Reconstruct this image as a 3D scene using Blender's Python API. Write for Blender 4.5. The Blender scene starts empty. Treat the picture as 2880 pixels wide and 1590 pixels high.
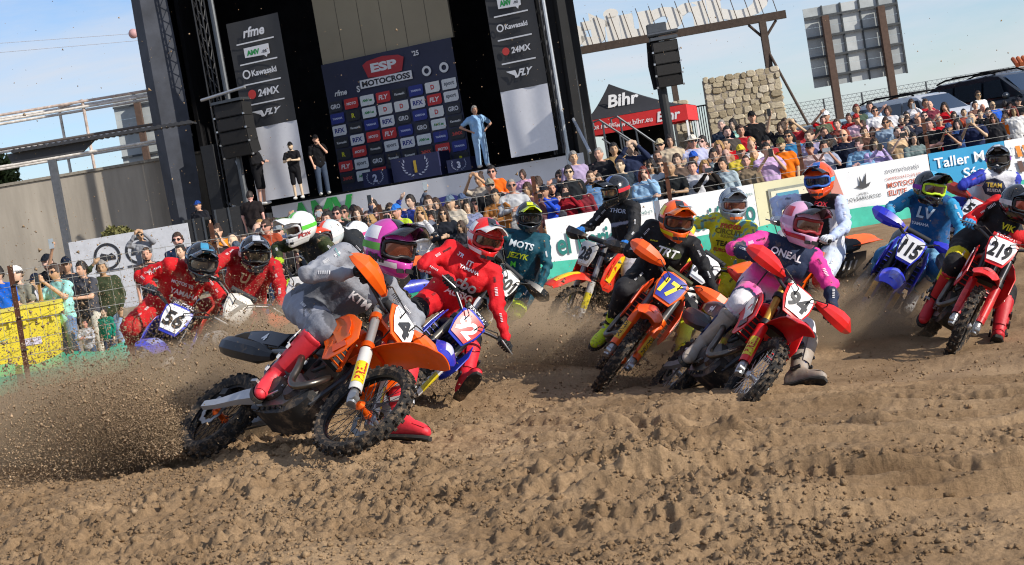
import bpy, bmesh, math, random
import numpy as np
from mathutils import Matrix, Vector, noise as mn
from mathutils.bvhtree import BVHTree
R_ = math.radians
SC = bpy.context.scene
# ---------------------------------------------------------------- camera
FPX, ROLL, PITCH = 4400.0, R_(9.5), math.atan(270 / 4400.0)
CAM = np.array([0, 0, 1.8])
ca, sa, cp, sp = math.cos(ROLL), math.sin(ROLL), math.cos(PITCH), math.sin(PITCH)
R0, U0, FW = np.array([1, 0, 0.]), np.array([0, sp, cp]), np.array([0, cp, -sp])
RC, UC = ca * R0 - sa * U0, sa * R0 + ca * U0
cam = bpy.data.cameras.new('camera')
camo = bpy.data.objects.new('camera', cam)
SC.collection.objects.link(camo)
camo.matrix_world = Matrix(((RC[0], UC[0], -FW[0], CAM[0]), (RC[1], UC[1], -FW[1], CAM[1]), (RC[2], UC[2], -FW[2], CAM[2]), (0, 0, 0, 1)))
cam.sensor_width = 36
cam.lens = 36 * FPX / 2880
cam.clip_start, cam.clip_end = .1, 3000
cam.dof.use_dof = True
cam.dof.focus_distance = 10.5
cam.dof.aperture_fstop = 11.0
SC.camera = camo
# ---------------------------------------------------------------- sky and sun
SUN_AZ, SUN_EL = R_(57), R_(28)      # azimuth measured from behind the camera towards the right
SD = np.array([math.sin(SUN_AZ) * math.cos(SUN_EL), -math.cos(SUN_AZ) * math.cos(SUN_EL), math.sin(SUN_EL)])
wd = bpy.data.worlds.new('World')
SC.world = wd
wd.use_nodes = True
nt = wd.node_tree
nt.nodes.clear()
def N(t, ty, **k):
    n = t.nodes.new(ty)
    for a, b in k.items():
        if a.startswith('i_'):
            n.inputs[int(a[2:]) if a[2:].isdigit() else a[2:].replace('_', ' ')].default_value = b
        else:
            setattr(n, a, b)
    return n
sky = N(nt, 'ShaderNodeTexSky', sky_type='NISHITA', sun_disc=False, sun_elevation=SUN_EL, sun_rotation=math.pi - SUN_AZ,
        air_density=1.0, dust_density=.35, ozone_density=2.5, altitude=350)
tc = N(nt, 'ShaderNodeTexCoord')
mp = N(nt, 'ShaderNodeMapping')
mp.inputs['Scale'].default_value = (2.2, 2.2, 13)
mp.inputs['Rotation'].default_value = (0, R_(-7), 0)
nz = N(nt, 'ShaderNodeTexNoise', i_Scale=1.6, i_Detail=7, i_Roughness=.62, i_Distortion=.35)
rp = N(nt, 'ShaderNodeValToRGB')
rp.color_ramp.elements[0].position, rp.color_ramp.elements[1].position = .34, .70
mx = N(nt, 'ShaderNodeMix', data_type='RGBA')
mx.inputs[7].default_value = (4.0, 4.15, 4.5, 1)
mul = N(nt, 'ShaderNodeMath', operation='MULTIPLY', i_1=.85)
bg = N(nt, 'ShaderNodeBackground', i_Strength=.15)
wo = N(nt, 'ShaderNodeOutputWorld')
L = nt.links.new
L(tc.outputs['Generated'], mp.inputs[0]); L(mp.outputs[0], nz.inputs['Vector']); L(nz.outputs[0], rp.inputs[0])
L(rp.outputs[0], mul.inputs[0]); L(mul.outputs[0], mx.inputs[0]); tn_ = N(nt, 'ShaderNodeMix', data_type='RGBA', blend_type='MULTIPLY', i_0=1.); tn_.inputs[7].default_value = (.58, .66, .80, 1); L(sky.outputs[0], tn_.inputs[6]); L(tn_.outputs[2], mx.inputs[6]); L(mx.outputs[2], bg.inputs[0]); L(bg.outputs[0], wo.inputs[0])
sl = bpy.data.lights.new('sun', 'SUN')
sl.energy, sl.angle, sl.color = 4.4, R_(.53), (1, .93, .82)
so = bpy.data.objects.new('sun', sl)
SC.collection.objects.link(so)
so.rotation_euler = Vector(SD).to_track_quat('Z', 'Y').to_euler()
so.location = (20, -20, 30)
SC.view_settings.view_transform = 'Standard'
SC.view_settings.look = 'None'
SC.view_settings.exposure = 0.28
SC.view_settings.gamma = 1.0
SC.render.engine = 'CYCLES'
SC.cycles.pixel_filter_type = 'BLACKMAN_HARRIS'
SC.cycles.filter_width = 1.05
SC.cycles.max_bounces = 5
SC.cycles.diffuse_bounces = 3
SC.cycles.transparent_max_bounces = 8
SC.cycles.volume_step_rate = 5
SC.cycles.volume_max_steps = 48
SC.cycles.volume_bounces = 1
try:
    SC.cycles.use_denoising = True
except Exception:
    pass
# ---------------------------------------------------------------- helpers
rng = np.random.default_rng(7)
rnd = random.Random(11)
COL = SC.collection
V = lambda *a: np.array(a, float)
def at(x, y, D):
    """world point seen at photo pixel x, y at D metres along the view axis"""
    return CAM + D * (FW + (x - 1440) / FPX * RC - (y - 795) / FPX * UC)
def atz(x, y, z):
    d = FW + (x - 1440) / FPX * RC - (y - 795) / FPX * UC
    return CAM + d * ((z - CAM[2]) / d[2])
def hexc(h):
    h = h.lstrip('#')
    f = lambda c: c / 12.92 if c <= .04045 else ((c + .055) / 1.055) ** 2.4
    return tuple(f(int(h[i:i + 2], 16) / 255) for i in (0, 2, 4)) + (1.,)
def nrm(v):
    v = np.asarray(v, float)
    return v / (np.linalg.norm(v) + 1e-12)
SOIL = (.30, .205, .125, 1)
_M = {}
def mat(color, rough=.5, metal=0., dirt=0., bump=0., bscale=60., var=.08, coat=0., spec=.5, scale=9., trans=0., alpha=1., emit=0., src=None, dsc=7., stretch=0.):
    """principled material: base colour with tone variation, soil dust patches, fine relief"""
    key = (str(color), rough, metal, dirt, bump, bscale, var, coat, spec, scale, trans, alpha, src, dsc, stretch)
    if key in _M:
        return _M[key]
    m = bpy.data.materials.new('surface')
    m.use_nodes = True
    t = m.node_tree
    p = t.nodes['Principled BSDF']
    l = t.links.new
    p.inputs['Roughness'].default_value = rough
    p.inputs['Metallic'].default_value = metal
    p.inputs['Specular IOR Level'].default_value = spec
    if coat:
        p.inputs['Coat Weight'].default_value = coat
        p.inputs['Coat Roughness'].default_value = .08
    if trans:
        p.inputs['Transmission Weight'].default_value = trans
    if alpha < 1:
        p.inputs['Alpha'].default_value = alpha
    if src == 'obj':
        s = N(t, 'ShaderNodeObjectInfo').outputs['Color']
    elif src == 'attr':
        s = N(t, 'ShaderNodeAttribute', attribute_name='Col').outputs['Color']
    elif src == 'mul':
        a_ = N(t, 'ShaderNodeAttribute', attribute_name='Col').outputs['Color']
        b_ = N(t, 'ShaderNodeObjectInfo').outputs['Color']
        x_ = N(t, 'ShaderNodeMix', data_type='RGBA', blend_type='MULTIPLY', i_0=1.)
        l(a_, x_.inputs[6]); l(b_, x_.inputs[7])
        s = x_.outputs[2]
    else:
        r_ = N(t, 'ShaderNodeRGB')
        r_.outputs[0].default_value = hexc(color) if isinstance(color, str) else tuple(color)[:3] + (1,)
        s = r_.outputs[0]
    co = N(t, 'ShaderNodeTexCoord').outputs['Object']
    if var:
        n1 = N(t, 'ShaderNodeTexNoise', i_Scale=scale, i_Detail=5, i_Roughness=.6)
        if stretch:
            mp_ = N(t, 'ShaderNodeMapping'); mp_.inputs['Scale'].default_value = (1, 1, stretch)
            l(co, mp_.inputs[0]); l(mp_.outputs[0], n1.inputs['Vector'])
        else:
            l(co, n1.inputs['Vector'])
        mr = N(t, 'ShaderNodeMapRange', i_1=.25, i_2=.75, i_3=1 - var * 2, i_4=1 + var)
        l(n1.outputs[0], mr.inputs[0])
        x = N(t, 'ShaderNodeMix', data_type='RGBA', blend_type='MULTIPLY', i_0=1.)
        l(s, x.inputs[6]); l(mr.outputs[0], x.inputs[7])
        s = x.outputs[2]
    if dirt:
        n2 = N(t, 'ShaderNodeTexNoise', i_Scale=dsc, i_Detail=9, i_Roughness=.75)
        l(co, n2.inputs['Vector'])
        mr = N(t, 'ShaderNodeMapRange', i_1=.66 - dirt * .42, i_2=.86 - dirt * .35, i_3=0., i_4=.88)
        l(n2.outputs[0], mr.inputs[0])
        x = N(t, 'ShaderNodeMix', data_type='RGBA')
        x.inputs[7].default_value = SOIL
        l(mr.outputs[0], x.inputs[0]); l(s, x.inputs[6])
        s = x.outputs[2]
        y = N(t, 'ShaderNodeMix', data_type='FLOAT')
        y.inputs[2].default_value, y.inputs[3].default_value = rough, .95
        l(mr.outputs[0], y.inputs[0]); l(y.outputs[0], p.inputs['Roughness'])
    l(s, p.inputs['Base Color'])
    if bump:
        n3 = N(t, 'ShaderNodeTexNoise', i_Scale=bscale, i_Detail=6, i_Roughness=.65)
        l(co, n3.inputs['Vector'])
        b = N(t, 'ShaderNodeBump', i_Strength=bump, i_Distance=.01)
        l(n3.outputs[0], b.inputs['Height']); l(b.outputs[0], p.inputs['Normal'])
    _M[key] = m
    return m
class MB:
    """collects shapes into one mesh"""
    def __init__(s):
        s.v, s.f, s.n = [], [], 0
    def add(s, v, f):
        v = np.asarray(v, float).reshape(-1, 3)
        s.v.append(v)
        s.f += [tuple(i + s.n for i in q) for q in f]
        s.n += len(v)
        return s
    def box(s, c, size, M=None):
        x, y, z = np.array(size, float) / 2
        v = np.array([(a, b, d) for a in (-x, x) for b in (-y, y) for d in (-z, z)])
        if M is not None:
            v = v @ np.asarray(M, float).T
        return s.add(v + np.asarray(c, float), [(0, 1, 3, 2), (4, 6, 7, 5), (0, 4, 5, 1), (2, 3, 7, 6), (0, 2, 6, 4), (1, 5, 7, 3)])
    def tube(s, P, r, n=8, cap=True, flat=1., up=None):
        P = np.asarray(P, float)
        r = np.ones(len(P)) * r if np.isscalar(r) else np.asarray(r, float)
        T = np.gradient(P, axis=0)
        a = None
        rows = []
        for i, p in enumerate(P):
            t = nrm(T[i])
            if a is None:
                a = np.cross(t, V(0, 0, 1) if up is None else up)
                if np.linalg.norm(a) < .05:
                    a = np.cross(t, V(0, 1, 0))
            a = nrm(a - t * (a @ t))
            b = np.cross(t, a)
            th = np.linspace(0, 2 * np.pi, n, endpoint=False)
            rows.append(p + r[i] * (np.cos(th)[:, None] * a + flat * np.sin(th)[:, None] * b))
        return s.loft(rows, True, cap)
    def loft(s, rows, closed=True, cap=True):
        n = len(rows[0])
        f = []
        for i in range(len(rows) - 1):
            for j in range(n if closed else n - 1):
                k = (j + 1) % n
                f.append((i * n + j, i * n + k, (i + 1) * n + k, (i + 1) * n + j))
        if cap and closed:
            f.append(tuple(range(n - 1, -1, -1)))
            f.append(tuple((len(rows) - 1) * n + j for j in range(n)))
        return s.add(np.concatenate([np.asarray(r, float) for r in rows]), f)
    def lathe(s, prof, c, ax=(0, 1, 0), n=24, closed=False):
        """prof: (radius, offset along ax)"""
        ax = nrm(ax)
        a = nrm(np.cross(ax, V(0, 0, 1) if abs(ax[2]) < .9 else V(1, 0, 0)))
        b = np.cross(ax, a)
        rows = []
        for k in range(n):
            t = 2 * math.pi * k / n
            d = math.cos(t) * a + math.sin(t) * b
            rows.append([np.asarray(c, float) + r * d + o * ax for r, o in prof])
        m = len(prof)
        f = []
        for k in range(n):
            k2 = (k + 1) % n
            for j in range(m if closed else m - 1):
                j2 = (j + 1) % m
                f.append((k * m + j, k * m + j2, k2 * m + j2, k2 * m + j))
        return s.add(np.concatenate([np.array(r) for r in rows]), f)
    def prism(s, poly, ax, t, o=(0, 0, 0), inset=0., bulge=None):
        """poly: 2-D outline; ax=(u,v,w) vectors; thickness t along w"""
        u, v, w = [np.asarray(q, float) for q in ax]
        poly = np.asarray(poly, float)
        c = poly.mean(0)
        n = len(poly)
        rows = []
        for h, k in ((0, 1 - inset), (t * .25, 1), (t * .75, 1), (t, 1 - inset)) if inset else ((0, 1), (t, 1)):
            q = c + (poly - c) * k
            rows.append(np.asarray(o, float) + q[:, :1] * u + q[:, 1:] * v + h * w)
        if bulge is not None:
            rows = [np.array([p + bulge(p) for p in r]) for r in rows]
        return s.loft(rows, True, True)
    def ell(s, c, r, n=12, m=8, M=None):
        v, f = [], []
        for i in range(m + 1):
            ph = math.pi * i / m
            for j in range(n):
                th = 2 * math.pi * j / n
                v.append((math.sin(ph) * math.cos(th), math.sin(ph) * math.sin(th), math.cos(ph)))
        for i in range(m):
            for j in range(n):
                k = (j + 1) % n
                f.append((i * n + j, (i + 1) * n + j, (i + 1) * n + k, i * n + k))
        v = np.array(v) * np.asarray(r, float)
        if M is not None:
            v = v @ np.asarray(M, float).T
        return s.add(v + np.asarray(c, float), f)
    def cap(s, a, b, ra, rb, n=10):
        a, b = np.asarray(a, float), np.asarray(b, float)
        d = nrm(b - a)
        P, r = [], []
        for k in (0.02, .35, .7, .94):
            P.append(a - d * ra * math.cos(k * math.pi / 2)); r.append(ra * math.sin(k * math.pi / 2))
        for k in (0, .33, .67, 1):
            P.append(a + (b - a) * k); r.append(ra + (rb - ra) * k)
        for k in (.94, .7, .35, .02):
            P.append(b + d * rb * math.cos(k * math.pi / 2)); r.append(rb * math.sin(k * math.pi / 2))
        return s.tube(P, r, n)
    def mesh(s, smooth=35, name='m'):
        me = bpy.data.meshes.new(name)
        me.from_pydata(np.concatenate(s.v).tolist() if s.v else [], [], s.f)
        me.validate()
        bm = bmesh.new(); bm.from_mesh(me)
        bmesh.ops.remove_doubles(bm, verts=bm.verts, dist=1e-5)
        bmesh.ops.recalc_face_normals(bm, faces=bm.faces)
        bm.to_mesh(me); bm.free()
        if smooth:
            me.shade_smooth()
            if smooth < 180:
                me.set_sharp_from_angle(angle=R_(smooth))
        return me
def ob(name, me, m=None, parent=None, M=None, color=None, label=None, cat=None, group=None, kind=None):
    """one mesh object; its material sits on the object so that alike pieces share mesh data"""
    if isinstance(me, MB):
        me = me.mesh()
    o = bpy.data.objects.new(name, me)
    COL.objects.link(o)
    if m is not None and me is not None:
        if not me.materials:
            me.materials.append(None)
        o.material_slots[0].link = 'OBJECT'
        o.material_slots[0].material = m
    if parent is not None:
        o.parent = parent
        if parent.name in WROOT:
            o.matrix_parent_inverse = WROOT[parent.name]
    if M is not None:
        o.matrix_basis = Matrix(M) if not isinstance(M, Matrix) else M
    if color is not None:
        o.color = color
    for k, v in (('label', label), ('category', cat), ('group', group), ('kind', kind)):
        if v:
            o[k] = v
    return o
WROOT = {}
def root(name, loc, label, cat, group=None, rz=0., M=None, local=False):
    o = bpy.data.objects.new(name, None)
    COL.objects.link(o)
    o.empty_display_size = .1
    if M is not None:
        o.matrix_world = M
    else:
        o.location = loc
        o.rotation_euler = (0, 0, rz)
    o['label'], o['category'] = label, cat
    if group:
        o['group'] = group
    if not local:      # its parts are modelled in world coordinates
        WROOT[o.name] = o.matrix_basis.inverted()
    return o
def frame(o, x, y, z):
    """4x4 from origin and axes"""
    return Matrix(((x[0], y[0], z[0], o[0]), (x[1], y[1], z[1], o[1]), (x[2], y[2], z[2], o[2]), (0, 0, 0, 1)))
_T = {}
def text_geo(s, size=1., shear=0., bold=0., ext=0., sx=1.):
    """flat lettering centred on its own middle, as vertex array and faces"""
    key = (s, shear, bold)
    if key not in _T:
        c = bpy.data.curves.new('t', 'FONT')
        c.body = s
        c.size = 1
        c.shear = shear
        c.offset = bold
        c.resolution_u = 3
        o = bpy.data.objects.new('t', c)
        me = bpy.data.meshes.new_from_object(o)
        bm = bmesh.new(); bm.from_mesh(me)
        bmesh.ops.remove_doubles(bm, verts=bm.verts, dist=1e-4)
        v = np.array([x.co[:] for x in bm.verts]).reshape(-1, 3)
        bm.verts.index_update()
        f = [tuple(x.index for x in q.verts) for q in bm.faces]
        bm.free()
        bpy.data.objects.remove(o); bpy.data.curves.remove(c); bpy.data.meshes.remove(me)
        if len(v):
            lo, hi = v.min(0), v.max(0)
            v = v - (lo + hi) / 2
        _T[key] = (v, f, (hi - lo) if len(v) else V(1, 1, 0))
    v, f, d = _T[key]
    return v * V(size * sx, size, 1), f, d * V(size * sx, size, 1)
def text_w(s, width, **k):
    d = text_geo(s, **k)[2]
    return width / d[0]
def tmesh(s, O, X, Y, height=None, width=None, shear=0., bold=0., sx=1.):
    """lettering as a flat mesh centred at O, along X, up Y (cap-height or width in metres)"""
    d = text_geo(s, shear=shear, bold=bold)[2]
    size = height / d[1] if height else width / d[0]
    if height and width:
        sx = width / (d[0] * size)
    v, f, _ = text_geo(s, size, shear, bold, sx=sx)
    X, Y = np.asarray(X, float), np.asarray(Y, float)
    return MB().add(np.asarray(O, float) + v[:, :1] * X + v[:, 1:2] * Y, f).mesh(0)
def evaluated(me, mods):
    o = bpy.data.objects.new('tmp', me)
    COL.objects.link(o)
    for ty, kw in mods:
        md = o.modifiers.new(ty, ty)
        for a, b in kw.items():
            setattr(md, a, b)
    dg = bpy.context.evaluated_depsgraph_get()
    r = bpy.data.meshes.new_from_object(o.evaluated_get(dg))
    bpy.data.objects.remove(o)
    return r
def fuse(mb, vox, it=6, fac=.5):
    """one continuous skin round overlapping solids"""
    me = mb.mesh(0)
    r = evaluated(me, [('REMESH', dict(mode='VOXEL', voxel_size=vox)), ('SMOOTH', dict(factor=fac, iterations=it))])
    bpy.data.meshes.remove(me)
    r.shade_smooth()
    return r
def verts(me):
    a = np.empty(len(me.vertices) * 3)
    me.vertices.foreach_get('co', a)
    return a.reshape(-1, 3)
def setverts(me, v):
    me.vertices.foreach_set('co', np.asarray(v, float).ravel())
    me.update()
def setcol(me, c):
    a = me.attributes.get('Col') or me.attributes.new('Col', 'FLOAT_COLOR', 'POINT')
    c = np.asarray(c, np.float32)
    if c.shape[1] == 3:
        c = np.concatenate([c, np.ones((len(c), 1), np.float32)], 1)
    a.data.foreach_set('color', c.ravel())
def bigmesh(v, tri, smooth=False, name='m'):
    """fast triangle/quad mesh from arrays"""
    me = bpy.data.meshes.new(name)
    k = tri.shape[1]
    me.vertices.add(len(v)); me.vertices.foreach_set('co', np.asarray(v, np.float32).ravel())
    me.loops.add(tri.size); me.loops.foreach_set('vertex_index', tri.astype(np.int32).ravel())
    me.polygons.add(len(tri)); me.polygons.foreach_set('loop_start', np.arange(0, tri.size, k, dtype=np.int32))
    me.update(calc_edges=True)
    if smooth:
        me.shade_smooth()
    return me
def hsh(ix, iy, s):
    h = (ix.astype(np.int64) * 374761393 + iy.astype(np.int64) * 668265263 + s * 974634721) & 0xffffffff
    h = ((h ^ (h >> 13)) * 1274126177) & 0xffffffff
    return ((h ^ (h >> 16)) & 0xffff) / 65535.
def vnoise(x, y, s=0):
    ix, iy = np.floor(x).astype(int), np.floor(y).astype(int)
    fx, fy = x - ix, y - iy
    fx, fy = fx * fx * fx * (fx * (6 * fx - 15) + 10), fy * fy * fy * (fy * (6 * fy - 15) + 10)
    a, b, c, d = hsh(ix, iy, s), hsh(ix + 1, iy, s), hsh(ix, iy + 1, s), hsh(ix + 1, iy + 1, s)
    return (a + (b - a) * fx) * (1 - fy) + (c + (d - c) * fx) * fy

# ---------------------------------------------------------------- track surface
GP = np.array([[-2.19, 9.87, 0.47], [-1.17, 8.79, 0.48], [-1.39, 13.26, 0.34], [-1.26, 11.78, 0.26], [0.92, 12.09, -0.06], [1.28, 10.65, 0.01], [0.64, 13.92, 0.04], [0.51, 12.44, 0.08], [3.59, 14.32, -0.22], [3.44, 12.84, -0.22], [3.63, 15.94, -0.06], [3.05, 14.57, -0.18], [1.55, 18.11, 0.09], [0.52, 17.04, -0.02], [1.4, 16.41, 0.04], [1.09, 14.96, 0.01], [3.06, 15.75, -0.15], [2.06, 14.66, -0.05], [-0.7, 17.51, 0.19], [-0.84, 16.03, 0.15], [-3.52, 14.28, 0.34], [-3.39, 12.8, 0.34], [-2.94, 14.58, 0.34], [-2.95, 13.1, 0.34], [-2.21, 16.74, 0.3], [-2.65, 15.32, 0.26], [-1.57, 18.44, 0.27], [-2.63, 17.39, 0.22], [-1.81, 19.57, 0.21], [-3.05, 18.75, 0.27], [4.91, 19.15, -0.07], [4.6, 17.69, -0.07]] + [[-3.5, 6, .42], [-1.5, 6, .40], [0, 6, .34], [2, 6, .12], [4, 6.5, .0], [-5, 9, .42], [-4, 11, .38], [-1, 4.5, .30], [1.5, 4.5, .2],
     [-7, 17, .2], [-8, 22, .06], [-3, 23, .05], [3, 24, 0], [8, 24, -.03], [0, 27, .0], [6, 11, -.15], [7, 17, -.08], [5, 28, -.02], [10, 28, -.03], [-4.8, 12.5, .36], [-.4, 9, .36], [.3, 10, .2]])
def ground0(x, y):
    x, y = np.asarray(x, float), np.asarray(y, float)
    w, z = np.full(x.shape, 1e-4), np.zeros(x.shape)
    for gx, gy, gz in GP:
        s = .75 + .05 * gy
        k = np.exp(-((x - gx) ** 2 + (y - gy) ** 2) / (2 * s * s)) + 1e-9
        w = w + k; z = z + k * gz
    return z / w
RUTS = [(.9, 8.0, -.22, .02), (1.6, 8.4, -.16, .03), (2.3, 8.8, -.1, .02), (3.0, 9.3, -.2, .0), (2.9, 7.6, -.34, .03), (1.2, 7.2, -.1, -.02), (3.9, 10.4, -.2, .0), (-.3, 7.6, -.35, .03), (1.9, 9.6, -.26, .02), (2.6, 10.2, -.24, .01), (.6, 6.6, -.15, .02), (2.0, 6.9, -.08, .01), (3.4, 8.2, -.12, .01)]
def ground(x, y):
    z = ground0(x, y)
    fade = np.clip((30 - y) / 12, .25, 1)
    r = (vnoise(x / 1.3, y / 1.1, 1) - .5) * .09 + (vnoise(x / .55, y / .5, 2) - .5) * .06
    left = 1 / (1 + np.exp((x - .9 + (y - 8) * .15) / .35))
    n3, n4, n5 = vnoise(x / .21, y / .19, 3), vnoise(x / .095, y / .09, 4), vnoise(x / .045, y / .045, 5)
    n6 = vnoise(x / .024, y / .024, 6)
    wx = x + .05 * n3; wy = y + .05 * n4
    bil = np.abs(vnoise(wx / .13, wy / .12, 7) * 2 - 1)
    n7 = vnoise(x / .013, y / .016, 14)
    crumb = np.clip(vnoise(wx / .036, wy / .034, 12) - .5, 0, 1) * .05 + np.clip(vnoise(wx / .018, wy / .02, 13) - .5, 0, 1) * .022
    rough = (n3 - .5) * .024 + (n4 - .5) * .024 + (n5 - .5) * .026 + (n6 - .5) * .018 + (n7 - .5) * .011 + (.45 - bil) * .014 + crumb
    clod = np.clip(vnoise(wx / .07, wy / .065, 8) - .60, 0, 1) * .09 + np.clip(vnoise(wx / .15, wy / .13, 9) - .72, 0, 1) * .09
    patch = .42 + .75 * np.clip((vnoise(x / .8, y / .6, 15) - .3) * 1.6, 0, 1)
    z = z + fade * (r + patch * (rough * (.40 + .60 * left) + clod * (.2 + .8 * left)))
    for i, (rx, ry, sl, cu) in enumerate(RUTS):
        dx = x - rx
        d = y - (ry + sl * dx * 1.5 + cu * 3 * dx * dx + .10 * np.sin(dx * 2.3 + i * 1.7))
        k = np.exp(-(d / .075) ** 2) * np.clip((x + .3) * 2, 0, 1)
        z = z - .075 * k + .048 * np.exp(-((np.abs(d) - .13) / .055) ** 2) * np.clip((x + .3) * 2, 0, 1) + .018 * k * np.sin(dx * 75)
    return z
def soil():
    m = mat((.40, .285, .18), rough=.97, var=0, spec=.12, src=None, bump=.0)
    m = m.copy()
    m.name = 'soil'
    t = m.node_tree
    p = t.nodes['Principled BSDF']
    l = t.links.new
    co = N(t, 'ShaderNodeTexCoord').outputs['Object']
    n1 = N(t, 'ShaderNodeTexNoise', i_Scale=1.1, i_Detail=8, i_Roughness=.65)
    n2 = N(t, 'ShaderNodeTexNoise', i_Scale=55., i_Detail=6, i_Roughness=.7)
    n3 = N(t, 'ShaderNodeTexNoise', i_Scale=230., i_Detail=3, i_Roughness=.7)
    for n in (n1, n2, n3):
        l(co, n.inputs['Vector'])
    r = N(t, 'ShaderNodeValToRGB')
    e = r.color_ramp.elements
    e[0].position, e[0].color = .32, (.212, .134, .072, 1)
    e[1].position, e[1].color = .66, (.40, .272, .158, 1)
    l(n1.outputs[0], r.inputs[0])
    mr = N(t, 'ShaderNodeMapRange', i_1=.3, i_2=.7, i_3=.72, i_4=1.18)
    l(n2.outputs[0], mr.inputs[0])
    x = N(t, 'ShaderNodeMix', data_type='RGBA', blend_type='MULTIPLY', i_0=1.)
    l(r.outputs[0], x.inputs[6]); l(mr.outputs[0], x.inputs[7])
    l(x.outputs[2], p.inputs['Base Color'])
    b = N(t, 'ShaderNodeBump', i_Strength=1., i_Distance=.012)
    b2 = N(t, 'ShaderNodeBump', i_Strength=.8, i_Distance=.005)
    l(n2.outputs[0], b.inputs['Height']); l(n3.outputs[0], b2.inputs['Height'])
    l(b.outputs[0], b2.inputs['Normal']); l(b2.outputs[0], p.inputs['Normal'])
    return m
M_SOIL = soil()
ny, nx = 760, 720
yy = np.concatenate([[3.2, 3.6, 4.0], 4.3 * (11 / 4.3) ** np.linspace(0, 1, ny - 213, endpoint=False), 11 * (29.0 / 11) ** np.linspace(0, 1, 210)])
tt = np.linspace(-.43, .43, nx)
GX, GY = tt[None, :] * (yy[:, None] + 1.2), np.repeat(yy[:, None], nx, 1)
GX = GX + (hsh(np.arange(GX.size), np.arange(GX.size) * 3, 5).reshape(GX.shape) - .5) * .0009 * GY
GZ = ground(GX, GY)
idx = np.arange(ny * nx).reshape(ny, nx)
quads = np.stack([idx[:-1, :-1], idx[:-1, 1:], idx[1:, 1:], idx[1:, :-1]], -1).reshape(-1, 4)
tr = ob('dirt_track', bigmesh(np.stack([GX, GY, GZ], -1).reshape(-1, 3), quads, False), M_SOIL, kind='structure')
tr['label'] = 'churned brown sandy race track with ruts and clods'
# wider ground beyond the fence, rising to the car park on the right
def plaza(x, y):
    k = np.clip((y - 30) / 9, 0, 1)
    k = k * k * (3 - 2 * k)
    return -.10 + k * (.35 + .45 * np.clip((x + 2) / 8, 0, 1))
xs = np.concatenate([[-1500, -400, -120], np.linspace(-50, 50, 51), [120, 400, 1500]])
ys = np.concatenate([[-1500, -300, -60, -10, 2.0], np.linspace(5, 65, 61), [90, 150, 400, 2500]])
PX, PY = np.meshgrid(xs, ys)
PZ = np.where(PY < 30, -.55, plaza(PX, PY))
PZ = np.where((PY >= 27) & (PY < 30), -.10, PZ)
idx = np.arange(PX.size).reshape(PX.shape)
quads = np.stack([idx[:-1, :-1], idx[:-1, 1:], idx[1:, 1:], idx[1:, :-1]], -1).reshape(-1, 4)
ob('ground', bigmesh(np.stack([PX, PY, PZ], -1).reshape(-1, 3), quads, True), mat((.33, .27, .20), rough=.95, var=.2, scale=.7, bump=.4, bscale=30, spec=.1), kind='structure')
# loose clods lying on the track
ICO = np.array([(0, 0, -1), (.72, -.53, -.45), (-.28, -.85, -.45), (-.89, 0, -.45), (-.28, .85, -.45), (.72, .53, -.45), (.28, -.85, .45), (-.72, -.53, .45), (-.72, .53, .45), (.28, .85, .45), (.89, 0, .45), (0, 0, 1)])
ICF = np.array([(0, 1, 2), (1, 0, 5), (0, 2, 3), (0, 3, 4), (0, 4, 5), (1, 5, 10), (2, 1, 6), (3, 2, 7), (4, 3, 8), (5, 4, 9), (1, 10, 6), (2, 6, 7), (3, 7, 8), (4, 8, 9), (5, 9, 10), (6, 10, 11), (7, 6, 11), (8, 7, 11), (9, 8, 11), (10, 9, 11)])
def clods(P, size, flat=.8):
    n = len(P)
    v = ICO[None] * (1 + .6 * (rng.random((n, 12, 1)) - .5) * 2) * size[:, None, None] * (V(1, 1, flat) * (.75 + .5 * rng.random((n, 1, 3))))
    a = rng.random(n) * 6.283
    c, s = np.cos(a)[:, None], np.sin(a)[:, None]
    v = np.stack([v[..., 0] * c - v[..., 1] * s, v[..., 0] * s + v[..., 1] * c, v[..., 2]], -1) + P[:, None, :]
    f = ICF[None] + (np.arange(n) * 12)[:, None, None]
    return bigmesh(v.reshape(-1, 3), f.reshape(-1, 3))
nC = 4500
cy = 4.2 * (22 / 4.2) ** rng.random(nC)
cx = (rng.random(nC) - .5) * .84 * (cy + .8)
keep = rng.random(nC) < np.where(cx < 1.2, 1, .55)
cx, cy = cx[keep], cy[keep]
cs = np.clip(np.exp(rng.normal(-5.05, .5, len(cx))), .003, .026)
# fine crumbs, thick in the foreground
OCT = np.array([(1, 0, 0), (-1, 0, 0), (0, 1, 0), (0, -1, 0), (0, 0, 1), (0, 0, -1.)])
OCF = np.array([(0, 2, 4), (2, 1, 4), (1, 3, 4), (3, 0, 4), (2, 0, 5), (1, 2, 5), (3, 1, 5), (0, 3, 5)])
nK = 46000
ky = 4.4 * (13 / 4.4) ** (rng.random(nK) ** 1.15)
kx = (rng.random(nK) - .5) * .86 * (ky + .8)
dn = vnoise(kx / .5, ky / .4, 31) * (.35 + .65 / (1 + np.exp((kx - 1.0 + (ky - 8) * .15) / .4)))
kp = rng.random(nK) < np.clip(dn * 2.2 - .2, 0.06, 1)
kx, ky = kx[kp], ky[kp]
ks = np.clip(np.exp(rng.normal(-4.95, .38, len(kx))), .003, .02)
v = OCT[None] * (.7 + .7 * rng.random((len(kx), 6, 1))) * ks[:, None, None]
a_ = rng.random(len(kx)) * 6.283; b_ = rng.random(len(kx)) * 1.2
c_, s_ = np.cos(a_)[:, None], np.sin(a_)[:, None]; c2, s2 = np.cos(b_)[:, None], np.sin(b_)[:, None]
v = np.stack([v[..., 0], v[..., 1] * c2 - v[..., 2] * s2, v[..., 1] * s2 + v[..., 2] * c2], -1)
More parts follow.
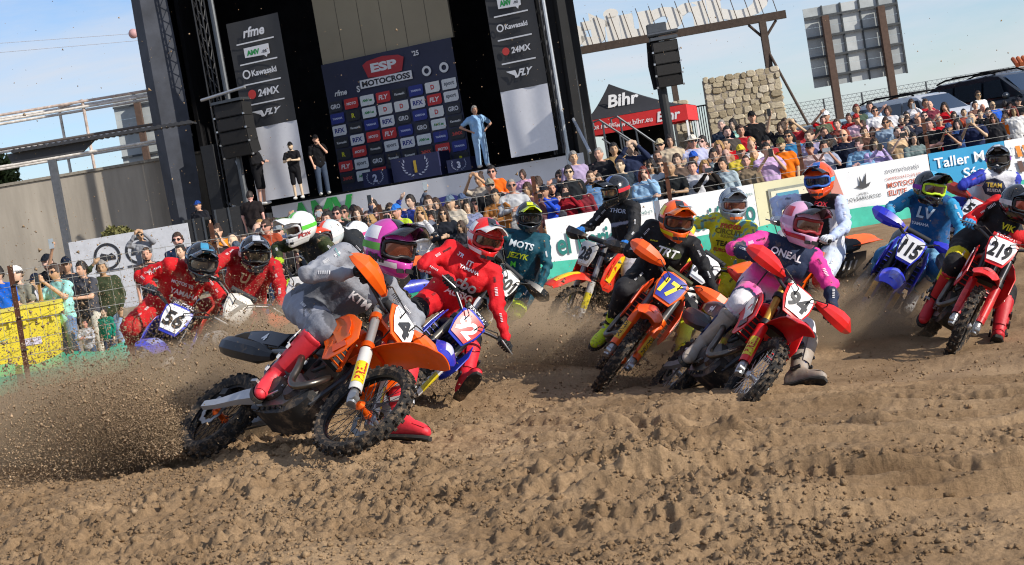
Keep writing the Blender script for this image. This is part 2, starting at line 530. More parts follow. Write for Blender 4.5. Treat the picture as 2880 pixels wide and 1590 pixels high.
v = np.stack([v[..., 0] * c_ - v[..., 1] * s_, v[..., 0] * s_ + v[..., 1] * c_, v[..., 2]], -1)
v += np.stack([kx, ky, ground(kx, ky) + ks * .45], -1)[:, None, :]
ob('soil_crumbs', bigmesh(v.reshape(-1, 3), (OCF[None] + (np.arange(len(kx)) * 6)[:, None, None]).reshape(-1, 3)), M_SOIL, kind='stuff', label='fine crumbs of soil covering the near foreground', cat='soil')
ob('dirt_clods', clods(np.stack([cx, cy, ground(cx, cy) + cs * .35], -1), cs), M_SOIL, kind='stuff', label='loose clods of sandy soil scattered over the track', cat='soil')

# ---------------------------------------------------------------- shared structure tools
def onpl(x, y, P0, n):
    d = FW + (x - 1440) / FPX * RC - (y - 795) / FPX * UC
    return CAM + d * (((np.asarray(P0) - CAM) @ n) / (d @ n))
class Pl:
    """upright plane through two ground points; u along it to the right, n towards the camera"""
    def __init__(s, a, b):
        s.o = V(a[0], a[1], 0)
        s.u = nrm(V(b[0] - a[0], b[1] - a[1], 0))
        s.n = V(s.u[1], -s.u[0], 0)
    def px(s, x, y, off=0.):
        return onpl(x, y, s.o + s.n * off, s.n)
    def uz(s, x, y, off=0.):
        p = s.px(x, y, off)
        return (p - s.o) @ s.u, p[2]
    def w(s, u, z, off=0.):
        return s.o + s.u * u + s.n * off + V(0, 0, z)
    def box(s, mb, u0, u1, z0, z1, o0, o1):
        c = s.w((u0 + u1) / 2, (z0 + z1) / 2, (o0 + o1) / 2)
        return mb.box(c, (abs(u1 - u0), abs(o1 - o0), abs(z1 - z0)), np.stack([s.u, s.n, V(0, 0, 1)], 1))
Zup = V(0, 0, 1)
def txt(parent, s, pl, u, z, off, m, name='lettering', **k):
    return ob(name, tmesh(s, pl.w(u, z, off), pl.u, Zup, **k), m, parent)
def cloth(pl, u0, u1, z0, z1, off, nu=24, nz=10, amp=.02, fr=3., ph=0., vert=True):
    """hanging sheet with folds, as a thin closed mesh"""
    us, zs = np.linspace(u0, u1, nu), np.linspace(z0, z1, nz)
    U, Z = np.meshgrid(us, zs)
    A = U if vert else Z
    O = off + amp * (np.sin(A * fr * 6.283 + ph + .6 * np.sin(Z * 2.1)) * .6 + .5 * np.sin(A * fr * 2.7 + 1 + Z * .9))
    P = pl.o + U[..., None] * pl.u + O[..., None] * pl.n + Z[..., None] * Zup
    Q = P - pl.n * .006
    n = nu * nz
    i = np.arange(n).reshape(nz, nu)
    f = np.stack([i[:-1, :-1], i[:-1, 1:], i[1:, 1:], i[1:, :-1]], -1).reshape(-1, 4)
    return MB().add(np.concatenate([P.reshape(-1, 3), Q.reshape(-1, 3)]), [tuple(q) for q in f] + [tuple(q[::-1] + n) for q in f]).mesh(60)
M_BLK = mat('#141416', rough=.9, var=.15, scale=3, bump=.2, bscale=12, spec=.15)
M_CURT = mat((.017, .017, .019), rough=.98, var=.2, scale=2, spec=.05)
M_STEEL = mat('#5d6064', rough=.45, metal=.8, var=.1)
M_ALU = mat('#b9bcc0', rough=.35, metal=.7, var=.08)
M_WHITE = mat('#e6e6e8', rough=.7, var=.05, scale=2)
M_RUST = mat('#54301f', rough=.9, var=.3, scale=14, bump=.3)
# ---------------------------------------------------------------- stage
ST = Pl((-9.4, 50.0), (3.5, 44.0))          # front edge of the stage
zf = 2.45
def su(x, y, off=0):
    return ST.uz(x, y, off)
uL, uR = su(520, 560)[0], su(1655, 430)[0]
st = root('stage', ST.w((uL + uR) / 2, 0), 'large black covered stage behind the crowd', 'stage')
ob('deck', MB().loft([[ST.w(uL + .3, z, 0), ST.w(uR - .3, z, 0), ST.w(uR - 4.6, z, -9.3), ST.w(uL - 3.8, z, -9.3)] for z in (zf - .16, zf)]), M_BLK, st)
ob('understage', MB().loft([[ST.w(uL + .35, z, -.3), ST.w(uR - .35, z, -.3), ST.w(uR - 4.6, z, -9), ST.w(uL - 3.6, z, -9)] for z in (.2, zf - .17)]), M_CURT, st)
tanr = abs(ST.n[0] / ST.n[1])
def wallrun(u, th, o0, o1, z0, z1, k=1.):
    """side wall running straight back from the audience"""
    a, b = u, u + tanr * o1 * k
    return MB().loft([[ST.w(a, z, o0), ST.w(a + th, z, o0), ST.w(b + th, z, o1), ST.w(b, z, o1)] for z in (z0, z1)])
ob('side_curtain', wallrun(uL + .2, .15, -1.0, -9.4, zf + .01, 13), M_CURT, st)
ob('side_curtain', wallrun(uR - .7, .15, -1.0, -9.4, zf + .01, 13, 1.15), M_CURT, st)
ob('outer_wall', wallrun(uL + .02, .12, -.3, -9.4, .3, 13), mat('#2a2c31', rough=.85, var=.15), st)
mb = MB(); ST.box(mb, uL - 3.6, uR - 4.2, zf + .01, 13, -7.6, -7.75); ob('back_curtain', mb, M_CURT, st)
ob('roof', MB().loft([[ST.w(uL - .3, z, .8), ST.w(uR + .3, z, .8), ST.w(uR - 4.3, z, -9.5), ST.w(uL - 4.3, z, -9.5)] for z in (12.9, 13.2)]), M_BLK, st)
# stretched grey side skin, curving outwards
rows = []
for k in np.linspace(0, 1, 14):
    z = .3 + k * 12.3
    bul = .10 * math.sin(k * 3.1)
    u0 = uL - .55 - .0 * k
    rows.append([ST.w(u0 - bul, z, .1), ST.w(u0 + .5, z, .35 + bul), ST.w(u0 + .95 + .25 * math.sin(k * 3), z, -.1), ST.w(u0 + .9, z, -.25), ST.w(u0 + .3, z, -.15)])
ob('side_skin', MB().loft(rows), mat('#3c404a', rough=.75, var=.25, scale=1.5, bump=.5, bscale=3), st)
def truss(parent, p, q, w=.3, r=.025, name='truss'):
    p, q = np.asarray(p, float), np.asarray(q, float)
    mb = MB()
    d = q - p
    Ln = np.linalg.norm(d); d = d / Ln
    a = nrm(np.cross(d, V(.3, .9, .1))); b = np.cross(d, a)
    C = [(-w / 2 * a - w / 2 * b), (w / 2 * a - w / 2 * b), (w / 2 * a + w / 2 * b), (-w / 2 * a + w / 2 * b)]
    for c in C:
        mb.tube([p + c, q + c], r, 6)
    n = max(2, int(Ln / (w * 1.6)))
    for i in range(n):
        t0, t1 = i / n, (i + 1) / n
        for k in range(4):
            mb.tube([p + d * Ln * t0 + C[k], p + d * Ln * t1 + C[(k + 1) % 4]], r * .5, 4, cap=False)
    return ob(name, mb, mat('#3a3b3e', rough=.5, metal=.5, var=.1), parent)
for x0, y0 in ((600, 250), (1545, 240)):
    u, z = su(x0, y0, .2)
    truss(st, ST.w(u, zf, .2), ST.w(u, 12.6, .2), .26)
u, z = su(1575, 300, .1)
ob('tower_leg', MB().tube([ST.w(u, .3, .1), ST.w(u, 12.6, .1)], .07, 10), M_ALU, st)
ob('tower_leg', MB().tube([ST.w(u + .45, .3, -.3), ST.w(u + .45, 12.6, -.3)], .09, 10), M_STEEL, st)
rows = []
for k in np.linspace(0, 1, 12):
    z = .4 + 12.2 * k
    rows.append([ST.w(uR - 1.0 + i * .22 + .12 * math.sin(k * 2), z, -.2 + .12 * math.sin(i * 2.4 + k)) for i in range(6)] + [ST.w(uR + .05, z, -.6), ST.w(uR - 1.0, z, -.6)])
ob('side_skin', MB().loft(rows), mat('#17181a', rough=.85, var=.2, scale=2), st)
for xa, ya, xb, yb in ((700, 555, 650, 405), (690, 600, 640, 570), (1660, 430, 1612, 335)):
    a, b = su(xa, ya, .9), su(xb, yb, .1)
    ob('brace', MB().tube([ST.w(a[0], a[1], .9), ST.w(b[0], b[1], .1)], .045, 8), M_ALU, st)
for x0, x1 in ((575, 610), (632, 668)):
    a, b = su(x0, 480, .4)[0], su(x1, 480, .4)[0]
    mb = MB(); ST.box(mb, a, b, .6, 4.6, .4, .2); ob('tower_panel', mb, mat('#26282c', rough=.8, var=.2), st)
# tall hanging banners
def logo_stack(b, u0, u1, z0, z1, off, first=0):
    w = u1 - u0
    uc = (u0 + u1) / 2
    W = mat('#d9dade', rough=.7, var=0)
    n = 5
    hs = (z1 - z0) / (n + .25)
    for i in range(n):
        zc = z1 - hs * (i + .62)
        if i:
            mb = MB(); ST.box(mb, uc - w * .36, uc + w * .36, zc + hs * .5 - .02, zc + hs * .5 + .02, off - .002, off + .003); ob('divider_line', mb, W, b)
        if i == 0:
            txt(b, 'rfme', ST, uc, zc, off, W, width=w * .42, shear=.25, bold=.03)
        elif i == 1:
            mb = MB().prism([(-.24 * w, -.2 * hs), (.12 * w, -.24 * hs), (.17 * w, -.36 * hs), (.19 * w, -.24 * hs), (.24 * w, -.22 * hs), (.24 * w, .27 * hs), (-.24 * w, .27 * hs)], (ST.u, Zup, ST.n), .004, ST.w(uc, zc, off))
            p = ob('speech_panel', mb, W, b)
            txt(p, 'AMV', ST, uc - .07 * w, zc, off + .007, mat('#1f8f45', var=0), height=.26 * hs, width=.25 * w, bold=.06)
            txt(p, '.es', ST, uc + .14 * w, zc - .06 * hs, off + .007, mat('#333338', var=0), width=.1 * w, bold=.02)
        elif i == 2:
            ob('emblem', MB().lathe([(.05 * w, 0), (.075 * w, 0), (.075 * w, .004), (.05 * w, .004)], ST.w(uc - .27 * w, zc, off), ST.n, 20, True), W, b)
            txt(b, 'Kawasaki', ST, uc + .07 * w, zc, off, W, width=w * .48, bold=.03)
        elif i == 3:
            ob('emblem', MB().lathe([(.0, .004), (.075 * w, .004), (.075 * w, 0)], ST.w(uc - .23 * w, zc, off), ST.n, 20), mat('#c33b36', var=0), b)
            txt(b, '24MX', ST, uc + .09 * w, zc, off, W, width=w * .42, bold=.03, shear=.15)
        else:
            mb = MB().prism([(-.3 * w, .16 * hs), (-.1 * w, .16 * hs), (-.06 * w, -.16 * hs), (-.12 * w, -.16 * hs), (-.13 * w, -.06 * hs)], (ST.u, Zup, ST.n), .004, ST.w(uc, zc, off))
            ob('emblem', mb, W, b)
            txt(b, 'FLY', ST, uc + .1 * w, zc + .03 * hs, off, W, height=.3 * hs, width=w * .34, bold=.04, shear=.5)
M_DGREY = mat('#37383b', rough=.8, var=.08, scale=1.5)
for nm, side, pts in (('left', 'left', ((632, 70), (689, 366), (732, 569), 778 - 632, 1)), ('right', 'right', ((1362, -90), (1407, 260), (1437, 450), 133, 2))):
    o = .5
    (ua, za), (ub, zb), (uc_, zc_) = su(*pts[0], o), su(*pts[1], o), su(*pts[2], o)
    k = su(pts[1][0] + pts[3], pts[1][1] - 20, o)[0]
    u0, u1 = ub, k
    b = root('stage_banner', ST.w((u0 + u1) / 2, zf + .1, o), 'tall dark grey and white logo banner at the %s of the stage' % side, 'banner', 'tall banners either side of the stage')
    ob('sheet', cloth(ST, u0, u1, zb, za, o, 30, 14, .018, .9, pts[4]), M_DGREY, b)
    ob('lower_sheet', cloth(ST, u0, u1, zf + .12, zb - .004, o, 30, 14, .022, 1.1, pts[4]), mat('#dfe0e6', rough=.75, var=.03), b)
    logo_stack(b, u0, u1, zb, za, o + .04)
# logo backdrop
o = -3.0
(u0, z1), (u1, z0) = su(903, 184, o), su(1312, 492, o)
u1 = su(1273, 138, o)[0]
z0 = zf + .05
bd = root('sponsor_backdrop', ST.w((u0 + u1) / 2, zf, o), 'navy sponsor wall with rows of coloured logo panels on the stage', 'backdrop')
ob('sheet', cloth(ST, u0, u1, z0, z1, o, 50, 16, .02, .5, 2), mat('#2b2f4a', rough=.55, var=.12, scale=1.2), bd)
zt = su(950, 20, o)[1] + 4
mb = MB(); ST.box(mb, u0 - .02, u1 + .02, z1 + .01, zt, o - .15, o - .25); ob('screen_panel', mb, mat('#a3977f', rough=.85, var=.06, scale=.6), bd)
for k in range(1, 6):
    uu = u0 + (u1 - u0) * k / 6
    mb = MB(); ST.box(mb, uu - .008, uu + .008, z1 + .02, zt, o - .148, o - .144); ob('panel_joint', mb, mat('#5b5447', rough=.9), bd)
W_ = u1 - u0; H_ = z1 - z0
pw, phh = W_ / 8 * .86, H_ / 9.6 * .76
R3 = [('GRO', '#34363f', '#d8d8dc'), ('MOTO', '#d33a3a', '#f0e4e4'), ('AMV.es', '#e9ecec', '#1f8f45'), ('FLY', '#d5393b', '#f0e0e0'), ('Kawasaki', '#2f3036', '#d8d8d8'), ('YAMAHA', '#2e3a8c', '#c9d0ee'), ('D', '#ecebe8', '#d33a3a'), ('sport', '#e6e7e8', '#71757c'), ('24MX', '#2f3036', '#cf4a44'), ('R', '#2f3036', '#d8d62a'), ('RFX', '#e8e8ea', '#333a88')]
for r in range(7):
    for c in range(8):
        t, bg_, fg = R3[(c * 3 + r * 5 + (c * r) % 4) % len(R3)] if r else R3[c]
        uu = u0 + W_ * (c + .5) / 8
        zz = z1 - H_ * .30 - (r + .4) * H_ / 10.6
        if r == 6 and c in (4, 5):
            continue
        f = pw / 2; g = phh / 2
        mb = MB().prism([(-f, -g), (f * .8, -g), (f, -g * .6), (f, g), (-f * .85, g), (-f, g * .8)], (ST.u, Zup, ST.n), .006, ST.w(uu, zz, o + .045))
        p = ob('logo_panel', mb, mat(bg_, rough=.6, var=.05), bd)
        txt(p, t, ST, uu, zz, o + .055, mat(fg, var=0), width=pw * (.7 if len(t) > 1 else .25), bold=.04, shear=.2 if t in ('FLY', 'MOTO', 'YAMAHA') else 0, **({'height': phh * .45} if len(t) < 4 else {}))
uu = (u0 + u1) / 2 - .02 * W_
zz = z1 - H_ * .12
mb = MB().prism([(-.16 * W_, .05 * H_), (-.12 * W_, .075 * H_), (0, .09 * H_), (.12 * W_, .075 * H_), (.16 * W_, .05 * H_), (.13 * W_, -.05 * H_), (0, -.065 * H_), (-.13 * W_, -.05 * H_)], (ST.u, Zup, ST.n), .006, ST.w(uu, zz, o + .045))
p = ob('title_badge', mb, mat('#b8323a', var=.03), bd)
txt(p, 'ESP', ST, uu, zz + .015 * H_, o + .056, M_WHITE, height=.07 * H_, width=.2 * W_, bold=.05)
mb = MB(); ST.box(mb, uu - .2 * W_, uu + .2 * W_, zz - .125 * H_, zz - .06 * H_, o + .05, o + .058); p = ob('title_plate', mb, M_WHITE, bd)
txt(p, 'MOTOCROSS', ST, uu, zz - .093 * H_, o + .062, mat('#20222c', var=0), width=.37 * W_, height=.045 * H_, bold=.04)
txt(bd, "'25", ST, uu + .25 * W_, zz + .06 * H_, o + .05, M_WHITE, height=.04 * H_, bold=.03)
txt(bd, 'rfme', ST, u0 + .12 * W_, zz - .12 * H_, o + .05, M_WHITE, width=.1 * W_, shear=.25, bold=.03)
txt(bd, 'S', ST, u0 + .26 * W_, zz - .12 * H_, o + .05, M_WHITE, height=.05 * H_, bold=.03)
for k in (.79, .92):
    ob('emblem', MB().lathe([(.018 * W_, .003), (.034 * W_, .003), (.034 * W_, 0), (.018 * W_, 0)], ST.w(u0 + k * W_, zz - .09 * H_, o + .05), ST.n, 18, True), M_WHITE, bd)
# winners' podium
for t, xa, ya, xb, yb, col in (('2', 1022, 512, 1095, 527, '#c9cce0'), ('1', 1100, 467, 1245, 515, '#c9a63a'), ('3', 1258, 470, 1330, 495, '#c9cce0')):
    a, b = su(xa, ya, -1.6)[0], su(xb, yb, -1.6)[0]
    h = {'1': .75, '2': .5, '3': .42}[t]
    s_ = root('podium_block', ST.w((a + b) / 2, zf, -1.6), {'1': 'tall navy podium block with a gold numeral in the middle', '2': 'navy podium block with pale numeral two, left of the stage podium', '3': 'low navy podium block with pale numeral three, at the right'}[t], 'podium')
    mb = MB(); ST.box(mb, a, b, zf + .005, zf + h, -1.6, -2.4); ob('block', mb, mat('#2c3056', rough=.6, var=.06), s_)
    txt(s_, t, ST, (a + b) / 2, zf + h * .55, -1.59, mat(col, var=0), height=h * .5, bold=.05)
    mb = MB()
    for sd in (-1, 1):
        for k in range(7):
            an = R_(-75 + k * 17)
            cx_, cz_ = (a + b) / 2 + sd * h * .62 * math.cos(an) * (.9), zf + h * .62 + h * .42 * math.sin(an)
            mb.prism([(-.05 * h, 0), (0, .035 * h), (.13 * h, .0), (0, -.035 * h)], (ST.u * sd * math.cos(an + .9) + Zup * math.sin(an + .9), -ST.u * sd * math.sin(an + .9) + Zup * math.cos(an + .9), ST.n), .003, ST.w(cx_, cz_, -1.596))
    ob('laurel', mb, mat('#aab0c8', var=0), s_, kind='stuff')
# white skirt banner along the stage front
u0, u1 = su(765, 580, .1)[0], su(1640, 425, .1)[0]
sk = root('skirt_banner', ST.w((u0 + u1) / 2, .5, .1), 'long white printed cloth along the stage front', 'banner')
ob('sheet', cloth(ST, u0, u1, .45, zf - .07, .14, 90, 14, .03, .35, 1), mat('#d8d8dc', rough=.75, var=.06, scale=1.2), sk)
txt(sk, 'AMV', ST, su(905, 590, .2)[0], su(905, 590, .2)[1] - .15, .19, mat('#2f9f4a', var=0), height=.95, width=2.3, bold=.05)
mb = MB(); ST.box(mb, su(1085, 600, .2)[0], su(1340, 550, .2)[0], .5, 1.28, .185, .19); ob('print_band', mb, mat('#2d2f63', var=.05), sk)
mb = MB().prism([(-1.1, -.1), (-.5, .25), (.4, .32), (1.0, .1), (.3, .05), (-.4, -.05)], (ST.u, Zup, ST.n), .005, ST.w(su(1240, 575, .2)[0], 1.5, .19)); ob('print_motif', mb, mat('#373a86', var=.05), sk)
mb = MB().prism([(-.7, -.12), (.7, .16), (.7, .28), (-.7, .0)], (ST.u, Zup, ST.n), .005, ST.w(su(1430, 505, .2)[0], 1.55, .19)); ob('print_motif', mb, mat('#c8343a', var=.05), sk)
# loudspeaker line arrays
def line_array(pl, x, y, n, off, wpx, label, ph=.41):
    u, z = pl.uz(x, y, off)
    w = wpx * pl.px(x, y, off)[1] / FPX
    r = root('line_array', pl.w(u, z - n * ph, off), label, 'loudspeaker')
    for i in range(n):
        k = i / (n - 1)
        a = -.05 + .28 * k * k
        c = pl.w(u, z - ph * .55 - i * ph, off - .02 - .10 * k * k)
        M = np.stack([pl.u, pl.n * math.cos(a) - Zup * math.sin(a), Zup * math.cos(a) + pl.n * math.sin(a)], 1)
        mb = MB().prism([(-w / 2, -ph * .47), (w / 2, -ph * .47), (w / 2, ph * .47), (-w / 2, ph * .47)], (M[:, 0], M[:, 2], -M[:, 1]), .5, c)
        cb = ob('cabinet', mb, mat('#0e0e10', rough=.8, var=.2), r)
        mb = MB().box(c + M[:, 1] * .006, (w * .92, .012, ph * .82), M)
        ob('grille', mb, mat('#1c1a1a', rough=.7, var=.25, scale=40, bump=.4, bscale=200), cb)
        for sgn in (-1, 1):
            ob('rigging_pin', MB().box(c + M[:, 0] * sgn * (w / 2 + .01) - M[:, 2] * ph * .42 + M[:, 1] * .01, (.05, .05, .05), M), M_ALU, cb)
    mb = MB(); mb.box(pl.w(u, z + .05, off - .2), (w * 1.05, .5, .08), np.stack([pl.u, pl.n, Zup], 1)); ob('flying_frame', mb, M_STEEL, r)
    mb = MB().tube([pl.w(u - w * .52, z, off - .3), pl.w(u - w * .58, z - n * ph / 2, off - .42), pl.w(u - w * .5, z - n * ph, off - .5)], .1, 8); ob('cable_loom', mb, M_CURT, r)
    return r, u, z, w
r, u, z, w = line_array(ST, 637, 290, 4, 1.6, 95, 'black line array speaker stack hanging left of the stage')
ob('lift_arm', MB().tube([ST.w(u - w, z + .25, 1.4), ST.w(u + w * .6, z + .38, 1.4)], .05, 8), M_ALU, r)
ob('lift_mast', MB().tube([ST.w(u - w * .25, .4, 1.1), ST.w(u - w * .25, z + 3.2, 1.1)], .09, 10), M_STEEL, r)
RT = Pl((4, 42.0), (12, 42.0))
r, u, z, w = line_array(RT, 1868, 112, 4, 0, 72, 'black line array speaker stack on a mast right of the stage', .31)
uu, zz = RT.uz(1836, 85, -.4)
ob('mast', MB().tube([RT.w(uu, .4, -.45), RT.w(uu, zz, -.45)], .13, 10), mat('#1b1c1e', rough=.6, var=.1), r)
ob('top_bracket', MB().box(RT.w(uu + .1, zz, -.4), (.5, .4, .3)), M_STEEL, r)
ob('head_beam', MB().tube([RT.w(uu - .2, z + .18, -.1), RT.w(u + w * .6, z + .2, -.1)], .06, 8), M_STEEL, r)
# flight cases and sound gear under the left speaker
CS = Pl((-9.0, 42.0), (0, 42.0))
for (xa, ya, xb, yb, lab) in ((512, 600, 585, 690, 'black flight case with steel edges left of the stage'), (600, 570, 700, 690, 'black equipment case at the foot of the left speaker tower'), (712, 585, 768, 690, 'small dark case beside the white stage skirt')):
    a, zt_ = CS.uz(xa, ya); b, zb_ = CS.uz(xb, yb)
    c_ = root('flight_case', CS.w((a + b) / 2, .3), lab, 'case')
    mb = MB(); CS.box(mb, a, b, .35, zt_ - .2, 0, -.8); ob('body', mb, mat('#202124', rough=.7, var=.2), c_)
    for q in (a, (a + b) / 2, b):
        mb = MB(); CS.box(mb, q - .025, q + .025, .35, zt_ - .195, .004, .03); ob('edge_strip', mb, M_STEEL, c_)
    mb = MB(); CS.box(mb, (a + b) / 2 - .12, (a + b) / 2 + .12, (zt_) * .6, (zt_) * .6 + .18, .032, .05); ob('latch_plate', mb, M_STEEL, c_)
# ---------------------------------------------------------------- left: concrete wall, railing, canopy
WP = Pl((-30, 51.5), (-8, 51.5))
zw = 4.49
ul, zl = WP.uz(-200, 560); ur, zr = WP.uz(600, 432)
mb = MB(); WP.box(mb, ul - 12, ur - .1, 0.1, zw, 0, -.4)
wl = root('concrete_wall', WP.w(ur - 4, .1), 'long weathered grey concrete wall left of the stage', 'wall')
ob('wall_face', mb, mat('#a39b8f', rough=.92, var=.17, scale=1.7, bump=.3, bscale=8, spec=.2, stretch=.14), wl)
mb = MB(); WP.box(mb, ul - 12, ur - .1, zw + .01, zw + .1, .06, -.46); ob('coping', mb, mat('#8f887c', rough=.95, var=.2), wl)
rl = root('pipe_railing', WP.w(ur - 4, zw, -.3), 'tall rusty white pipe frame on top of the concrete wall', 'railing')
M_PIPE = mat('#e4ddd4', rough=.7, var=.25, scale=6, dirt=0.)
M_PIPER = mat('#cdb9ad', rough=.8, var=.3, scale=6)
front = [WP.uz(x, y, 0)[0] for x, y in ((265, 480), (543, 440))]
back = [WP.uz(x, y, -1.3)[0] for x, y in ((200, 490), (472, 450))]
fz = 6.81
front = [front[0] - 2 * (front[1] - front[0]), front[0] - (front[1] - front[0])] + front
back = [back[0] - 2 * (back[1] - back[0]), back[0] - (back[1] - back[0])] + back
for U_, off, mm in ((front, -.1, M_PIPER), (back, -1.3, M_PIPE)):
    for u in U_:
        ob('post', MB().tube([WP.w(u, zw + .1, off), WP.w(u, fz, off)], .05, 8), mm, rl)
    for zz, m2 in ((fz, mm), (fz - .18, M_PIPE), (5.7, M_PIPE if off < -1 else mat('#5a5350', rough=.7)), (5.15, M_PIPE)):
        ob('rail', MB().tube([WP.w(U_[0] - .3, zz, off + .05), WP.w(U_[-1] + .1, zz, off + .05)], .045, 8), m2, rl)
for a, b in zip(front, back):
    ob('cross_tie', MB().tube([WP.w(a, fz + .04, -.1), WP.w(b, fz + .04, -1.3)], .04, 8), M_PIPER, rl)
CP = Pl((-14, 44.0), (-6, 44.0))
(ua, za), (ub, zb) = CP.uz(40, 425), CP.uz(535, 352)
cn = root('canopy', CP.w(ua + 1.4, .2), 'dark steel canopy roof on a single post before the concrete wall', 'canopy')
rows = []
n = 60
for k in range(n + 1):
    u = ua + (ub - ua + .1) * k / n
    rows.append([CP.w(u, za + .04 * (k % 2), .3), CP.w(u, za + .04 * (k % 2) - .02, -.5), CP.w(u, za + .04 * (k % 2) - .06, -.5), CP.w(u, za - .07, .3)])
ob('roof_sheet', MB().loft(rows), mat('#3a3b3f', rough=.6, metal=.3, var=.15), cn)
pu, pz = CP.uz(150, 470, 0)
ob('post', MB().box(CP.w(pu, (pz + .1) / 2 - .3, 0), (.2, .2, pz + .9)), mat('#55585e', rough=.6, var=.15), cn)
mb = MB().prism([(-1.2, 0), (-1.1, -.28), (.9, -.28), (1.3, 0)], (CP.u, Zup, CP.n), .14, CP.w(pu, za - .06, -.07)); ob('bracket', mb, mat('#3c3d41', rough=.6, var=.1), cn)
# low white printed hoarding before the wall
HB = Pl((-11.5, 34.5), (-5.5, 34.5))
u0, u1 = HB.uz(195, 700)[0], HB.uz(530, 650)[0]
hz0, hz1 = HB.uz(300, 790)[1], HB.uz(300, 665)[1]
hb = root('hoarding', HB.w((u0 + u1) / 2, hz0), 'low white hoarding with black oval emblems behind the left spectators', 'hoarding')
mb = MB(); HB.box(mb, u0, u1, .05, hz1, 0, -.06); ob('board', mb, mat('#c4c6cc', rough=.7, var=.08), hb)
for x, y in ((302, 722), (390, 705)):
    u, z = HB.uz(x, y)
    w = 38 * 34.5 / FPX
    e = ob('emblem', MB().lathe([(w * .8, .0), (w, 0), (w, .006), (w * .8, .006)], HB.w(u, z, .003), HB.n, 28, True), mat('#2d2f36', var=.3), hb)
    ob('emblem_motif', MB().prism([(-w * .6, -w * .3), (w * .6, -w * .3), (w * .62, -.02), (w * .35, w * .22), (w * .1, w * .12), (-.12, w * .3), (-w * .5, .05)], (HB.u, Zup, HB.n), .005, HB.w(u, z, .003)), mat('#2d2f36', var=.3), e)
    mb = MB(); HB.box(mb, u - w, u + w, z - w * 1.15, z - w * .98, .003, .008); ob('caption_bar', mb, mat('#4a4c55', var=.3), hb)
mb = MB(); HB.box(mb, u0 - 9, u1 + 1, .0, .55, .5, .2); ob('kerb_wall', mb, mat('#9c8f7c', rough=.95, var=.2), kind='structure')
# yellow waste container
DP = Pl((-8.2, 23.4), (-4, 23.9))
u1, zt_ = DP.uz(160, 846); u0 = u1 - 1.9
zb_ = .12
dm = root('waste_container', DP.w((u0 + u1) / 2, zb_), 'yellow plastic waste container with graffiti at the left fence', 'container')
M_YEL = mat('#ecd83e', rough=.45, var=.05, scale=3)
def taper(u0, u1, z0, z1, k, d):
    rows = []
    for z, t in ((z0, k), (z1, 0)):
        rows.append([DP.w(u0 + t, z, -t), DP.w(u1 - t, z, -t), DP.w(u1 - t, z, -d + t), DP.w(u0 + t, z, -d + t)])
    return MB().loft(rows)
ob('body', taper(u0 + .06, u1 - .08, zb_ + .1, zt_ - .18, .08, .95), M_YEL, dm)
mb = MB(); DP.box(mb, u0, u1, zt_ - .19, zt_ - .04, .06, -1.0); ob('rim', mb, M_YEL, dm)
rows = [[DP.w(u0 - .02, zt_ - .04 + h, .08 - i * .36) for i, h in enumerate((0, .05, .06, .02))] + [DP.w(u0 - .02, zt_ - .039, -1)],
        [DP.w(u1 + .02, zt_ - .04 + h, .08 - i * .36) for i, h in enumerate((0, .05, .06, .02))] + [DP.w(u1 + .02, zt_ - .039, -1)]]
ob('lid', MB().loft(rows), M_YEL, dm)
for k in range(9):
    u = u0 + .1 + k * .21
    mb = MB(); DP.box(mb, u, u + .045, zt_ - .28, zt_ - .19, .03, -.05); ob('rib', mb, M_YEL, dm)
mb = MB(); DP.box(mb, u1 - .62, u1 - .33, zb_ + .5, zt_ - .35, -.038, -.03); ob('notice', mb, mat('#dcd4e2', var=.2, scale=20), dm)
mb = MB()
for k in range(9):
    p = DP.w(u1 - 1.25 + rnd.random() * .35, zb_ + .2 + rnd.random() * .55, -.03 - .0)
    mb.tube([p, p + DP.u * rnd.uniform(-.12, .12) + Zup * rnd.uniform(-.1, .1), p + DP.u * rnd.uniform(-.15, .15) + Zup * rnd.uniform(-.15, .15)], .008, 4)
ob('graffiti', mb, mat('#3f9fc4', var=.1), dm)
for k in (u0 + .25, u1 - .3):
    ob('caster', MB().lathe([(0, -.03), (.09, -.03), (.09, .03), (0, .03)], DP.w(k, zb_ + .02, -.2), DP.u, 14), M_BLK, dm)

# ---------------------------------------------------------------- fence line, banners
FL = [V(-11.5, 20.6, .0), V(-7.35, 22.0, .12), V(-3.6, 25.4, .05), V(.35, 28.9, .0), V(13, 31.2, .0)]
BN = Pl((.35, 28.9), (13, 31.2))
def post(x, y, D, h, lab, zb=0.):
    p = at(x, y, D)
    r_ = root('fence_post', (p[0], p[1], zb), lab, 'fence post', 'rusty fence posts')
    lean = (rnd.random() - .5) * .08
    t = V(p[0] + lean, p[1], zb + h)
    b = V(p[0], p[1], zb - .1)
    mb = MB().box((b + t) / 2, (.075, .012, h + .1), np.stack([V(1, 0, 0), V(0, 1, 0), nrm(t - b)], 1))
    mb.box((b + t) / 2 + V(0, .03, 0), (.012, .06, h + .1), np.stack([V(1, 0, 0), V(0, 1, 0), nrm(t - b)], 1))
    ob('angle_iron', mb, M_RUST, r_)
    for k in (.35, .6, .85):
        ob('wire_tie', MB().box(b + (t - b) * k + V(.04, -.02, 0), (.06, .03, .02)), M_STEEL, r_)
post(48, 900, 22.0, 1.75, 'rusty fence post before the yellow waste container', .1)
post(606, 700, 25.5, 1.95, 'rusty fence post below the black flight case', .05)
post(1075, 600, 27.8, 1.85, 'rusty fence post above the pink helmet', .0)
post(1500, 520, 28.8, 1.9, 'dark fence post beside the girl in pink', .0)
post(1873, 500, 29.1, 1.75, 'rusty fence post among spectators over the newspaper banner', .0)
post(2252, 430, 29.9, 1.75, 'rusty fence post beside the man in the orange shirt', .0)
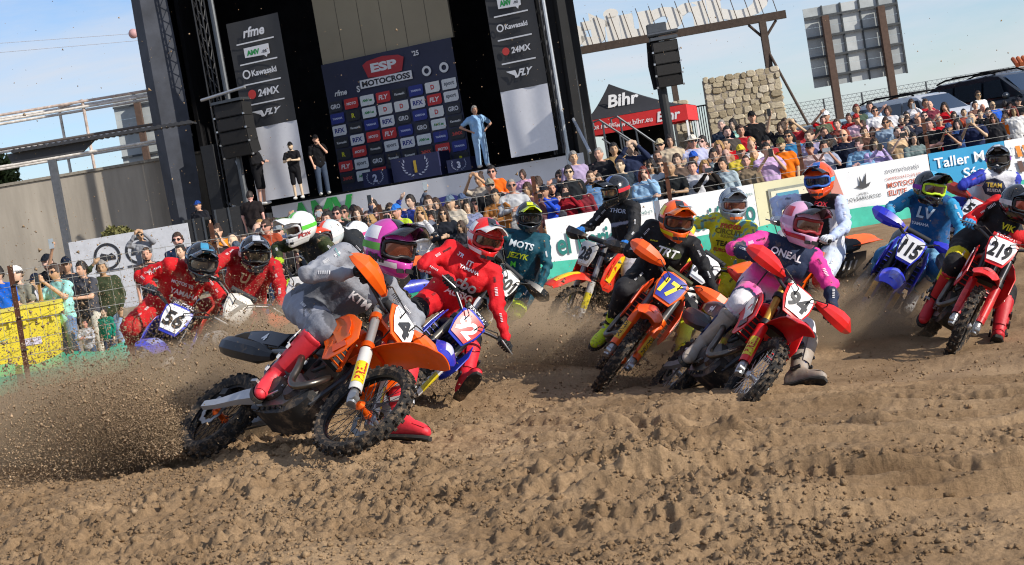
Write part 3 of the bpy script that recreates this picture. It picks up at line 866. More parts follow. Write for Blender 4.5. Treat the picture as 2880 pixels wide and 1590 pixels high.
post(2607, 380, 30.5, 1.75, 'rusty fence post above the blue workshop banner', .0)
wf = root('wire_fence', FL[2], 'thin wire fence strung along the spectator line', 'fence')
for k in range(6):
    z = .42 + k * .25
    ob('wire', MB().tube([p + V(0, -.02, z + .02 * math.sin(k * 3 + i * 2)) for i, p in enumerate(FL)], .0045, 5), mat('#9a9a98', rough=.5, metal=.6), wf)
mb = MB()
for i in range(3):
    a, b = FL[i], FL[i + 1]
    for k in range(26):
        p = a + (b - a) * (k + rnd.random() * .3) / 26 + V(0, -.02, 0)
        mb.tube([p + V(0, 0, .4), p + V(0, 0, 1.68)], .003, 4, cap=False)
ob('mesh_wires', mb, mat('#8f8f8c', rough=.5, metal=.5), wf)
# green ground netting
nt_ = root('shade_netting', FL[1], 'green shade netting along the foot of the fence', 'netting')
M_NET = mat('#1f9c7c', rough=.8, var=.12, scale=5, alpha=.72)
for i in range(3):
    a, b = FL[i] + V(0, -.12, 0), FL[i + 1] + V(0, -.12, 0)
    rows = []
    for k in range(25):
        p = a + (b - a) * k / 24
        h = .34 + .05 * math.sin(k * 1.3 + i) + .02 * math.sin(k * 3.1)
        rows.append([p + V(0, .03 * math.sin(k * 2.2), -.1), p + V(.02, .05 * math.sin(k * 1.7), h * .5), p + V(0, .03 * math.sin(k * 2), h)])
    ob('net_strip', MB().loft(rows, False, False), M_NET, nt_)
u0, u1 = 0, BN.uz(2990, 560)[0]
rows = []
for k in range(90):
    u = u0 + (u1 - u0) * k / 89
    rows.append([BN.w(u, -.15, .32 + .05 * math.sin(k * .9)), BN.w(u, .12 + .02 * math.sin(k * 1.4), .16 + .03 * math.sin(k * .7)), BN.w(u, .26 + .02 * math.sin(k * .5), .09)])
ob('net_strip', MB().loft(rows, False, False), mat('#3aa78f', rough=.8, var=.15, scale=4), nt_)
def hoard(x0, x1, lab, col, z0=.22, z1=1.07, amp=.012, m=None):
    a, b = BN.uz(x0, 600)[0], BN.uz(x1, 600)[0]
    a, b = [onb(x) for x in (x0, x1)]
    r_ = root('trackside_banner', BN.w((a + b) / 2, 0), lab, 'banner')
    ob('sheet', cloth(BN, a, b - .012, z0, z1, .05, max(8, int((b - a) * 9)), 6, amp, .6, a), m or mat(col, rough=.6, var=.05, scale=2), r_)
    return r_, a, b
def onb(x):
    """u on the banner line whose top edge is at photo column x"""
    lo, hi = -5., 20.
    for _ in range(40):
        mid = (lo + hi) / 2
        p = BN.w(mid, 1.0) - CAM
        if 1440 + FPX * (p @ RC) / (p @ FW) < x: lo = mid
        else: hi = mid
    return lo
M_TEAL = mat('#12736e', rough=.6, var=.05)
for xa, xb, lab in ((1532, 1838, 'white newspaper banner with teal lettering, left of the pair'), (1838, 2118, 'white newspaper banner with teal lettering, right of the pair')):
    r_, a, b = hoard(xa, xb, lab, '#e3e4e6')
    txt(r_, 'el Periódico', BN, a + (b - a) * .52, .58, .085, M_TEAL, width=(b - a) * .9, height=.42, bold=.02)
    txt(r_, 'Extremadura', BN, a + (b - a) * .86, .9, .085, M_TEAL, width=(b - a) * .22)
r_, a, b = hoard(2118, 2345, 'cream banner with a blue square emblem in a grey frame', '#d5d1ad')
mb = MB().prism([(-.62, -.3), (.62, -.3), (.62, .3), (-.62, .3)], (BN.u, Zup, BN.n), .004, BN.w((a + b) / 2 + .05, .62, .07)); p = ob('frame_panel', mb, mat('#8b8f86', var=.05), r_)
mb = MB().prism([(-.57, -.25), (.57, -.25), (.57, .25), (-.57, .25)], (BN.u, Zup, BN.n), .004, BN.w((a + b) / 2 + .05, .62, .078)); ob('inner_panel', mb, mat('#dcd7bd', var=.05), p)
for q, c_ in (((-.46, -.12, -.02, .2), '#4f92ad'), ((-.36, -.04, -.02, .12), '#d8e0e0'), ((-.30, -.10, .1, -.02), '#4f92ad')):
    mb = MB(); BN.box(mb, (a + b) / 2 + .05 + q[0], (a + b) / 2 + .05 + q[2], .62 + q[1], .62 + q[3], .083, .087 + .004 * len(r_.children)); ob('emblem', mb, mat(c_, var=.05), r_)
mb = MB().prism([(0, -.42), (.32, -.42), (.12, .42), (0, .42)], (BN.u, Zup, BN.n), .004, BN.w(b - .14, .64, .075)); ob('corner_print', mb, mat('#c9877a', var=.05), r_)
r_, a, b = hoard(2345, 2608, 'white hotel banner with a black bird and red lettering', '#e0e2e6')
M_DK, M_RDT = mat('#3a3b40', var=0), mat('#b2553f', var=0)
w = b - a
txt(r_, 'MOTOCROSS', BN, a + w * .74, .60, .08, M_RDT, width=w * .44, height=.1, bold=.02)
txt(r_, 'ELITE', BN, a + w * .62, .45, .08, M_RDT, width=w * .2, height=.1, bold=.02)
txt(r_, 'CAMPEONATO DE ESPAÑA', BN, a + w * .74, .73, .08, M_RDT, width=w * .46)
txt(r_, 'aroma·hotels', BN, a + w * .70, .88, .08, mat('#77797f', var=0), width=w * .36)
txt(r_, 'LOS BARRUECOS', BN, a + w * .26, .45, .08, M_DK, width=w * .36)
txt(r_, 'HOTEL', BN, a + w * .26, .53, .08, M_DK, width=w * .1)
mb = MB().prism([(-.16, 0), (-.02, -.05), (.1, -.03), (.16, .05), (.06, .02), (.09, .24), (-.01, .05), (-.06, .2), (-.07, .02)], (BN.u, Zup, BN.n), .004, BN.w(a + w * .27, .68, .078)); ob('bird_motif', mb, M_DK, r_)
r_, a, b = hoard(2608, 2822, 'bright blue workshop banner with white serif lettering', '#1c8fc0')
w = b - a
txt(r_, 'Taller Mecánico', BN, a + w * .68, .86, .08, M_WHITE, width=w * 1.25, height=.2, bold=.015)
txt(r_, 'Sánchez', BN, a + w * .74, .58, .08, M_WHITE, width=w * .66, height=.2, bold=.015)
txt(r_, 'Avda. Tel. 927', BN, a + w * .72, .4, .08, M_WHITE, width=w * .5)
txt(r_, 'de Cáceres', BN, a + w * .78, .29, .08, M_WHITE, width=w * .4)
r_, a, b = hoard(2822, 2990, 'white banner with an orange and brown striped emblem', '#dde0e6')
for k in range(3):
    for zz, c_ in ((.82, '#d8862c'), (.52, '#5b4038')):
        mb = MB().prism([(-.05, -.11), (.05, -.11), (.01, .11), (-.09, .11)], (BN.u, Zup, BN.n), .004, BN.w(a + .28 + k * .15, zz, .078)); ob('emblem', mb, mat(c_, var=.04), r_)
# ---------------------------------------------------------------- entrance sign, seen from behind
SG = Pl((1.5, 58.0), (16, 56.0))
(ua, za), (ub, zb) = SG.uz(1590, 140), SG.uz(2212, 50)
sg = root('entrance_sign', SG.w(ub - 1.0, .6), 'rusty steel gateway sign with white letters seen from behind', 'sign')
M_BROWN = mat('#4d4038', rough=.85, var=.2, scale=8)
zm = (za + zb) / 2
mb = MB(); SG.box(mb, ua - 6, ub, zm - .14, zm + .14, .1, -.14); ob('beam', mb, M_BROWN, sg)
txtv, txtf, d = text_geo('Circuito', 1, 0, .062)
wid = ub - .5 - (ua - .6)
k = wid / d[0]
uc = (ub - .5 + ua - .6) / 2
mb = MB()
hh = 1.3 / d[1]
for off in (.0, -.12):
    mb.add(SG.w(uc, zm + .12 + .62, off) + txtv[:, :1] * (-k) * SG.u + txtv[:, 1:2] * hh * Zup, txtf)
ob('letters', mb, mat('#f2efe8', rough=.7, var=.03), sg)
for j in range(18):
    u = ua - .4 + j * wid / 17
    ob('letter_stay', MB().tube([SG.w(u, zm + .1, .08), SG.w(u - .2, zm + 1.15, .06)], .016, 5), M_BROWN, sg)
pu = SG.uz(2165, 200)[0]
ob('column', MB().box(SG.w(pu, zm / 2 - .05, 0), (.24, .24, zm - .1)), M_BROWN, sg)
ob('strut', MB().tube([SG.w(pu + .05, zm - 1.2, .05), SG.w(pu + 1.5, .7, 1.2)], .05, 8), M_BROWN, sg)
for s_ in (-1, 1):
    ob('knee_brace', MB().tube([SG.w(pu, zm - .75, 0), SG.w(pu + s_ * .5, zm - .15, 0)], .05, 8), M_BROWN, sg)
ob('column', MB().box(SG.w(SG.uz(1905, 300)[0], zm / 2 - .05, -.1), (.2, .2, zm - .1)), M_BROWN, sg)
# rubble stone pillars
M_STONE = [mat(c, rough=.95, var=.22, scale=5, bump=.5, bscale=20, spec=.15) for c in ('#bbae94', '#ada087', '#c2b69e', '#a0937b', '#c9beaa')]
_blk = {}
def block(k):
    if k not in _blk:
        r2 = np.random.default_rng(k)
        mb = MB()
        rows = []
        for y, s_ in ((.5, .96), (-.28, 1.0), (-.5, .84)):
            pts = [(-.42, -.45), (0, -.52), (.43, -.44), (.52, 0), (.42, .46), (0, .52), (-.44, .44), (-.52, 0)]
            rows.append([(a * s_ * (1 + .3 * (r2.random() - .5)), y + .1 * (r2.random() - .5), b * s_ * (1 + .3 * (r2.random() - .5))) for a, b in pts])
        mb.loft(rows)
        _blk[k] = mb.mesh(40)
    return _blk[k]
def pillar(pl, x0, x1, ytop, lab, seed):
    u0, zt = pl.uz(x0, ytop); u1 = pl.uz(x1, ytop - 20)[0]
    r_ = root('stone_pillar', pl.w((u0 + u1) / 2, .3), lab, 'pillar')
    mb = MB(); pl.box(mb, u0 + .03, u1 - .03, .1, zt - .05, .035, -.95); ob('mortar_core', mb, mat('#a0968a', rough=.97, var=.2, scale=3), r_)
    q = random.Random(seed)
    z = .7
    while z < zt - .08:
        h = min(q.uniform(.14, .26), zt - z)
        u = u0
        while u < u1 - .02:
            w = min(q.uniform(.15, .40), u1 - u)
            if u1 - u - w < .16: w = u1 - u
            M = Matrix.LocRotScale(Vector(pl.w(u + w / 2, z + h / 2 + q.uniform(-.03, .03), -.02 + q.uniform(-.03, .04))), (Matrix(np.stack([pl.u, -pl.n, Zup], 1)) @ Matrix.Rotation(q.uniform(-.12, .12), 3, 'Y')).to_quaternion(), Vector((w * q.uniform(.9, 1.03), .18, h * q.uniform(.9, 1.12))))
            ob('stone', block(q.randrange(9)), q.choice(M_STONE), r_, M)
            u += w
        z += h
    return r_
SP_ = Pl((6.5, 54.5), (14, 54.0))
pillar(SP_, 1976, 2192, 222, 'large rubble stone pillar right of the mast', 3)
pillar(Pl((5, 57), (14, 57)), 1890, 1932, 285, 'small rubble stone pillar behind the red tent', 4)
# bar gate between the pillars
GT = Pl((5, 55.4), (14, 55.2))
u0, u1 = GT.uz(1935, 320)[0], GT.uz(2012, 300)[0]
gt = root('bar_gate', GT.w((u0 + u1) / 2, .3), 'dark metal bar gate left of the large stone pillar', 'gate')
zt = GT.uz(1960, 300)[1]
for j in range(13):
    u = u0 + (u1 - u0) * j / 12
    ob('bar', MB().tube([GT.w(u, .4, 0), GT.w(u, zt, 0)], .018, 5), mat('#4c5560', rough=.6, metal=.4), gt)
for z in (.5, 1.4, zt):
    ob('gate_rail', MB().tube([GT.w(u0, z, 0), GT.w(u1, z, 0)], .03, 6), mat('#3a3c40', rough=.6), gt)
ob('gate_post', MB().box(GT.w(u1 + .1, zt / 2, 0), (.16, .16, zt + .2)), mat('#26272a', rough=.6), gt)
# black and red canopy tent
TN = Pl((2.4, 46.0), (9, 44.5))
(u0, zv), (u1, _) = TN.uz(1640, 330), TN.uz(1930, 300)
zp = TN.uz(1711, 228)[1]
z1 = TN.uz(1780, 318)[1]
tn = root('canopy_tent', TN.w((u0 + u1) / 2, .5), 'black pop-up tent with a red printed valance beside the stage', 'tent')
D_ = 3.2
uc = TN.uz(1711, 240, -1.5)[0]
def roofp(s, t):
    c = [TN.w(u0, z1, 0), TN.w(u1, z1, 0), TN.w(u1, z1, -D_), TN.w(u0, z1, -D_)]
    a = c[s] + (c[(s + 1) % 4] - c[s]) * t
    return a
rows = []
ap = TN.w(uc, zp, -D_ / 2)
for k in np.linspace(0, 1, 9):
    row = []
    for s in range(4):
        for t in np.linspace(0, 1, 6, endpoint=False):
            a = roofp(s, t)
            p = a + (ap - a) * k
            p[2] = a[2] + (zp - a[2]) * (k ** 1.35)
            row.append(p)
    rows.append(row)
ob('roof', MB().loft(rows, True, False), mat('#2c2c31', rough=.75, var=.12, scale=2), tn)
rows = [[roofp(s, t) + V(0, 0, z) for s in range(4) for t in np.linspace(0, 1, 6, endpoint=False)] for z in (-.01, -.24 - .0, -.46)]
ob('valance', MB().loft(rows, True, False), mat('#d02a2c', rough=.7, var=.08), tn)
txt(tn, 'Bihr', TN, u0 + (u1 - u0) * .82, z1 - .24, .02, M_WHITE, width=.7, bold=.03, shear=.2)
txt(tn, 'www.bihr.eu', TN, u0 + (u1 - u0) * .48, z1 - .26, .02, M_WHITE, width=1.1, bold=.01)
txt(tn, 'FOR RIDERS', TN, u0 + (u1 - u0) * .18, z1 - .24, .02, M_WHITE, width=.8, bold=.02, shear=.2)
k = .45
pa = (roofp(0, .5) + (ap - roofp(0, .5)) * k); pa[2] = z1 + (zp - z1) * k ** 1.35
dv = nrm((ap - roofp(0, .5)))
ob('lettering', tmesh('Bihr', pa + V(0, -.1, .12), TN.u, nrm(V(0, .35, .9)), width=.95, bold=.03, shear=.2), M_WHITE, tn)
for u in (u0 + .05, u1 - .05):
    for o_ in (-.05, -D_ + .05):
        ob('leg', MB().box(TN.w(u, z1 / 2 + .1, o_), (.06, .06, z1 - .2)), M_WHITE, tn)
mb = MB(); TN.box(mb, u0 + .1, u0 + 2.2, .6, z1 - .1, -D_ + .1, -D_ + .05); ob('back_sheet', mb, M_BLK, tn)
# stair handrails beside the stage
HR_ = Pl((2, 41.5), (8, 41.0))
hr = root('stair_handrail', HR_.w(HR_.uz(1760, 420)[0], .5), 'steel stair handrails right of the stage', 'handrail')
for pts in (((1668, 345), (1685, 338), (1800, 412)), ((1718, 335), (1735, 328), (1842, 402))):
    P_ = [HR_.px(x, y) for x, y in pts]
    P_ = [P_[0] - V(0, 0, .12)] + P_
    ob('rail', MB().tube(P_, .03, 8), M_STEEL, hr)
    ob('lower_rail', MB().tube([p - V(0, 0, .5) for p in P_[2:]], .025, 8), M_STEEL, hr)
    for t in (.08, .5, .95):
        p = P_[2] + (P_[3] - P_[2]) * t
        ob('baluster', MB().tube([p, p - V(0, 0, 1.1)], .025, 6), M_STEEL, hr)
# ---------------------------------------------------------------- billboards seen from behind
def billboard(pl, TL, TR, BL, nc, nr, posts, lab):
    u0, z1 = pl.uz(*TL); u1 = pl.uz(*TR)[0]; z0 = pl.uz(*BL)[1]
    u0 = (u0 + pl.uz(*BL)[0]) / 2
    r_ = root('billboard', pl.w((u0 + u1) / 2, .5), lab, 'billboard')
    ms = [mat(c, rough=.6, var=.12, scale=2) for c in ('#b4babb', '#a2a8aa', '#c2c7c8')]
    for i in range(nc):
        for j in range(nr):
            a, b = u0 + (u1 - u0) * i / nc, u0 + (u1 - u0) * (i + 1) / nc
            c, d = z0 + (z1 - z0) * j / nr, z0 + (z1 - z0) * (j + 1) / nr
            mb = MB(); pl.box(mb, a + .008, b - .008, c + .004, d - .004, 0, -.05); ob('panel', mb, ms[(i * 7 + j * 3) % 3], r_)
    for i in range(1, nc + 1):
        u = u0 + (u1 - u0) * i / nc
        mb = MB(); pl.box(mb, u - .03, u + .03, z0 - .02, z1 + .02, .07, .004); ob('stud', mb, mat('#4a4f52', rough=.6, metal=.4), r_)
    for j in range(nr):
        z = z0 + (z1 - z0) * (j + .5) / nr
        mb = MB(); pl.box(mb, u0, u1, z - .04, z + .04, .14, .072); ob('girt', mb, mat('#4f5356', rough=.6, metal=.4), r_)
    for x, y in posts:
        u = pl.uz(x, y)[0]
        ob('post', MB().box(pl.w(u, z1 / 2 - .3, .34), (.26, .3, z1 - .2)), mat('#57443a', rough=.85, var=.15), r_)
billboard(Pl((10, 60), (20, 59.4)), (2262, 26), (2520, 0), (2285, 250), 5, 4, ((2335, 180), (2490, 150)), 'grey sheet metal billboard on two brown posts, by the car park')
billboard(Pl((-20, 70), (0, 70)), (318, 270), (640, 215), (345, 480), 5, 3, ((410, 400),), 'grey sheet metal billboard rising behind the concrete wall')
# ---------------------------------------------------------------- car park: low wall, mesh fence, cars, house
LW = Pl((9, 64.0), (30, 62.0))
u0, u1 = LW.uz(2200, 400)[0], LW.uz(3000, 300)[0]
zt = LW.uz(2350, 335)[1]
lw = root('panel_wall', LW.w((u0 + u1) / 2, .4), 'low beige concrete panel wall behind the car park', 'wall')
for k in range(14):
    a = u0 + (u1 - u0) * k / 14
    mb = MB(); LW.box(mb, a + .02, a + (u1 - u0) / 14 - .02, .3, zt, 0, -.12); ob('panel', mb, mat('#b7aa94' if k % 3 else '#a79b88', rough=.95, var=.15), lw)
cf = root('mesh_fence', LW.w((u0 + u1) / 2, zt, 0), 'tall thin wire mesh fence behind the car park', 'fence')
zt2 = LW.uz(2720, 210)[1]
for x in (2310, 2420, 2605, 2800, 2870):
    u = LW.uz(x, 250)[0]
    ob('post', MB().tube([LW.w(u, .4, .1), LW.w(u, zt2, .1)], .035, 6), M_STEEL, cf)
mb = MB()
for k in range(7):
    z = zt + (zt2 - zt) * k / 6
    mb.tube([LW.w(u0, z, .1), LW.w(u1, z, .1)], .009, 4)
for k in range(60):
    u = u0 + (u1 - u0) * k / 60
    mb.tube([LW.w(u, zt, .1), LW.w(u + .6, zt2, .1)], .006, 3, cap=False)
    mb.tube([LW.w(u + .6, zt, .1), LW.w(u, zt2, .1)], .006, 3, cap=False)
ob('mesh', mb, mat('#7d8288', rough=.5, metal=.4), cf)
def car(p, yaw, col, lab, roofrack=False, s=1.):
    r_ = root('parked_car', p, lab, 'car', 'cars in the car park', rz=yaw, local=True)
    r_.scale = (s, s, s)
    paint = mat(col, rough=.3, metal=.35, var=.04, coat=.6)
    W = .92
    prof = [(-2.3, .45, .55, .96), (-2.32, .42, .95, .98), (-2.1, .40, 1.08, 1.0), (-1.2, .36, 1.10, 1.0), (.8, .36, 1.08, 1.0), (1.2, .36, 1.06, .99), (2.0, .40, .98, .96), (2.28, .44, .86, .88), (2.34, .5, .72, .80)]
    rows = []
    for x, z0, z1, k in prof:
        w = W * k
        rows.append([(x, -w * .92, z0), (x, -w, z0 + .15), (x, -w, z1 - .12), (x, -w * .9, z1), (x, 0, z1 + .02), (x, w * .9, z1), (x, w, z1 - .12), (x, w, z0 + .15), (x, w * .92, z0)])
    ob('body', MB().loft(rows), paint, r_)
    rows = []
    for x, z, w in ((-2.15, 1.09, .86), (-1.95, 1.55, .74), (-1.6, 1.68, .70), (.1, 1.70, .70), (.35, 1.66, .70), (1.1, 1.09, .82)):
        rows.append([(x, -w, z), (x, -w * .9, z + .03), (x, w * .9, z + .03), (x, w, z), (x * .98, w + .06, 1.06), (x * .98, -w - .06, 1.06)])
    ob('cabin', MB().loft(rows), paint, r_)
    gl = mat('#1b2733', rough=.06, var=.0, coat=1., spec=.8)
    ob('windscreen', MB().loft([[(1.02, -.72, 1.14), (1.02, .72, 1.14)], [(.44, .62, 1.64), (.44, -.62, 1.64)][::-1]], False).add([(1.05, -.70, 1.15), (1.05, .70, 1.15), (.47, .60, 1.655), (.47, -.60, 1.655)], [(0, 1, 2, 3)]), gl, r_)
    for sd in (-1, 1):
        for a, b in ((-1.85, -1.05), (-.98, -.12), (-.05, .62)):
            q = lambda x, z: (x, sd * (.885 - (z - 1.1) * .22 + .008), z)
            t2 = min(b, .45)
            ob('side_window', MB().add([q(a, 1.14), q(b, 1.14), q(t2 if b > .5 else b, 1.58), q(a + (.18 if a < -1.8 else 0), 1.58)], [(0, 1, 2, 3)]), gl, r_)
        for x in (-1.4, 1.4):
            w_ = ob('wheel', MB().lathe([(.0, .0), (.2, .02), (.22, -.01), (.36, -.01), (.37, -.1), (.37, -.22), (0, -.22)], (x, sd * .93, .37), (0, sd, 0), 22), mat('#1a1a1b', rough=.8), r_)
            ob('hubcap', MB().lathe([(0, .03), (.19, .022), (.2, .0)], (x, sd * .935, .37), (0, sd, 0), 16), M_ALU, w_)
        ob('headlight', MB().ell((2.2, sd * .66, .82), (.14, .17, .07)), mat('#d8dde2', rough=.1, coat=1.), r_)
        ob('mirror', MB().ell((.75, sd * 1.02, 1.14), (.08, .12, .09)), paint, r_)
    ob('grille', MB().box((2.3, 0, .72), (.08, .9, .2)), mat('#17181a', rough=.4), r_)
    for k in range(3):
        ob('grille_bar', MB().box((2.345, 0, .66 + .06 * k), (.02, .85, .018)), M_ALU, r_)
    if roofrack:
        for sd in (-1, 1):
            ob('roof_rail', MB().tube([(-1.7, sd * .6, 1.72), (-1.4, sd * .6, 1.80), (0, sd * .6, 1.82), (.2, sd * .6, 1.73)], .025, 6), M_BLK, r_)
        for x in (-1.1, -.2):
            ob('roof_bar', MB().box((x, 0, 1.83), (.07, 1.3, .04)), M_BLK, r_)
    return r_
car((at(2600, 330, 43))[:2].tolist() + [.70], R_(-52), '#c9ccd2', 'silver off-road car with roof rails in the car park', True, .98)
car((at(2835, 300, 46))[:2].tolist() + [.72], R_(-55), '#1c2530', 'dark blue car at the right edge of the car park', True, 1.12)
car((at(2395, 400, 43.5))[:2].tolist() + [.40], R_(-65), '#a8c4cc', 'pale blue car behind the boys in red', False, .98)
# house corner with a tiled roof at the right edge
HP = Pl((20, 62), (40, 62))
u0, zt = HP.uz(2868, 188)
hs_ = root('house', HP.w(u0 + 4, .5), 'white house with a red tiled roof at the right edge', 'house')
mb = MB(); HP.box(mb, u0 + .1, u0 + 9, .3, zt - .02, -.3, -6); ob('wall', mb, M_WHITE, hs_)
rf = ob('roof', MB().prism([(-.2, 0), (9.3, 0), (9.3, 1.6), (1.2, 1.6)], (HP.u, Zup * .5 - HP.n * .85, nrm(Zup + HP.n * .3)), .1, HP.w(u0, zt, .1)), mat('#a5552f', rough=.9, var=.2), hs_)
for k in range(24):
    ob('roof_tile', MB().tube([HP.w(u0 - .15 + k * .2, zt + .09, .16), HP.w(u0 - .15 + k * .2 + .02, zt + .36, -.3)], .085, 8), mat('#b4633a' if k % 3 else '#9c4d2b', rough=.9, var=.2), rf)
mb = MB(); HP.box(mb, u0 + 2, u0 + 2.9, zt - 1.5, zt - .4, -.28, -.3); ob('window', mb, mat('#2a3038', rough=.1), hs_)
# tree behind the wall on the left
def tree(p, R, h, lab, seed, leaf='#5d6b35'):
    r_ = root('tree', p, lab, 'tree', local=True)
    q = np.random.default_rng(seed)
    mb = MB().tube([V(0, 0, 0), V(.05, 0, h * .4), V(0, .05, h * .7), V(.1, 0, h)], [.14, .11, .08, .03], 8)
    for k in range(7):
        a = k * .9
        mb.tube([V(0, 0, h * (.55 + .05 * k)), V(math.cos(a) * R * .4, math.sin(a) * R * .4, h * (.7 + .05 * k)), V(math.cos(a) * R * .8, math.sin(a) * R * .8, h * (.82 + .05 * k))], [.05, .035, .01], 5)
    ob('trunk', mb, mat('#5a4a3a', rough=.95, var=.2), r_)
    n = 5200
    d = q.normal(size=(n, 3)); d /= np.linalg.norm(d, axis=1)[:, None]
    cl = q.normal(size=(40, 3)); cl = cl / np.linalg.norm(cl, axis=1)[:, None] * (q.random((40, 1)) ** .4) * R * .85
    c = cl[q.integers(0, 40, n)] + d * (q.random((n, 1)) ** .5) * R * .34
    c[:, 2] *= .85
    c[:, 2] += h
    a = q.normal(size=(n, 3)); a /= np.linalg.norm(a, axis=1)[:, None]
    b = np.cross(a, d); b /= np.linalg.norm(b, axis=1)[:, None] + 1e-9
    s = .07 + .06 * q.random((n, 1))
    v = np.stack([c - a * s, c + b * s * .5, c + a * s, c - b * s * .5], 1).reshape(-1, 3)
    ob('crown', bigmesh(v, np.arange(n * 4).reshape(-1, 4)), mat(leaf, rough=.7, var=.35, scale=2.5), r_)
p = at(0, 520, 60)
tree((p[0] - .2, p[1], .3), 1.15, p[2] + .05, 'green broadleaf tree behind the concrete wall at the left edge', 5)
for k, (x, y, D) in enumerate(((322, 668, 36.5), (345, 660, 36.5))):
    p = at(x, y, D)
    tree((p[0], p[1], p[2] - .55), .28, .5, 'small scrubby shrub behind the white hoarding, %s' % ('left of two' if k == 0 else 'right of two'), 9 + k, '#77743f')
# power line with a marker ball
PW = Pl((-40, 90), (40, 90))
pl_ = root('power_line', PW.w(-25, 15), 'thin power line with a marker ball high in the sky', 'power line')
for dy in (0, 26):
    ob('cable', MB().tube([PW.px(-600, 175 + dy), PW.px(0, 122 + dy), PW.px(375, 95 + dy * .8), PW.px(700, 60 + dy * .6)], .012, 4), mat('#b9b6b8', rough=.6), pl_)
ob('marker_ball', MB().ell(PW.px(375, 95), (.28, .28, .28)), mat('#b98f8f', rough=.6), pl_)

# ---------------------------------------------------------------- motocross bikes (local frame: x forward, y left, z up, origin under the rear axle)
AXS = nrm(V(-.438, 0, .899)); AXP = V(1.13, 0, .95)
FA_, RA_ = V(1.485, 0, .345), V(0, 0, .335)
def fork_pt(s, y=0., f=0.):
    return FA_ + AXS * s + V(.899, 0, .438) * (f - .02) + V(0, y, 0)
def wheel_parts(c, R, w, rr, pre, nk, rear):
    P = []
    hw = w / 2
    r0 = R - .016
    prof = [(rr - .004, -hw * .55), (rr + .012, -hw * .8), (R - .055, -hw), (R - .03, -hw * .93), (r0 - .004, -hw * .62), (r0, 0), (r0 - .004, hw * .62), (R - .03, hw * .93), (R - .055, hw), (rr + .012, hw * .8), (rr - .004, hw * .55)]
    mb = MB().lathe(prof, c, (0, 1, 0), 48)
    for k in range(nk):
        a0 = 2 * math.pi * k / nk
        rows = [(-.27, .19), (.27, .19)] if k % 2 else [(-.12, .16), (.12, .16)] if rear else [(0, .24)]
        for yk, wk in rows + [(-.74, .20), (.74, .20)]:
            a = a0 + (.5 * 6.283 / nk if abs(yk) > .5 else 0)
            d = V(math.cos(a), 0, math.sin(a)); t = V(-math.sin(a), 0, math.cos(a)); y = V(0, 1, 0)
            tilt = .55 * math.copysign(1, yk) if abs(yk) > .5 else yk * .25
            n_ = d * math.cos(tilt) + y * math.sin(tilt); b_ = np.cross(n_, t)
            rad = r0 - (.004 if abs(yk) < .5 else .020)
            p = c + d * (rad + .004) + y * yk * hw
            mb.box(p + n_ * .004, (.027 if rear else .022, wk * w * .82, .032 if rear else .028), np.stack([t, b_, n_], 1))
    P.append(('tyre', mb.mesh(40), 'tyre', pre))
    P.append(('rim', MB().lathe([(rr + .008, -.03), (rr + .004, -.024), (rr - .012, -.014), (rr - .016, 0), (rr - .012, .014), (rr + .004, .024), (rr + .008, .03), (rr + .0, 0)], c, (0, 1, 0), 44, True).mesh(), 'rim', pre))
    mb = MB()
    for k in range(36):
        a = 2 * math.pi * k / 36
        s = 1 if k % 2 else -1
        b = a + (.42 if (k // 2) % 2 else -.42)
        mb.tube([c + V(math.cos(b) * .03, s * .028, math.sin(b) * .03), c + V(math.cos(a) * (rr - .012), 0, math.sin(a) * (rr - .012))], .0022, 4, cap=False)
    P.append(('spokes', mb.mesh(0), 'spoke', pre))
    P.append(('hub', MB().lathe([(0, -.06), (.018, -.06), (.034, -.04), (.02, -.025), (.02, .025), (.034, .04), (.018, .06), (0, .06)], c, (0, 1, 0), 18).mesh(), 'hub', pre))
    sy = -.062 if rear else .072
    pr = []
    n = 60
    rows = []
    for k in range(n):
        a = 2 * math.pi * k / n
        ro = (.118 if rear else .132) + .006 * math.sin(a * 10)
        d = V(math.cos(a), 0, math.sin(a))
        rows.append([c + d * ro + V(0, sy, 0), c + d * (ro - .034) + V(0, sy, 0), c + d * (ro - .034) + V(0, sy + .004, 0), c + d * ro + V(0, sy + .004, 0)])
    mb = MB(); rows.append(rows[0]); mb.loft(rows, True, False)
    P.append(('brake_disc', mb.mesh(), 'disc', pre))
    return P
def strip(path, widths, drop, th=.006, n=9, flat=.0):
    """arched sheet along a path in the x-z plane; drop = edge fall for each station"""
    rows = []
    path = np.asarray(path, float)
    T = np.gradient(path, axis=0)
    for (x, z), t, w, d in zip(path, T, widths, drop):
        nn = nrm(V(-t[1], 0, t[0]))
        s = np.linspace(-1, 1, n)
        top = [V(x, w / 2 * k, z) - nn * d * abs(k) ** 2.2 for k in s]
        rows.append(top + [p - nn * th for p in top[::-1]])
    return MB().loft(rows)
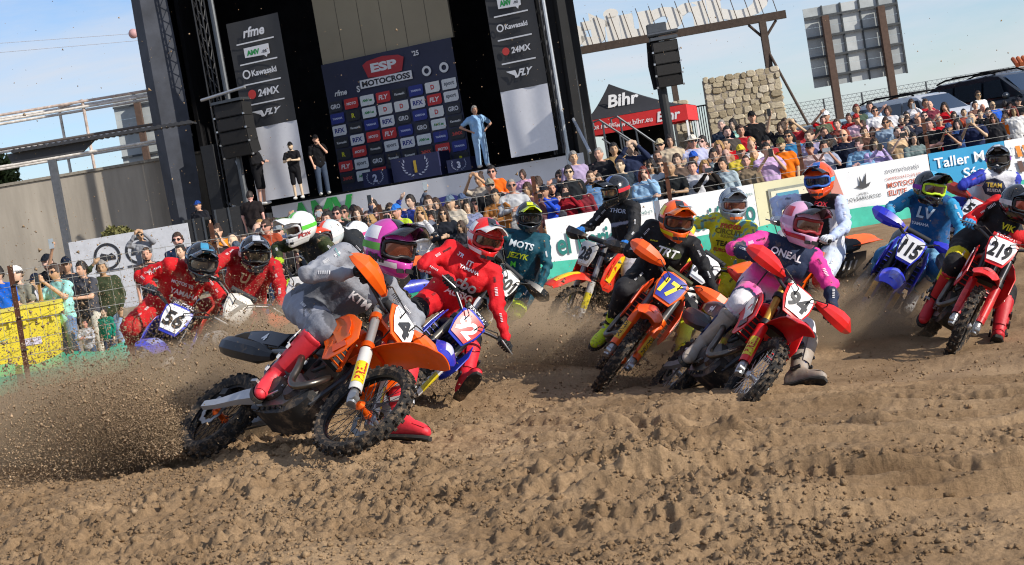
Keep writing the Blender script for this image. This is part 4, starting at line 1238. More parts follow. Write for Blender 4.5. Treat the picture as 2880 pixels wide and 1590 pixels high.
def bike_parts():
    P = []
    A = lambda nm, mb, key, par=None, sm=35: P.append((nm, mb.mesh(sm) if isinstance(mb, MB) else mb, key, par))
    # front assembly (front=True by membership)
    P.extend(wheel_parts(FA_, .345, .088, .268, 'front_wheel', 32, False))
    P.extend(wheel_parts(RA_, .335, .118, .243, 'rear_wheel', 28, True))
    for s in (-1, 1):
        y = s * .098
        A('fork_tube', MB().lathe([(0, 0), (.029, 0), (.029, .40), (0, .40)], fork_pt(.44, y), AXS, 14), 'fork')
        A('fork_slider', MB().lathe([(0, 0), (.024, 0), (.024, .42), (0, .42)], fork_pt(.03, y), AXS, 12), 'slider')
        A('fork_foot', MB().lathe([(0, -.045), (.028, -.04), (.033, -.01), (.033, .03), (.027, .07), (0, .07)], fork_pt(.0, y), AXS, 12).lathe([(0, -.02), (.026, -.02), (.026, .022), (0, .022)], FA_ + V(0, y + s * .012, 0), (0, 1, 0), 14), 'alu')
        rows = []
        for t in np.linspace(.07, .43, 7):
            q = [fork_pt(t, y) + .041 * (math.cos(a) * V(.899, 0, .438) + s * math.sin(a) * V(0, 1, 0)) for a in np.linspace(-.9, 2.1, 9)]
            q2 = [fork_pt(t, y) + .036 * (math.cos(a) * V(.899, 0, .438) + s * math.sin(a) * V(0, 1, 0)) for a in np.linspace(2.1, -.9, 9)]
            rows.append(q + q2)
        A('fork_guard', MB().loft(rows), 'guard')
        rows = [[fork_pt(t, y) + .0425 * (math.cos(a) * V(.899, 0, .438) + s * math.sin(a) * V(0, 1, 0)) for a in np.linspace(-.2, 1.9, 8)] for t in (.12, .2, .3)]
        A('guard_sticker', MB().loft(rows, False, False), 'sticker')
        g = V(1.08, s * .40, 1.15)
        A('grip', MB().lathe([(0, 0), (.019, 0), (.02, .005), (.017, .012), (.017, .115), (.022, .125), (.0, .125)], g, V(.12, -s, -.03), 12), 'rubber')
        A('lever', MB().tube([V(1.115, s * .27, 1.155), V(1.16, s * .28, 1.16), V(1.155, s * .36, 1.152), V(1.135, s * .415, 1.145)], [.008, .007, .006, .007], 6), 'alu')
        A('lever_clamp', MB().box(V(1.115, s * .262, 1.15), (.03, .04, .04)), 'black')
        # hand guard blade
        rows = []
        for k, h0, h1, xo in ((0, .012, .016, -.012), (.10, .034, .034, .014), (.35, .062, .056, .036), (.62, .074, .066, .042), (.85, .070, .060, .024), (1.0, .046, .036, -.02), (1.08, .016, .014, -.045)):
            yy_ = s * (.15 + .32 * k)
            xx = 1.165 + xo
            rows.append([V(xx - .026, yy_, 1.150 + h0), V(xx + .014, yy_, 1.150 + h0 * .25), V(xx + .010, yy_, 1.150 - h1 * .4), V(xx - .014, yy_, 1.150 - h1), V(xx - .020, yy_, 1.150 - h1), V(xx + .004, yy_, 1.150 - h1 * .4), V(xx + .008, yy_, 1.150 + h0 * .25), V(xx - .032, yy_, 1.150 + h0)])
        A('hand_guard', MB().loft(rows), 'handguard', None, 18)
    for t, rr, k in ((.46, .04, 'clamp'), (.74, .036, 'clamp')):
        mb = MB()
        for s in (-1, 1):
            mb.lathe([(0, -.022), (rr + .004, -.022), (rr + .004, .022), (0, .022)], fork_pt(t, s * .098), AXS, 14)
        mb.prism([(-.1, -.03), (.1, -.03), (.1, .028), (.045, .05), (-.045, .05), (-.1, .028)], (V(0, 1, 0), -V(.899, 0, .438), AXS), .036, fork_pt(t) - AXS * .018)
        A('triple_clamp', mb, k)
    bar = [V(1.08, .40, 1.15), V(1.10, .26, 1.145), V(1.125, .19, 1.12), V(1.15, .11, 1.085), V(1.15, 0, 1.085), V(1.15, -.11, 1.085), V(1.125, -.19, 1.12), V(1.10, -.26, 1.145), V(1.08, -.40, 1.15)]
    A('handlebar', MB().tube(bar, .013, 10, up=V(1, 0, 0)), 'bar')
    A('bar_mount', MB().box(V(1.15, .045, 1.055), (.03, .035, .06)).box(V(1.15, -.045, 1.055), (.03, .035, .06)), 'alu')
    A('bar_pad', MB().tube([V(1.13, .12, 1.14), V(1.13, -.12, 1.14)], .028, 12, up=V(1, 0, 0)), 'pad')
    for s in (-1, 1):
        A('cable', MB().tube([V(1.12, s * .25, 1.15), V(1.24, s * .2, 1.17), V(1.31, s * .06, 1.10), V(1.25, s * .04, .9), V(1.2, s * .08, .75)], .005, 5), 'black')
    A('front_fender', strip([(1.10, .70), (1.16, .745), (1.26, .79), (1.38, .825), (1.52, .845), (1.66, .835), (1.78, .805), (1.85, .775)], [.11, .165, .225, .225, .21, .22, .205, .15], [.02, .05, .075, .06, .046, .044, .036, .02], .006, 11), 'fender')
    A('fender_graphic', strip([(1.40, .8335), (1.52, .8505), (1.66, .8405), (1.76, .8155)], [.07, .085, .085, .06], [.010, .011, .011, .008], .002, 7), 'fendergraphic')
    # number plate: faceted shield in front of the forks
    px_ = V(.899, 0, .438); up = AXS
    cen = V(1.285, 0, 1.02)
    out = [(-.125, .10), (-.06, .135), (.06, .135), (.125, .10), (.118, -.02), (.075, -.14), (-.075, -.14), (-.118, -.02)]
    rows = []
    for k, o_ in ((1.0, 0), (1.0, .008), (.86, .014), (.3, .018)):
        rows.append([cen + V(0, 1, 0) * a * k + up * b * k + px_ * (o_ - .9 * a * a * k * k) for a, b in out])
    A('number_plate', MB().loft(rows), 'plate_frame')
    rows = []
    for b in np.linspace(-.118, .112, 7):
        wv = np.interp(b, [-.14, -.02, .1, .135], [.066, .104, .108, .06])
        rows.append([cen + V(0, 1, 0) * a + up * b + px_ * (.021 - .9 * a * a * .75 - .05 * b * b) for a in np.linspace(-wv, wv, 7)])
    A('plate_face', MB().loft(rows, False, False), 'plate')
    nf = len(P)
    # chassis
    A('frame', MB().tube([V(1.13, 0, .92), V(.95, .06, .86), V(.62, .09, .74), V(.5, .10, .55), V(.52, .1, .36)], .02, 8).tube([V(1.13, 0, .92), V(.95, -.06, .86), V(.62, -.09, .74), V(.5, -.10, .55), V(.52, -.1, .36)], .02, 8).tube([V(1.13, 0, .86), V(1.08, 0, .6), V(1.0, .05, .36), V(.8, .09, .29), V(.52, .1, .30)], .022, 8).tube([V(1.08, 0, .6), V(1.0, -.05, .36), V(.8, -.09, .29), V(.52, -.1, .30)], .02, 8).tube([V(.55, .08, .78), V(.1, .06, .88)], .014, 6).tube([V(.55, -.08, .78), V(.1, -.06, .88)], .014, 6).lathe([(0, -.1), (.036, -.1), (.036, .1), (0, .1)], V(1.13, 0, .93), AXS, 12), 'frame')
    A('crankcase', MB().prism([(.50, .32), (.60, .27), (.88, .28), (.99, .36), (.97, .48), (.84, .56), (.66, .55), (.52, .46)], (V(1, 0, 0), Zup, V(0, 1, 0)), .26, V(0, -.13, 0), .1), 'engine')
    A('clutch_cover', MB().lathe([(0, .045), (.06, .045), (.08, .03), (.095, 0), (.095, -.03)], V(.70, -.13, .42), (0, -1, 0), 20).lathe([(0, .03), (.05, .03), (.065, 0)], V(.88, -.13, .39), (0, -1, 0), 18), 'engine2')
    A('cylinder', MB().box(V(.86, 0, .62), (.15, .16, .22), rotm(1, .25)).box(V(.85, 0, .745), (.17, .18, .05), rotm(1, .25)), 'engine')
    A('skid_plate', MB().loft([[V(x, y, z) for y, z in ((-.125, z0 + .055), (-.10, z0), (.10, z0), (.125, z0 + .055), (.11, z0 + .06), (-.11, z0 + .06))] for x, z0 in ((.54, .275), (.7, .25), (.86, .255), (.97, .30), (1.02, .37))]), 'skid')
    A('header_pipe', MB().tube(spl([(.94, 0, .60), (1.03, -.06, .55), (1.045, -.14, .44), (.98, -.185, .385), (.90, -.19, .43), (.86, -.185, .55), (.78, -.175, .65), (.6, -.16, .70), (.38, -.14, .73)], 30), .024, 12), 'pipe')
    A('silencer', MB().tube([V(.40, -.14, .70), V(.34, -.15, .70), V(.26, -.165, .71), V(-.08, -.185, .77), V(-.16, -.19, .785), V(-.20, -.19, .79)], [.028, .04, .064, .066, .055, .03], 8, flat=1.15), 'silencer')
    for s in (-1, 1):
        A('swingarm', MB().loft([[V(x, s * y0, z0 - h), V(x, s * y1, z0 - h * .8), V(x, s * y1, z0 + h * .8), V(x, s * y0, z0 + h)] for x, y0, y1, z0, h in ((.60, .03, .10, .42, .05), (.46, .06, .115, .42, .06), (.3, .085, .12, .395, .05), (.08, .09, .12, .345, .034), (-.07, .09, .12, .335, .03))]), 'swing')
        A('footpeg', MB().box(V(.60, s * .20, .395), (.055, .10, .02)), 'alu')
        # radiator and shroud
        rd = MB().box(V(1.03, s * .115, .735), (.04, .12, .25), rotm(1, -.18))
        A('radiator', rd, 'rad')
        for k in range(6):
            A('louvre', MB().box(V(1.065 - .009 * k, s * .125, .63 + .042 * k), (.03, .13, .007), rotm(1, -.5)), 'shroud')
        A('louvre_frame', MB().box(V(1.06, s * .186, .735), (.035, .012, .26), rotm(1, -.18)).box(V(1.06, s * .062, .735), (.035, .012, .26), rotm(1, -.18)), 'shroud')
        def bl(p, s=s):
            return V(0, s * (.055 * min(1, max(0, (p[0] - .72) / .45)) - .10 * max(0, p[2] - .9)), 0)
        A('shroud', MB().prism([(.66, .86), (.80, .97), (.95, 1.0), (1.06, .965), (1.22, .88), (1.30, .74), (1.24, .64), (1.13, .585), (1.05, .60), (.99, .70), (.86, .80), (.74, .80)], (V(1, 0, 0), Zup, V(0, s, 0)), .014, V(0, s * .135, 0), .04, bl), 'shroud')
        A('shroud_graphic', MB().prism([(.82, .93), (.96, .955), (1.10, .90), (1.22, .76), (1.14, .70), (1.0, .80), (.88, .86)], (V(1, 0, 0), Zup, V(0, s, 0)), .004, V(0, s * .151, 0), 0, bl), 'graphic')
        A('side_panel', MB().prism(([(.46, .86), (.2, .915), (-.04, .92), (-.02, .86), (.2, .80), (.42, .76)] if s < 0 and True else [(.46, .84), (.2, .905), (-.06, .915), (-.10, .82), (.04, .70), (.22, .62), (.42, .64), (.5, .74)]), (V(1, 0, 0), Zup, V(0, s, 0)), .014, V(0, s * (.15 if s < 0 else .11), 0), .05), 'side')
        A('frame_guard', MB().prism([(.52, .36), (.60, .34), (.66, .56), (.64, .72), (.54, .74), (.50, .56)], (V(1, 0, 0), Zup, V(0, s, 0)), .01, V(0, s * .112, 0), .05), 'black')
        A('shroud_stripe', MB().prism([(.90, .965), (1.04, .945), (1.16, .85), (1.20, .77), (1.16, .79), (1.10, .86), (1.0, .92)], (V(1, 0, 0), Zup, V(0, s, 0)), .004, V(0, s * .1565, 0), 0, bl), 'stripe')
        A('shroud_stripe', MB().prism([(1.08, .70), (1.20, .72), (1.25, .68), (1.15, .63)], (V(1, 0, 0), Zup, V(0, s, 0)), .004, V(0, s * .152, 0), 0, bl), 'stripe')
    A('fuel_tank', MB().loft([[V(x, w * math.cos(a), z + h * math.sin(a)) for a in np.linspace(0, 2 * math.pi, 12, endpoint=False)] for x, w, z, h in ((.62, .08, .85, .06), (.72, .12, .88, .09), (.9, .135, .89, .1), (1.02, .12, .89, .08), (1.08, .07, .9, .05))]), 'tank')
    A('seat', MB().loft([[V(x, w * .92, z - .07), V(x, w, z - .03), V(x, w * .72, z), V(x, 0, z + .012), V(x, -w * .72, z), V(x, -w, z - .03), V(x, -w * .92, z - .07)] for x, w, z in ((.95, .06, 1.015), (.82, .075, .985), (.6, .09, .955), (.35, .10, .96), (.12, .095, .975), (-.02, .07, .98))]), 'seat')
    A('rear_fender', strip([(.16, .93), (.0, .93), (-.14, .94), (-.28, .955), (-.40, .965), (-.46, .965)], [.16, .20, .20, .18, .15, .10], [.03, .05, .05, .04, .025, .01], .007, 9), 'rear_fender')
    A('shock', MB().lathe([(0, -.16), (.02, -.16), (.02, .16), (0, .16)], V(.52, .02, .62), nrm(V(.12, 0, 1)), 10).tube([V(.5 + .012 * k / 10 + .035 * math.cos(k * .7), .02 + .035 * math.sin(k * .7), .48 + k * .0042) for k in range(60)], .006, 5), 'spring')
    A('chain', MB().tube([V(.02, .09, .42), V(.6, .085, .47)], .008, 5).tube([V(.02, .09, .25), V(.6, .085, .36)], .008, 5).lathe([(.085, 0), (.1, 0), (.1, .006), (.085, .006)], V(0, .088, .335), (0, 1, 0), 30, True), 'chain')
    for s in (-1, 1):
        for k in range(5):
            A('skid_slot', MB().box(V(.62 + .055 * k, s * .119, .272 + .004 * k), (.018, .012, .03)), 'black')
        A('water_hose', MB().tube(spl([(.98, s * .10, .62), (.93, s * .12, .57), (.88, s * .11, .60), (.86, s * .085, .68)], 12), .014, 8), 'black')
        A('peg_bracket', MB().prism([(.54, .34), (.64, .36), (.63, .46), (.55, .45)], (V(1, 0, 0), Zup, V(0, s, 0)), .03, V(0, s * .125, 0), .05), 'alu')
    A('engine_cover', MB().lathe([(0, .05), (.055, .05), (.07, .035), (.078, 0)], V(.80, .13, .40), (0, 1, 0), 20), 'engine2')
    for k in range(6):
        a = k * 1.047
        A('cover_bolt', MB().lathe([(0, .014), (.008, .014), (.008, 0)], V(.70 + .085 * math.cos(a), -.15, .42 + .085 * math.sin(a)), (0, -1, 0), 6), 'alu')
    A('carburettor', MB().box(V(.70, 0, .70), (.12, .10, .09), rotm(1, .2)), 'black')
    A('front_caliper', MB().box(fork_pt(.09, .085, -.045), (.06, .04, .09)), 'black')
    A('rear_caliper', MB().box(V(.02, -.075, .46), (.07, .035, .05)), 'black')
    A('pedal', MB().tube([V(.56, -.14, .36), V(.7, -.16, .34), V(.8, -.17, .37)], .008, 6), 'alu')
    return P, nf
def rotm(ax, t):
    c, s = math.cos(t), math.sin(t)
    return np.array([[1, 0, 0], [0, c, -s], [0, s, c]] if ax == 0 else [[c, 0, s], [0, 1, 0], [-s, 0, c]] if ax == 1 else [[c, -s, 0], [s, c, 0], [0, 0, 1]])
def spl(pts, n):
    """smooth curve through points"""
    P = np.asarray(pts, float)
    P = np.concatenate([[2 * P[0] - P[1]], P, [2 * P[-1] - P[-2]]])
    out = []
    m = len(P) - 3
    for k in np.linspace(0, m - 1e-6, n):
        i = int(k); t = k - i
        a, b, c, d = P[i:i + 4]
        out.append(.5 * ((2 * b) + (-a + c) * t + (2 * a - 5 * b + 4 * c - d) * t * t + (-a + 3 * b - 3 * c + d) * t ** 3))
    return np.array(out)
PARTS, NFRONT = bike_parts()
def mrot(ax, t, P=None):
    M = Matrix.Rotation(t, 4, Vector(ax))
    return Matrix.Translation(Vector(P)) @ M @ Matrix.Translation(-Vector(P)) if P is not None else M
PLAS = lambda c, d=.22: mat(c, rough=.38, var=.05, dirt=d, coat=.15, dsc=5)
M_PARTS = dict(tyre=mat('#1a1919', rough=.85, dirt=.42, var=.15, dsc=26), rim=mat('#141416', rough=.35, metal=.6, dirt=.2), spoke=mat('#3a3a3c', rough=.35, metal=.7), hub=mat('#b8b8ba', rough=.35, metal=.8, dirt=.2), disc=mat('#8d9094', rough=.3, metal=.9, dirt=.2), fork=mat('#2a2a2c', rough=.3, metal=.5, dirt=.15), slider=mat('#9a9da1', rough=.25, metal=.9, dirt=.15),
    alu=mat('#a9abad', rough=.35, metal=.8, dirt=.25), guard=PLAS('#d8d8d8'), sticker=mat('#d9c52a', rough=.4, var=.25, scale=30), rubber=mat('#131313', rough=.8), black=mat('#161617', rough=.6, dirt=.25), clamp=mat('#2b2b2d', rough=.4, metal=.6), bar=mat('#3d3d40', rough=.35, metal=.7), pad=mat('#222326', rough=.7), handguard=PLAS('#222222'), fender=PLAS('#222222'), plate_frame=PLAS('#d8d8da'), plate=mat('#e8e8e8', rough=.4, dirt=.2, var=.03), frame=mat('#33353a', rough=.4, metal=.5, dirt=.3), engine=mat('#75716c', rough=.45, metal=.7, dirt=.3), engine2=mat('#3c3230', rough=.45, metal=.5, dirt=.3), skid=mat('#1d1d1f', rough=.6, dirt=.4), pipe=mat('#6c6660', rough=.32, metal=.9, dirt=.2, var=.2), silencer=mat('#33363a', rough=.4, metal=.5, dirt=.2), swing=mat('#a2a4a8', rough=.35, metal=.7, dirt=.25), rad=mat('#2c2d2f', rough=.5, metal=.5, dirt=.35, bump=.5, bscale=180), shroud=PLAS('#222222'), graphic=PLAS('#222222'), side=PLAS('#222222'), tank=PLAS('#202020'), seat=mat('#1b1c1e', rough=.8, dirt=.2), rear_fender=PLAS('#222222'), spring=mat('#b03020', rough=.4), stripe=PLAS('#d8d8da'), fendergraphic=PLAS('#d8d8da'), chain=mat('#5b5348', rough=.5, metal=.6, dirt=.3))
BIKES = {"ktm": [-2.1917, 9.871, 0.4449, -0.8084, 0.0077, 0.9265, 0.0984], "92": [-1.3932, 13.26, 0.3169, -1.4798, -0.0518, 1.0334, -0.0377], "94": [0.9238, 12.0912, -0.0842, -1.3301, 0.0526, 0.8738, -0.0457], "17": [0.6356, 13.9188, 0.018, -1.6621, 0.03, 0.816, -0.0877], "219": [3.5888, 14.3219, -0.2481, -1.6869, 0.0198, 0.6994, -0.2902], "115": [3.6259, 15.936, -0.0843, -1.9696, -0.0809, 0.673, -0.0112], "28": [1.5478, 18.1076, 0.0664, -2.3418, -0.0664, 0.3571, -0.1337], "14": [1.3986, 16.4121, 0.0195, -1.7859, -0.0164, 0.8331, -0.1362], "111": [3.0611, 15.753, -0.1716, -2.3256, 0.0771, 0.4726, -0.2482], "601": [-0.6957, 17.5058, 0.1696, -1.6563, -0.0375, 0.7953, 0.2427], "56": [-3.5208, 14.2828, 0.3139, -1.4934, 0.0114, 0.6421, -0.1519], "red2": [-2.9391, 14.5847, 0.3194, -1.5681, -0.0074, 0.582, 0.2162], "fox": [-2.2066, 16.7407, 0.2712, -1.8659, -0.0212, 0.5151, 0.102], "orw": [-1.5726, 18.4391, 0.2433, -2.3527, -0.0318, 0.5045, 0.1598], "whi": [-1.8106, 19.568, 0.1817, -2.5685, 0.0572, 0.9009, -0.1827], "53": [4.9128, 19.147, -0.0936, -1.8066, 0.0212, 0.8487, -0.4778]}
OR_, BL_, RD_ = '#f2600c', '#2336b4', '#d41a1c'
CFG = {
 'ktm': dict(stripe='#e85208', shroud=OR_, fender=OR_, handguard=OR_, plate_frame=OR_, plate='#ecebe9', number='4', ncol='#333437', graphic='#f06a14', side='#1d2430', rear_fender='#23262b', hub=OR_, clamp=OR_, fork='#a9a7a3', guard='#c9c7c2', sticker='#e4c818', tank='#e8590c', swing='#b4b6ba', label='bright orange motocross bike with number 4, leading the pack', foot='#b8b9bb'),
 '92': dict(stripe='#e8e8f0', fendergraphic='#c8cdf0', shroud=BL_, fender='#2a2fae', plate_frame=BL_, plate='#d2302c', number='92', ncol='#f2f2f2', graphic='#1b2a90', side=BL_, rear_fender=BL_, fork='#6f6a62', label='blue motocross bike with a red plate numbered 92'),
 '94': dict(stripe='#26282e', fendergraphic='#2a2c34', shroud=RD_, fender=RD_, handguard='#d8201e', plate_frame=RD_, plate='#e6e4e0', number='94', ncol='#1c1c20', graphic='#d9d5d2', side='#2e3136', rear_fender='#c8c6c6', fork='#b58a3c', guard=RD_, sticker='#d8c22a', spoke='#d0d0d0', label='red motocross bike numbered 94 with gold forks', tank='#c21a1c'),
 '17': dict(stripe='#26262a', fendergraphic='#c83a1c', shroud='#ee4d12', fender='#f0541a', handguard='#ee5a18', plate_frame='#f0641c', plate='#1f2f9a', number='17', ncol='#efd21c', graphic='#ef5a1c', side=OR_, rear_fender=OR_, guard='#ee5a14', sticker='#e8b21a', fork='#5c5f62', clamp=OR_, hub=OR_, pad='#3a3a10', label='orange motocross bike with a blue plate numbered 17'),
 '219': dict(stripe='#e8e4e4', fendergraphic='#b8383a', shroud='#d81c1c', fender='#e02522', plate_frame='#dd2020', plate='#e8e8e8', number='219', ncol='#16161a', graphic='#c01a1c', side=RD_, rear_fender=RD_, guard='#b01820', sticker='#d03030', fork='#3b3b40', pad='#b02020', label='red motocross bike with a white plate numbered 219'),
 '115': dict(stripe='#48a8d8', fendergraphic='#5a6ad8', shroud='#2f35c0', fender='#2a36d2', handguard='#2c34c4', plate_frame='#2b3acb', plate='#e8e8ea', number='115', ncol='#17171c', graphic='#2c36b8', side=BL_, rear_fender=BL_, guard='#3a3d9a', sticker='#d8a020', label='blue motocross bike numbered 115 with blue hand guards'),
 '28': dict(stripe='#d8301c', fendergraphic='#e8c21c', shroud='#d62a1a', fender='#d6301f', handguard='#1b1b1c', plate_frame='#c9c6c2', plate='#d9d9db', number='28', ncol='#26262a', graphic='#e8c21c', side='#b3b0ae', rear_fender='#d6301f', rim='#8e8e90', guard='#c0bfbd', fork='#a5a5a8', label='red and yellow motocross bike numbered 28'),
 '14': dict(shroud='#c82420', fender='#d8d6d4', handguard='#c32a22', plate_frame='#d8d8da', plate='#e2e2e4', number='12', ncol='#3a3a3e', graphic='#d8d4d0', side='#d8d8d8', rear_fender='#c82420', label='red and white motocross bike under the yellow rider'),
 '111': dict(stripe='#26262a', shroud=OR_, fender=OR_, plate_frame=OR_, plate='#e8e8e8', number='111', ncol='#222222', graphic='#26262a', side='#1c1d20', rear_fender='#ef5f16', label='orange motocross bike with black side panel numbered 111', sidenum='111'),
 '601': dict(shroud='#1d2228', fender='#20262c', handguard='#191a1c', plate_frame='#1c1f22', plate='#dcdcdc', number='601', ncol='#1b1b1d', graphic='#d2e020', side='#dcdcdc', rear_fender='#1d2024', label='black motocross bike numbered 601 with a white side panel', sidenum='601'),
 '56': dict(stripe='#d8dcf0', fendergraphic='#8890c8', shroud='#2433b2', fender='#2736bd', plate_frame='#2334b0', plate='#e6e6e6', number='56', ncol='#17171a', graphic='#2433b2', side=BL_, rear_fender=BL_, pad='#3b2a26', label='blue motocross bike with a mud splashed plate numbered 56'),
 'red2': dict(shroud='#c43a2c', fender='#d9dad8', plate_frame='#b9b6ae', plate='#c9c6be', number='7', ncol='#6a665e', graphic='#6fb33a', side='#c8cac8', rear_fender='#d8d8d8', label='pale dirt-covered motocross bike behind the roost'),
 'fox': dict(shroud=OR_, fender=OR_, plate_frame='#d8d4d0', plate='#c9cac9', number='3', ncol='#3a3a3a', graphic='#d8d8d8', side='#333333', rear_fender=OR_, label='orange motocross bike under the white and green helmet'),
 'orw': dict(shroud='#e85a18', fender='#e85a18', plate_frame='#e0e0e0', plate='#d8d8d8', number='8', ncol='#333333', graphic='#2a2a2a', side='#2a2a2a', rear_fender='#e85a18', label='orange motocross bike behind the leading rider'),
 'whi': dict(shroud=BL_, fender=BL_, plate_frame=BL_, plate='#d8d8d8', number='5', ncol='#222222', graphic='#24348c', side=BL_, rear_fender='#2736a8', label='blue motocross bike with its tail right of the grey rider'),
 '53': dict(stripe='#e8e8f0', shroud='#2a3bb8', fender='#2a3bb8', plate_frame='#d8d8da', plate='#e0e0e2', number='53', ncol='#1d1d20', graphic='#d0d0d8', side=BL_, rear_fender=BL_, pad='#b0302c', handguard='#9c2c20', label='blue and white motocross bike with a plate numbered 53'),
}
def bike_matrix(q):
    x, y, z, yaw, pit, lean, st = q
    return Matrix.Translation((x, y, z)) @ mrot((0, 0, 1), yaw) @ mrot((0, 1, 0), -pit) @ mrot((1, 0, 0), -lean)
def make_bike(key):
    q, c = BIKES[key], CFG[key]
    MW = bike_matrix(q)
    r_ = root('motocross_bike', None, c['label'], 'motorcycle', 'motocross bikes in the race', M=MW, local=True)
    steer = mrot(AXS, q[6], AXP)
    sub = {}
    I4 = Matrix.Identity(4)
    for nm in ('front_wheel', 'rear_wheel'):
        sub[nm] = None
    for i, (nm, me, k, par) in enumerate(PARTS):
        if k in ('stripe', 'fendergraphic') and k not in c:
            continue
        if k == 'handguard' and 'handguard' not in c:
            continue
        m = M_PARTS[k]
        if k in c:
            m = PLAS(c[k], .3 if key in ('56', 'red2', '115', '28') else .16) if k not in ('hub', 'clamp', 'fork', 'spoke', 'rim', 'swing', 'sticker', 'plate', 'pad') else mat(c[k], rough=.35, metal=.55 if k not in ('sticker', 'plate', 'pad') else 0, dirt=.2, var=.2 if k == 'sticker' else .04, scale=25)
        front = i < NFRONT and par != 'rear_wheel' and not nm.startswith('rear')
        if par:
            if nm == 'tyre':
                sub[par] = ob(par, me, m, r_, steer if front else I4)
                sub[par]['label'] = 'black knobbly %s dusted with soil' % par.replace('_', ' ')
                continue
            ob(nm, me, m, sub[par])
        else:
            ob(nm, me, m, r_, steer if front else I4)
    # lettering on plate and panels
    px_ = V(.899, 0, .438)
    cen = V(1.285, 0, 1.02)
    s = c['number']
    v, f, d = text_geo(s, 1, .1, .045)
    h = .15 / d[1]
    wd = {1: .10, 2: .165, 3: .185}[len(s)] / d[0]
    if len(s) == 1:
        h *= 1.12; wd = .12 / d[0]
    P_ = np.array([cen + V(0, 1, 0) * a * wd + AXS * (b * h - .008) + px_ * (.0245 - .9 * (a * wd) ** 2 * .75 - .05 * (b * h) ** 2) for a, b, _ in v])
    ob('plate_number', MB().add(P_, f).mesh(0), mat(c['ncol'], rough=.5, dirt=.15, var=0), r_, steer)
    if 'sidenum' in c or key in ('ktm', '219', '94'):
        t = c.get('sidenum', c['number'])
        for sd in (-1, 1):
            y_ = -.168 if sd < 0 else .128
            ob('side_number', tmesh(t, (.19, y_, .855), (1, 0, 0), (0, 0, 1), height=.06, width=.045 * len(t) + .02, bold=.04) if sd < 0 else tmesh(t, (.19, y_, .78), (-1, 0, 0), (0, 0, 1), height=.10 if key != 'ktm' else .055, width=(.07 * len(t) + .03) if key != 'ktm' else .05, bold=.04), mat('#e6e6e6' if c['side'] != '#dcdcdc' else '#1b1b1d', rough=.5), r_)
    if key in ('94', '219', '56', '92'):
        v, f, d = text_geo('RENTHAL', 1, .1, .03)
        k = .19 / d[0]
        P_ = [V(1.13 + .0295 * math.cos(.35 + b * k / .0295), a * k, 1.14 + .0295 * math.sin(.35 + b * k / .0295)) for a, b, _ in v]
        ob('pad_lettering', MB().add(P_, f).mesh(0), mat('#ece8e8', rough=.6), r_, steer)
    if key in ('ktm', '17', '94'):
        for sd in (-1, 1):
            t = {'ktm': 'PIRELLI', '17': 'DUNLOP', '94': 'PIRELLI'}[key]
            v, f, d = text_geo(t, 1, .15, .03)
            k = .17 / d[0]
            P_ = []
            for a, b, _ in v:
                an = .75 + b * k / .0435 * 1.4
                P_.append(fork_pt(.22 + a * k * 1.0, sd * .098) + .0440 * (math.cos(an) * px_ + sd * math.sin(an) * V(0, 1, 0)))
            ob('guard_lettering', MB().add(P_, f).mesh(0), mat('#b02018' if key != '17' else '#22222a', rough=.5), r_, steer)
    return r_, MW, steer
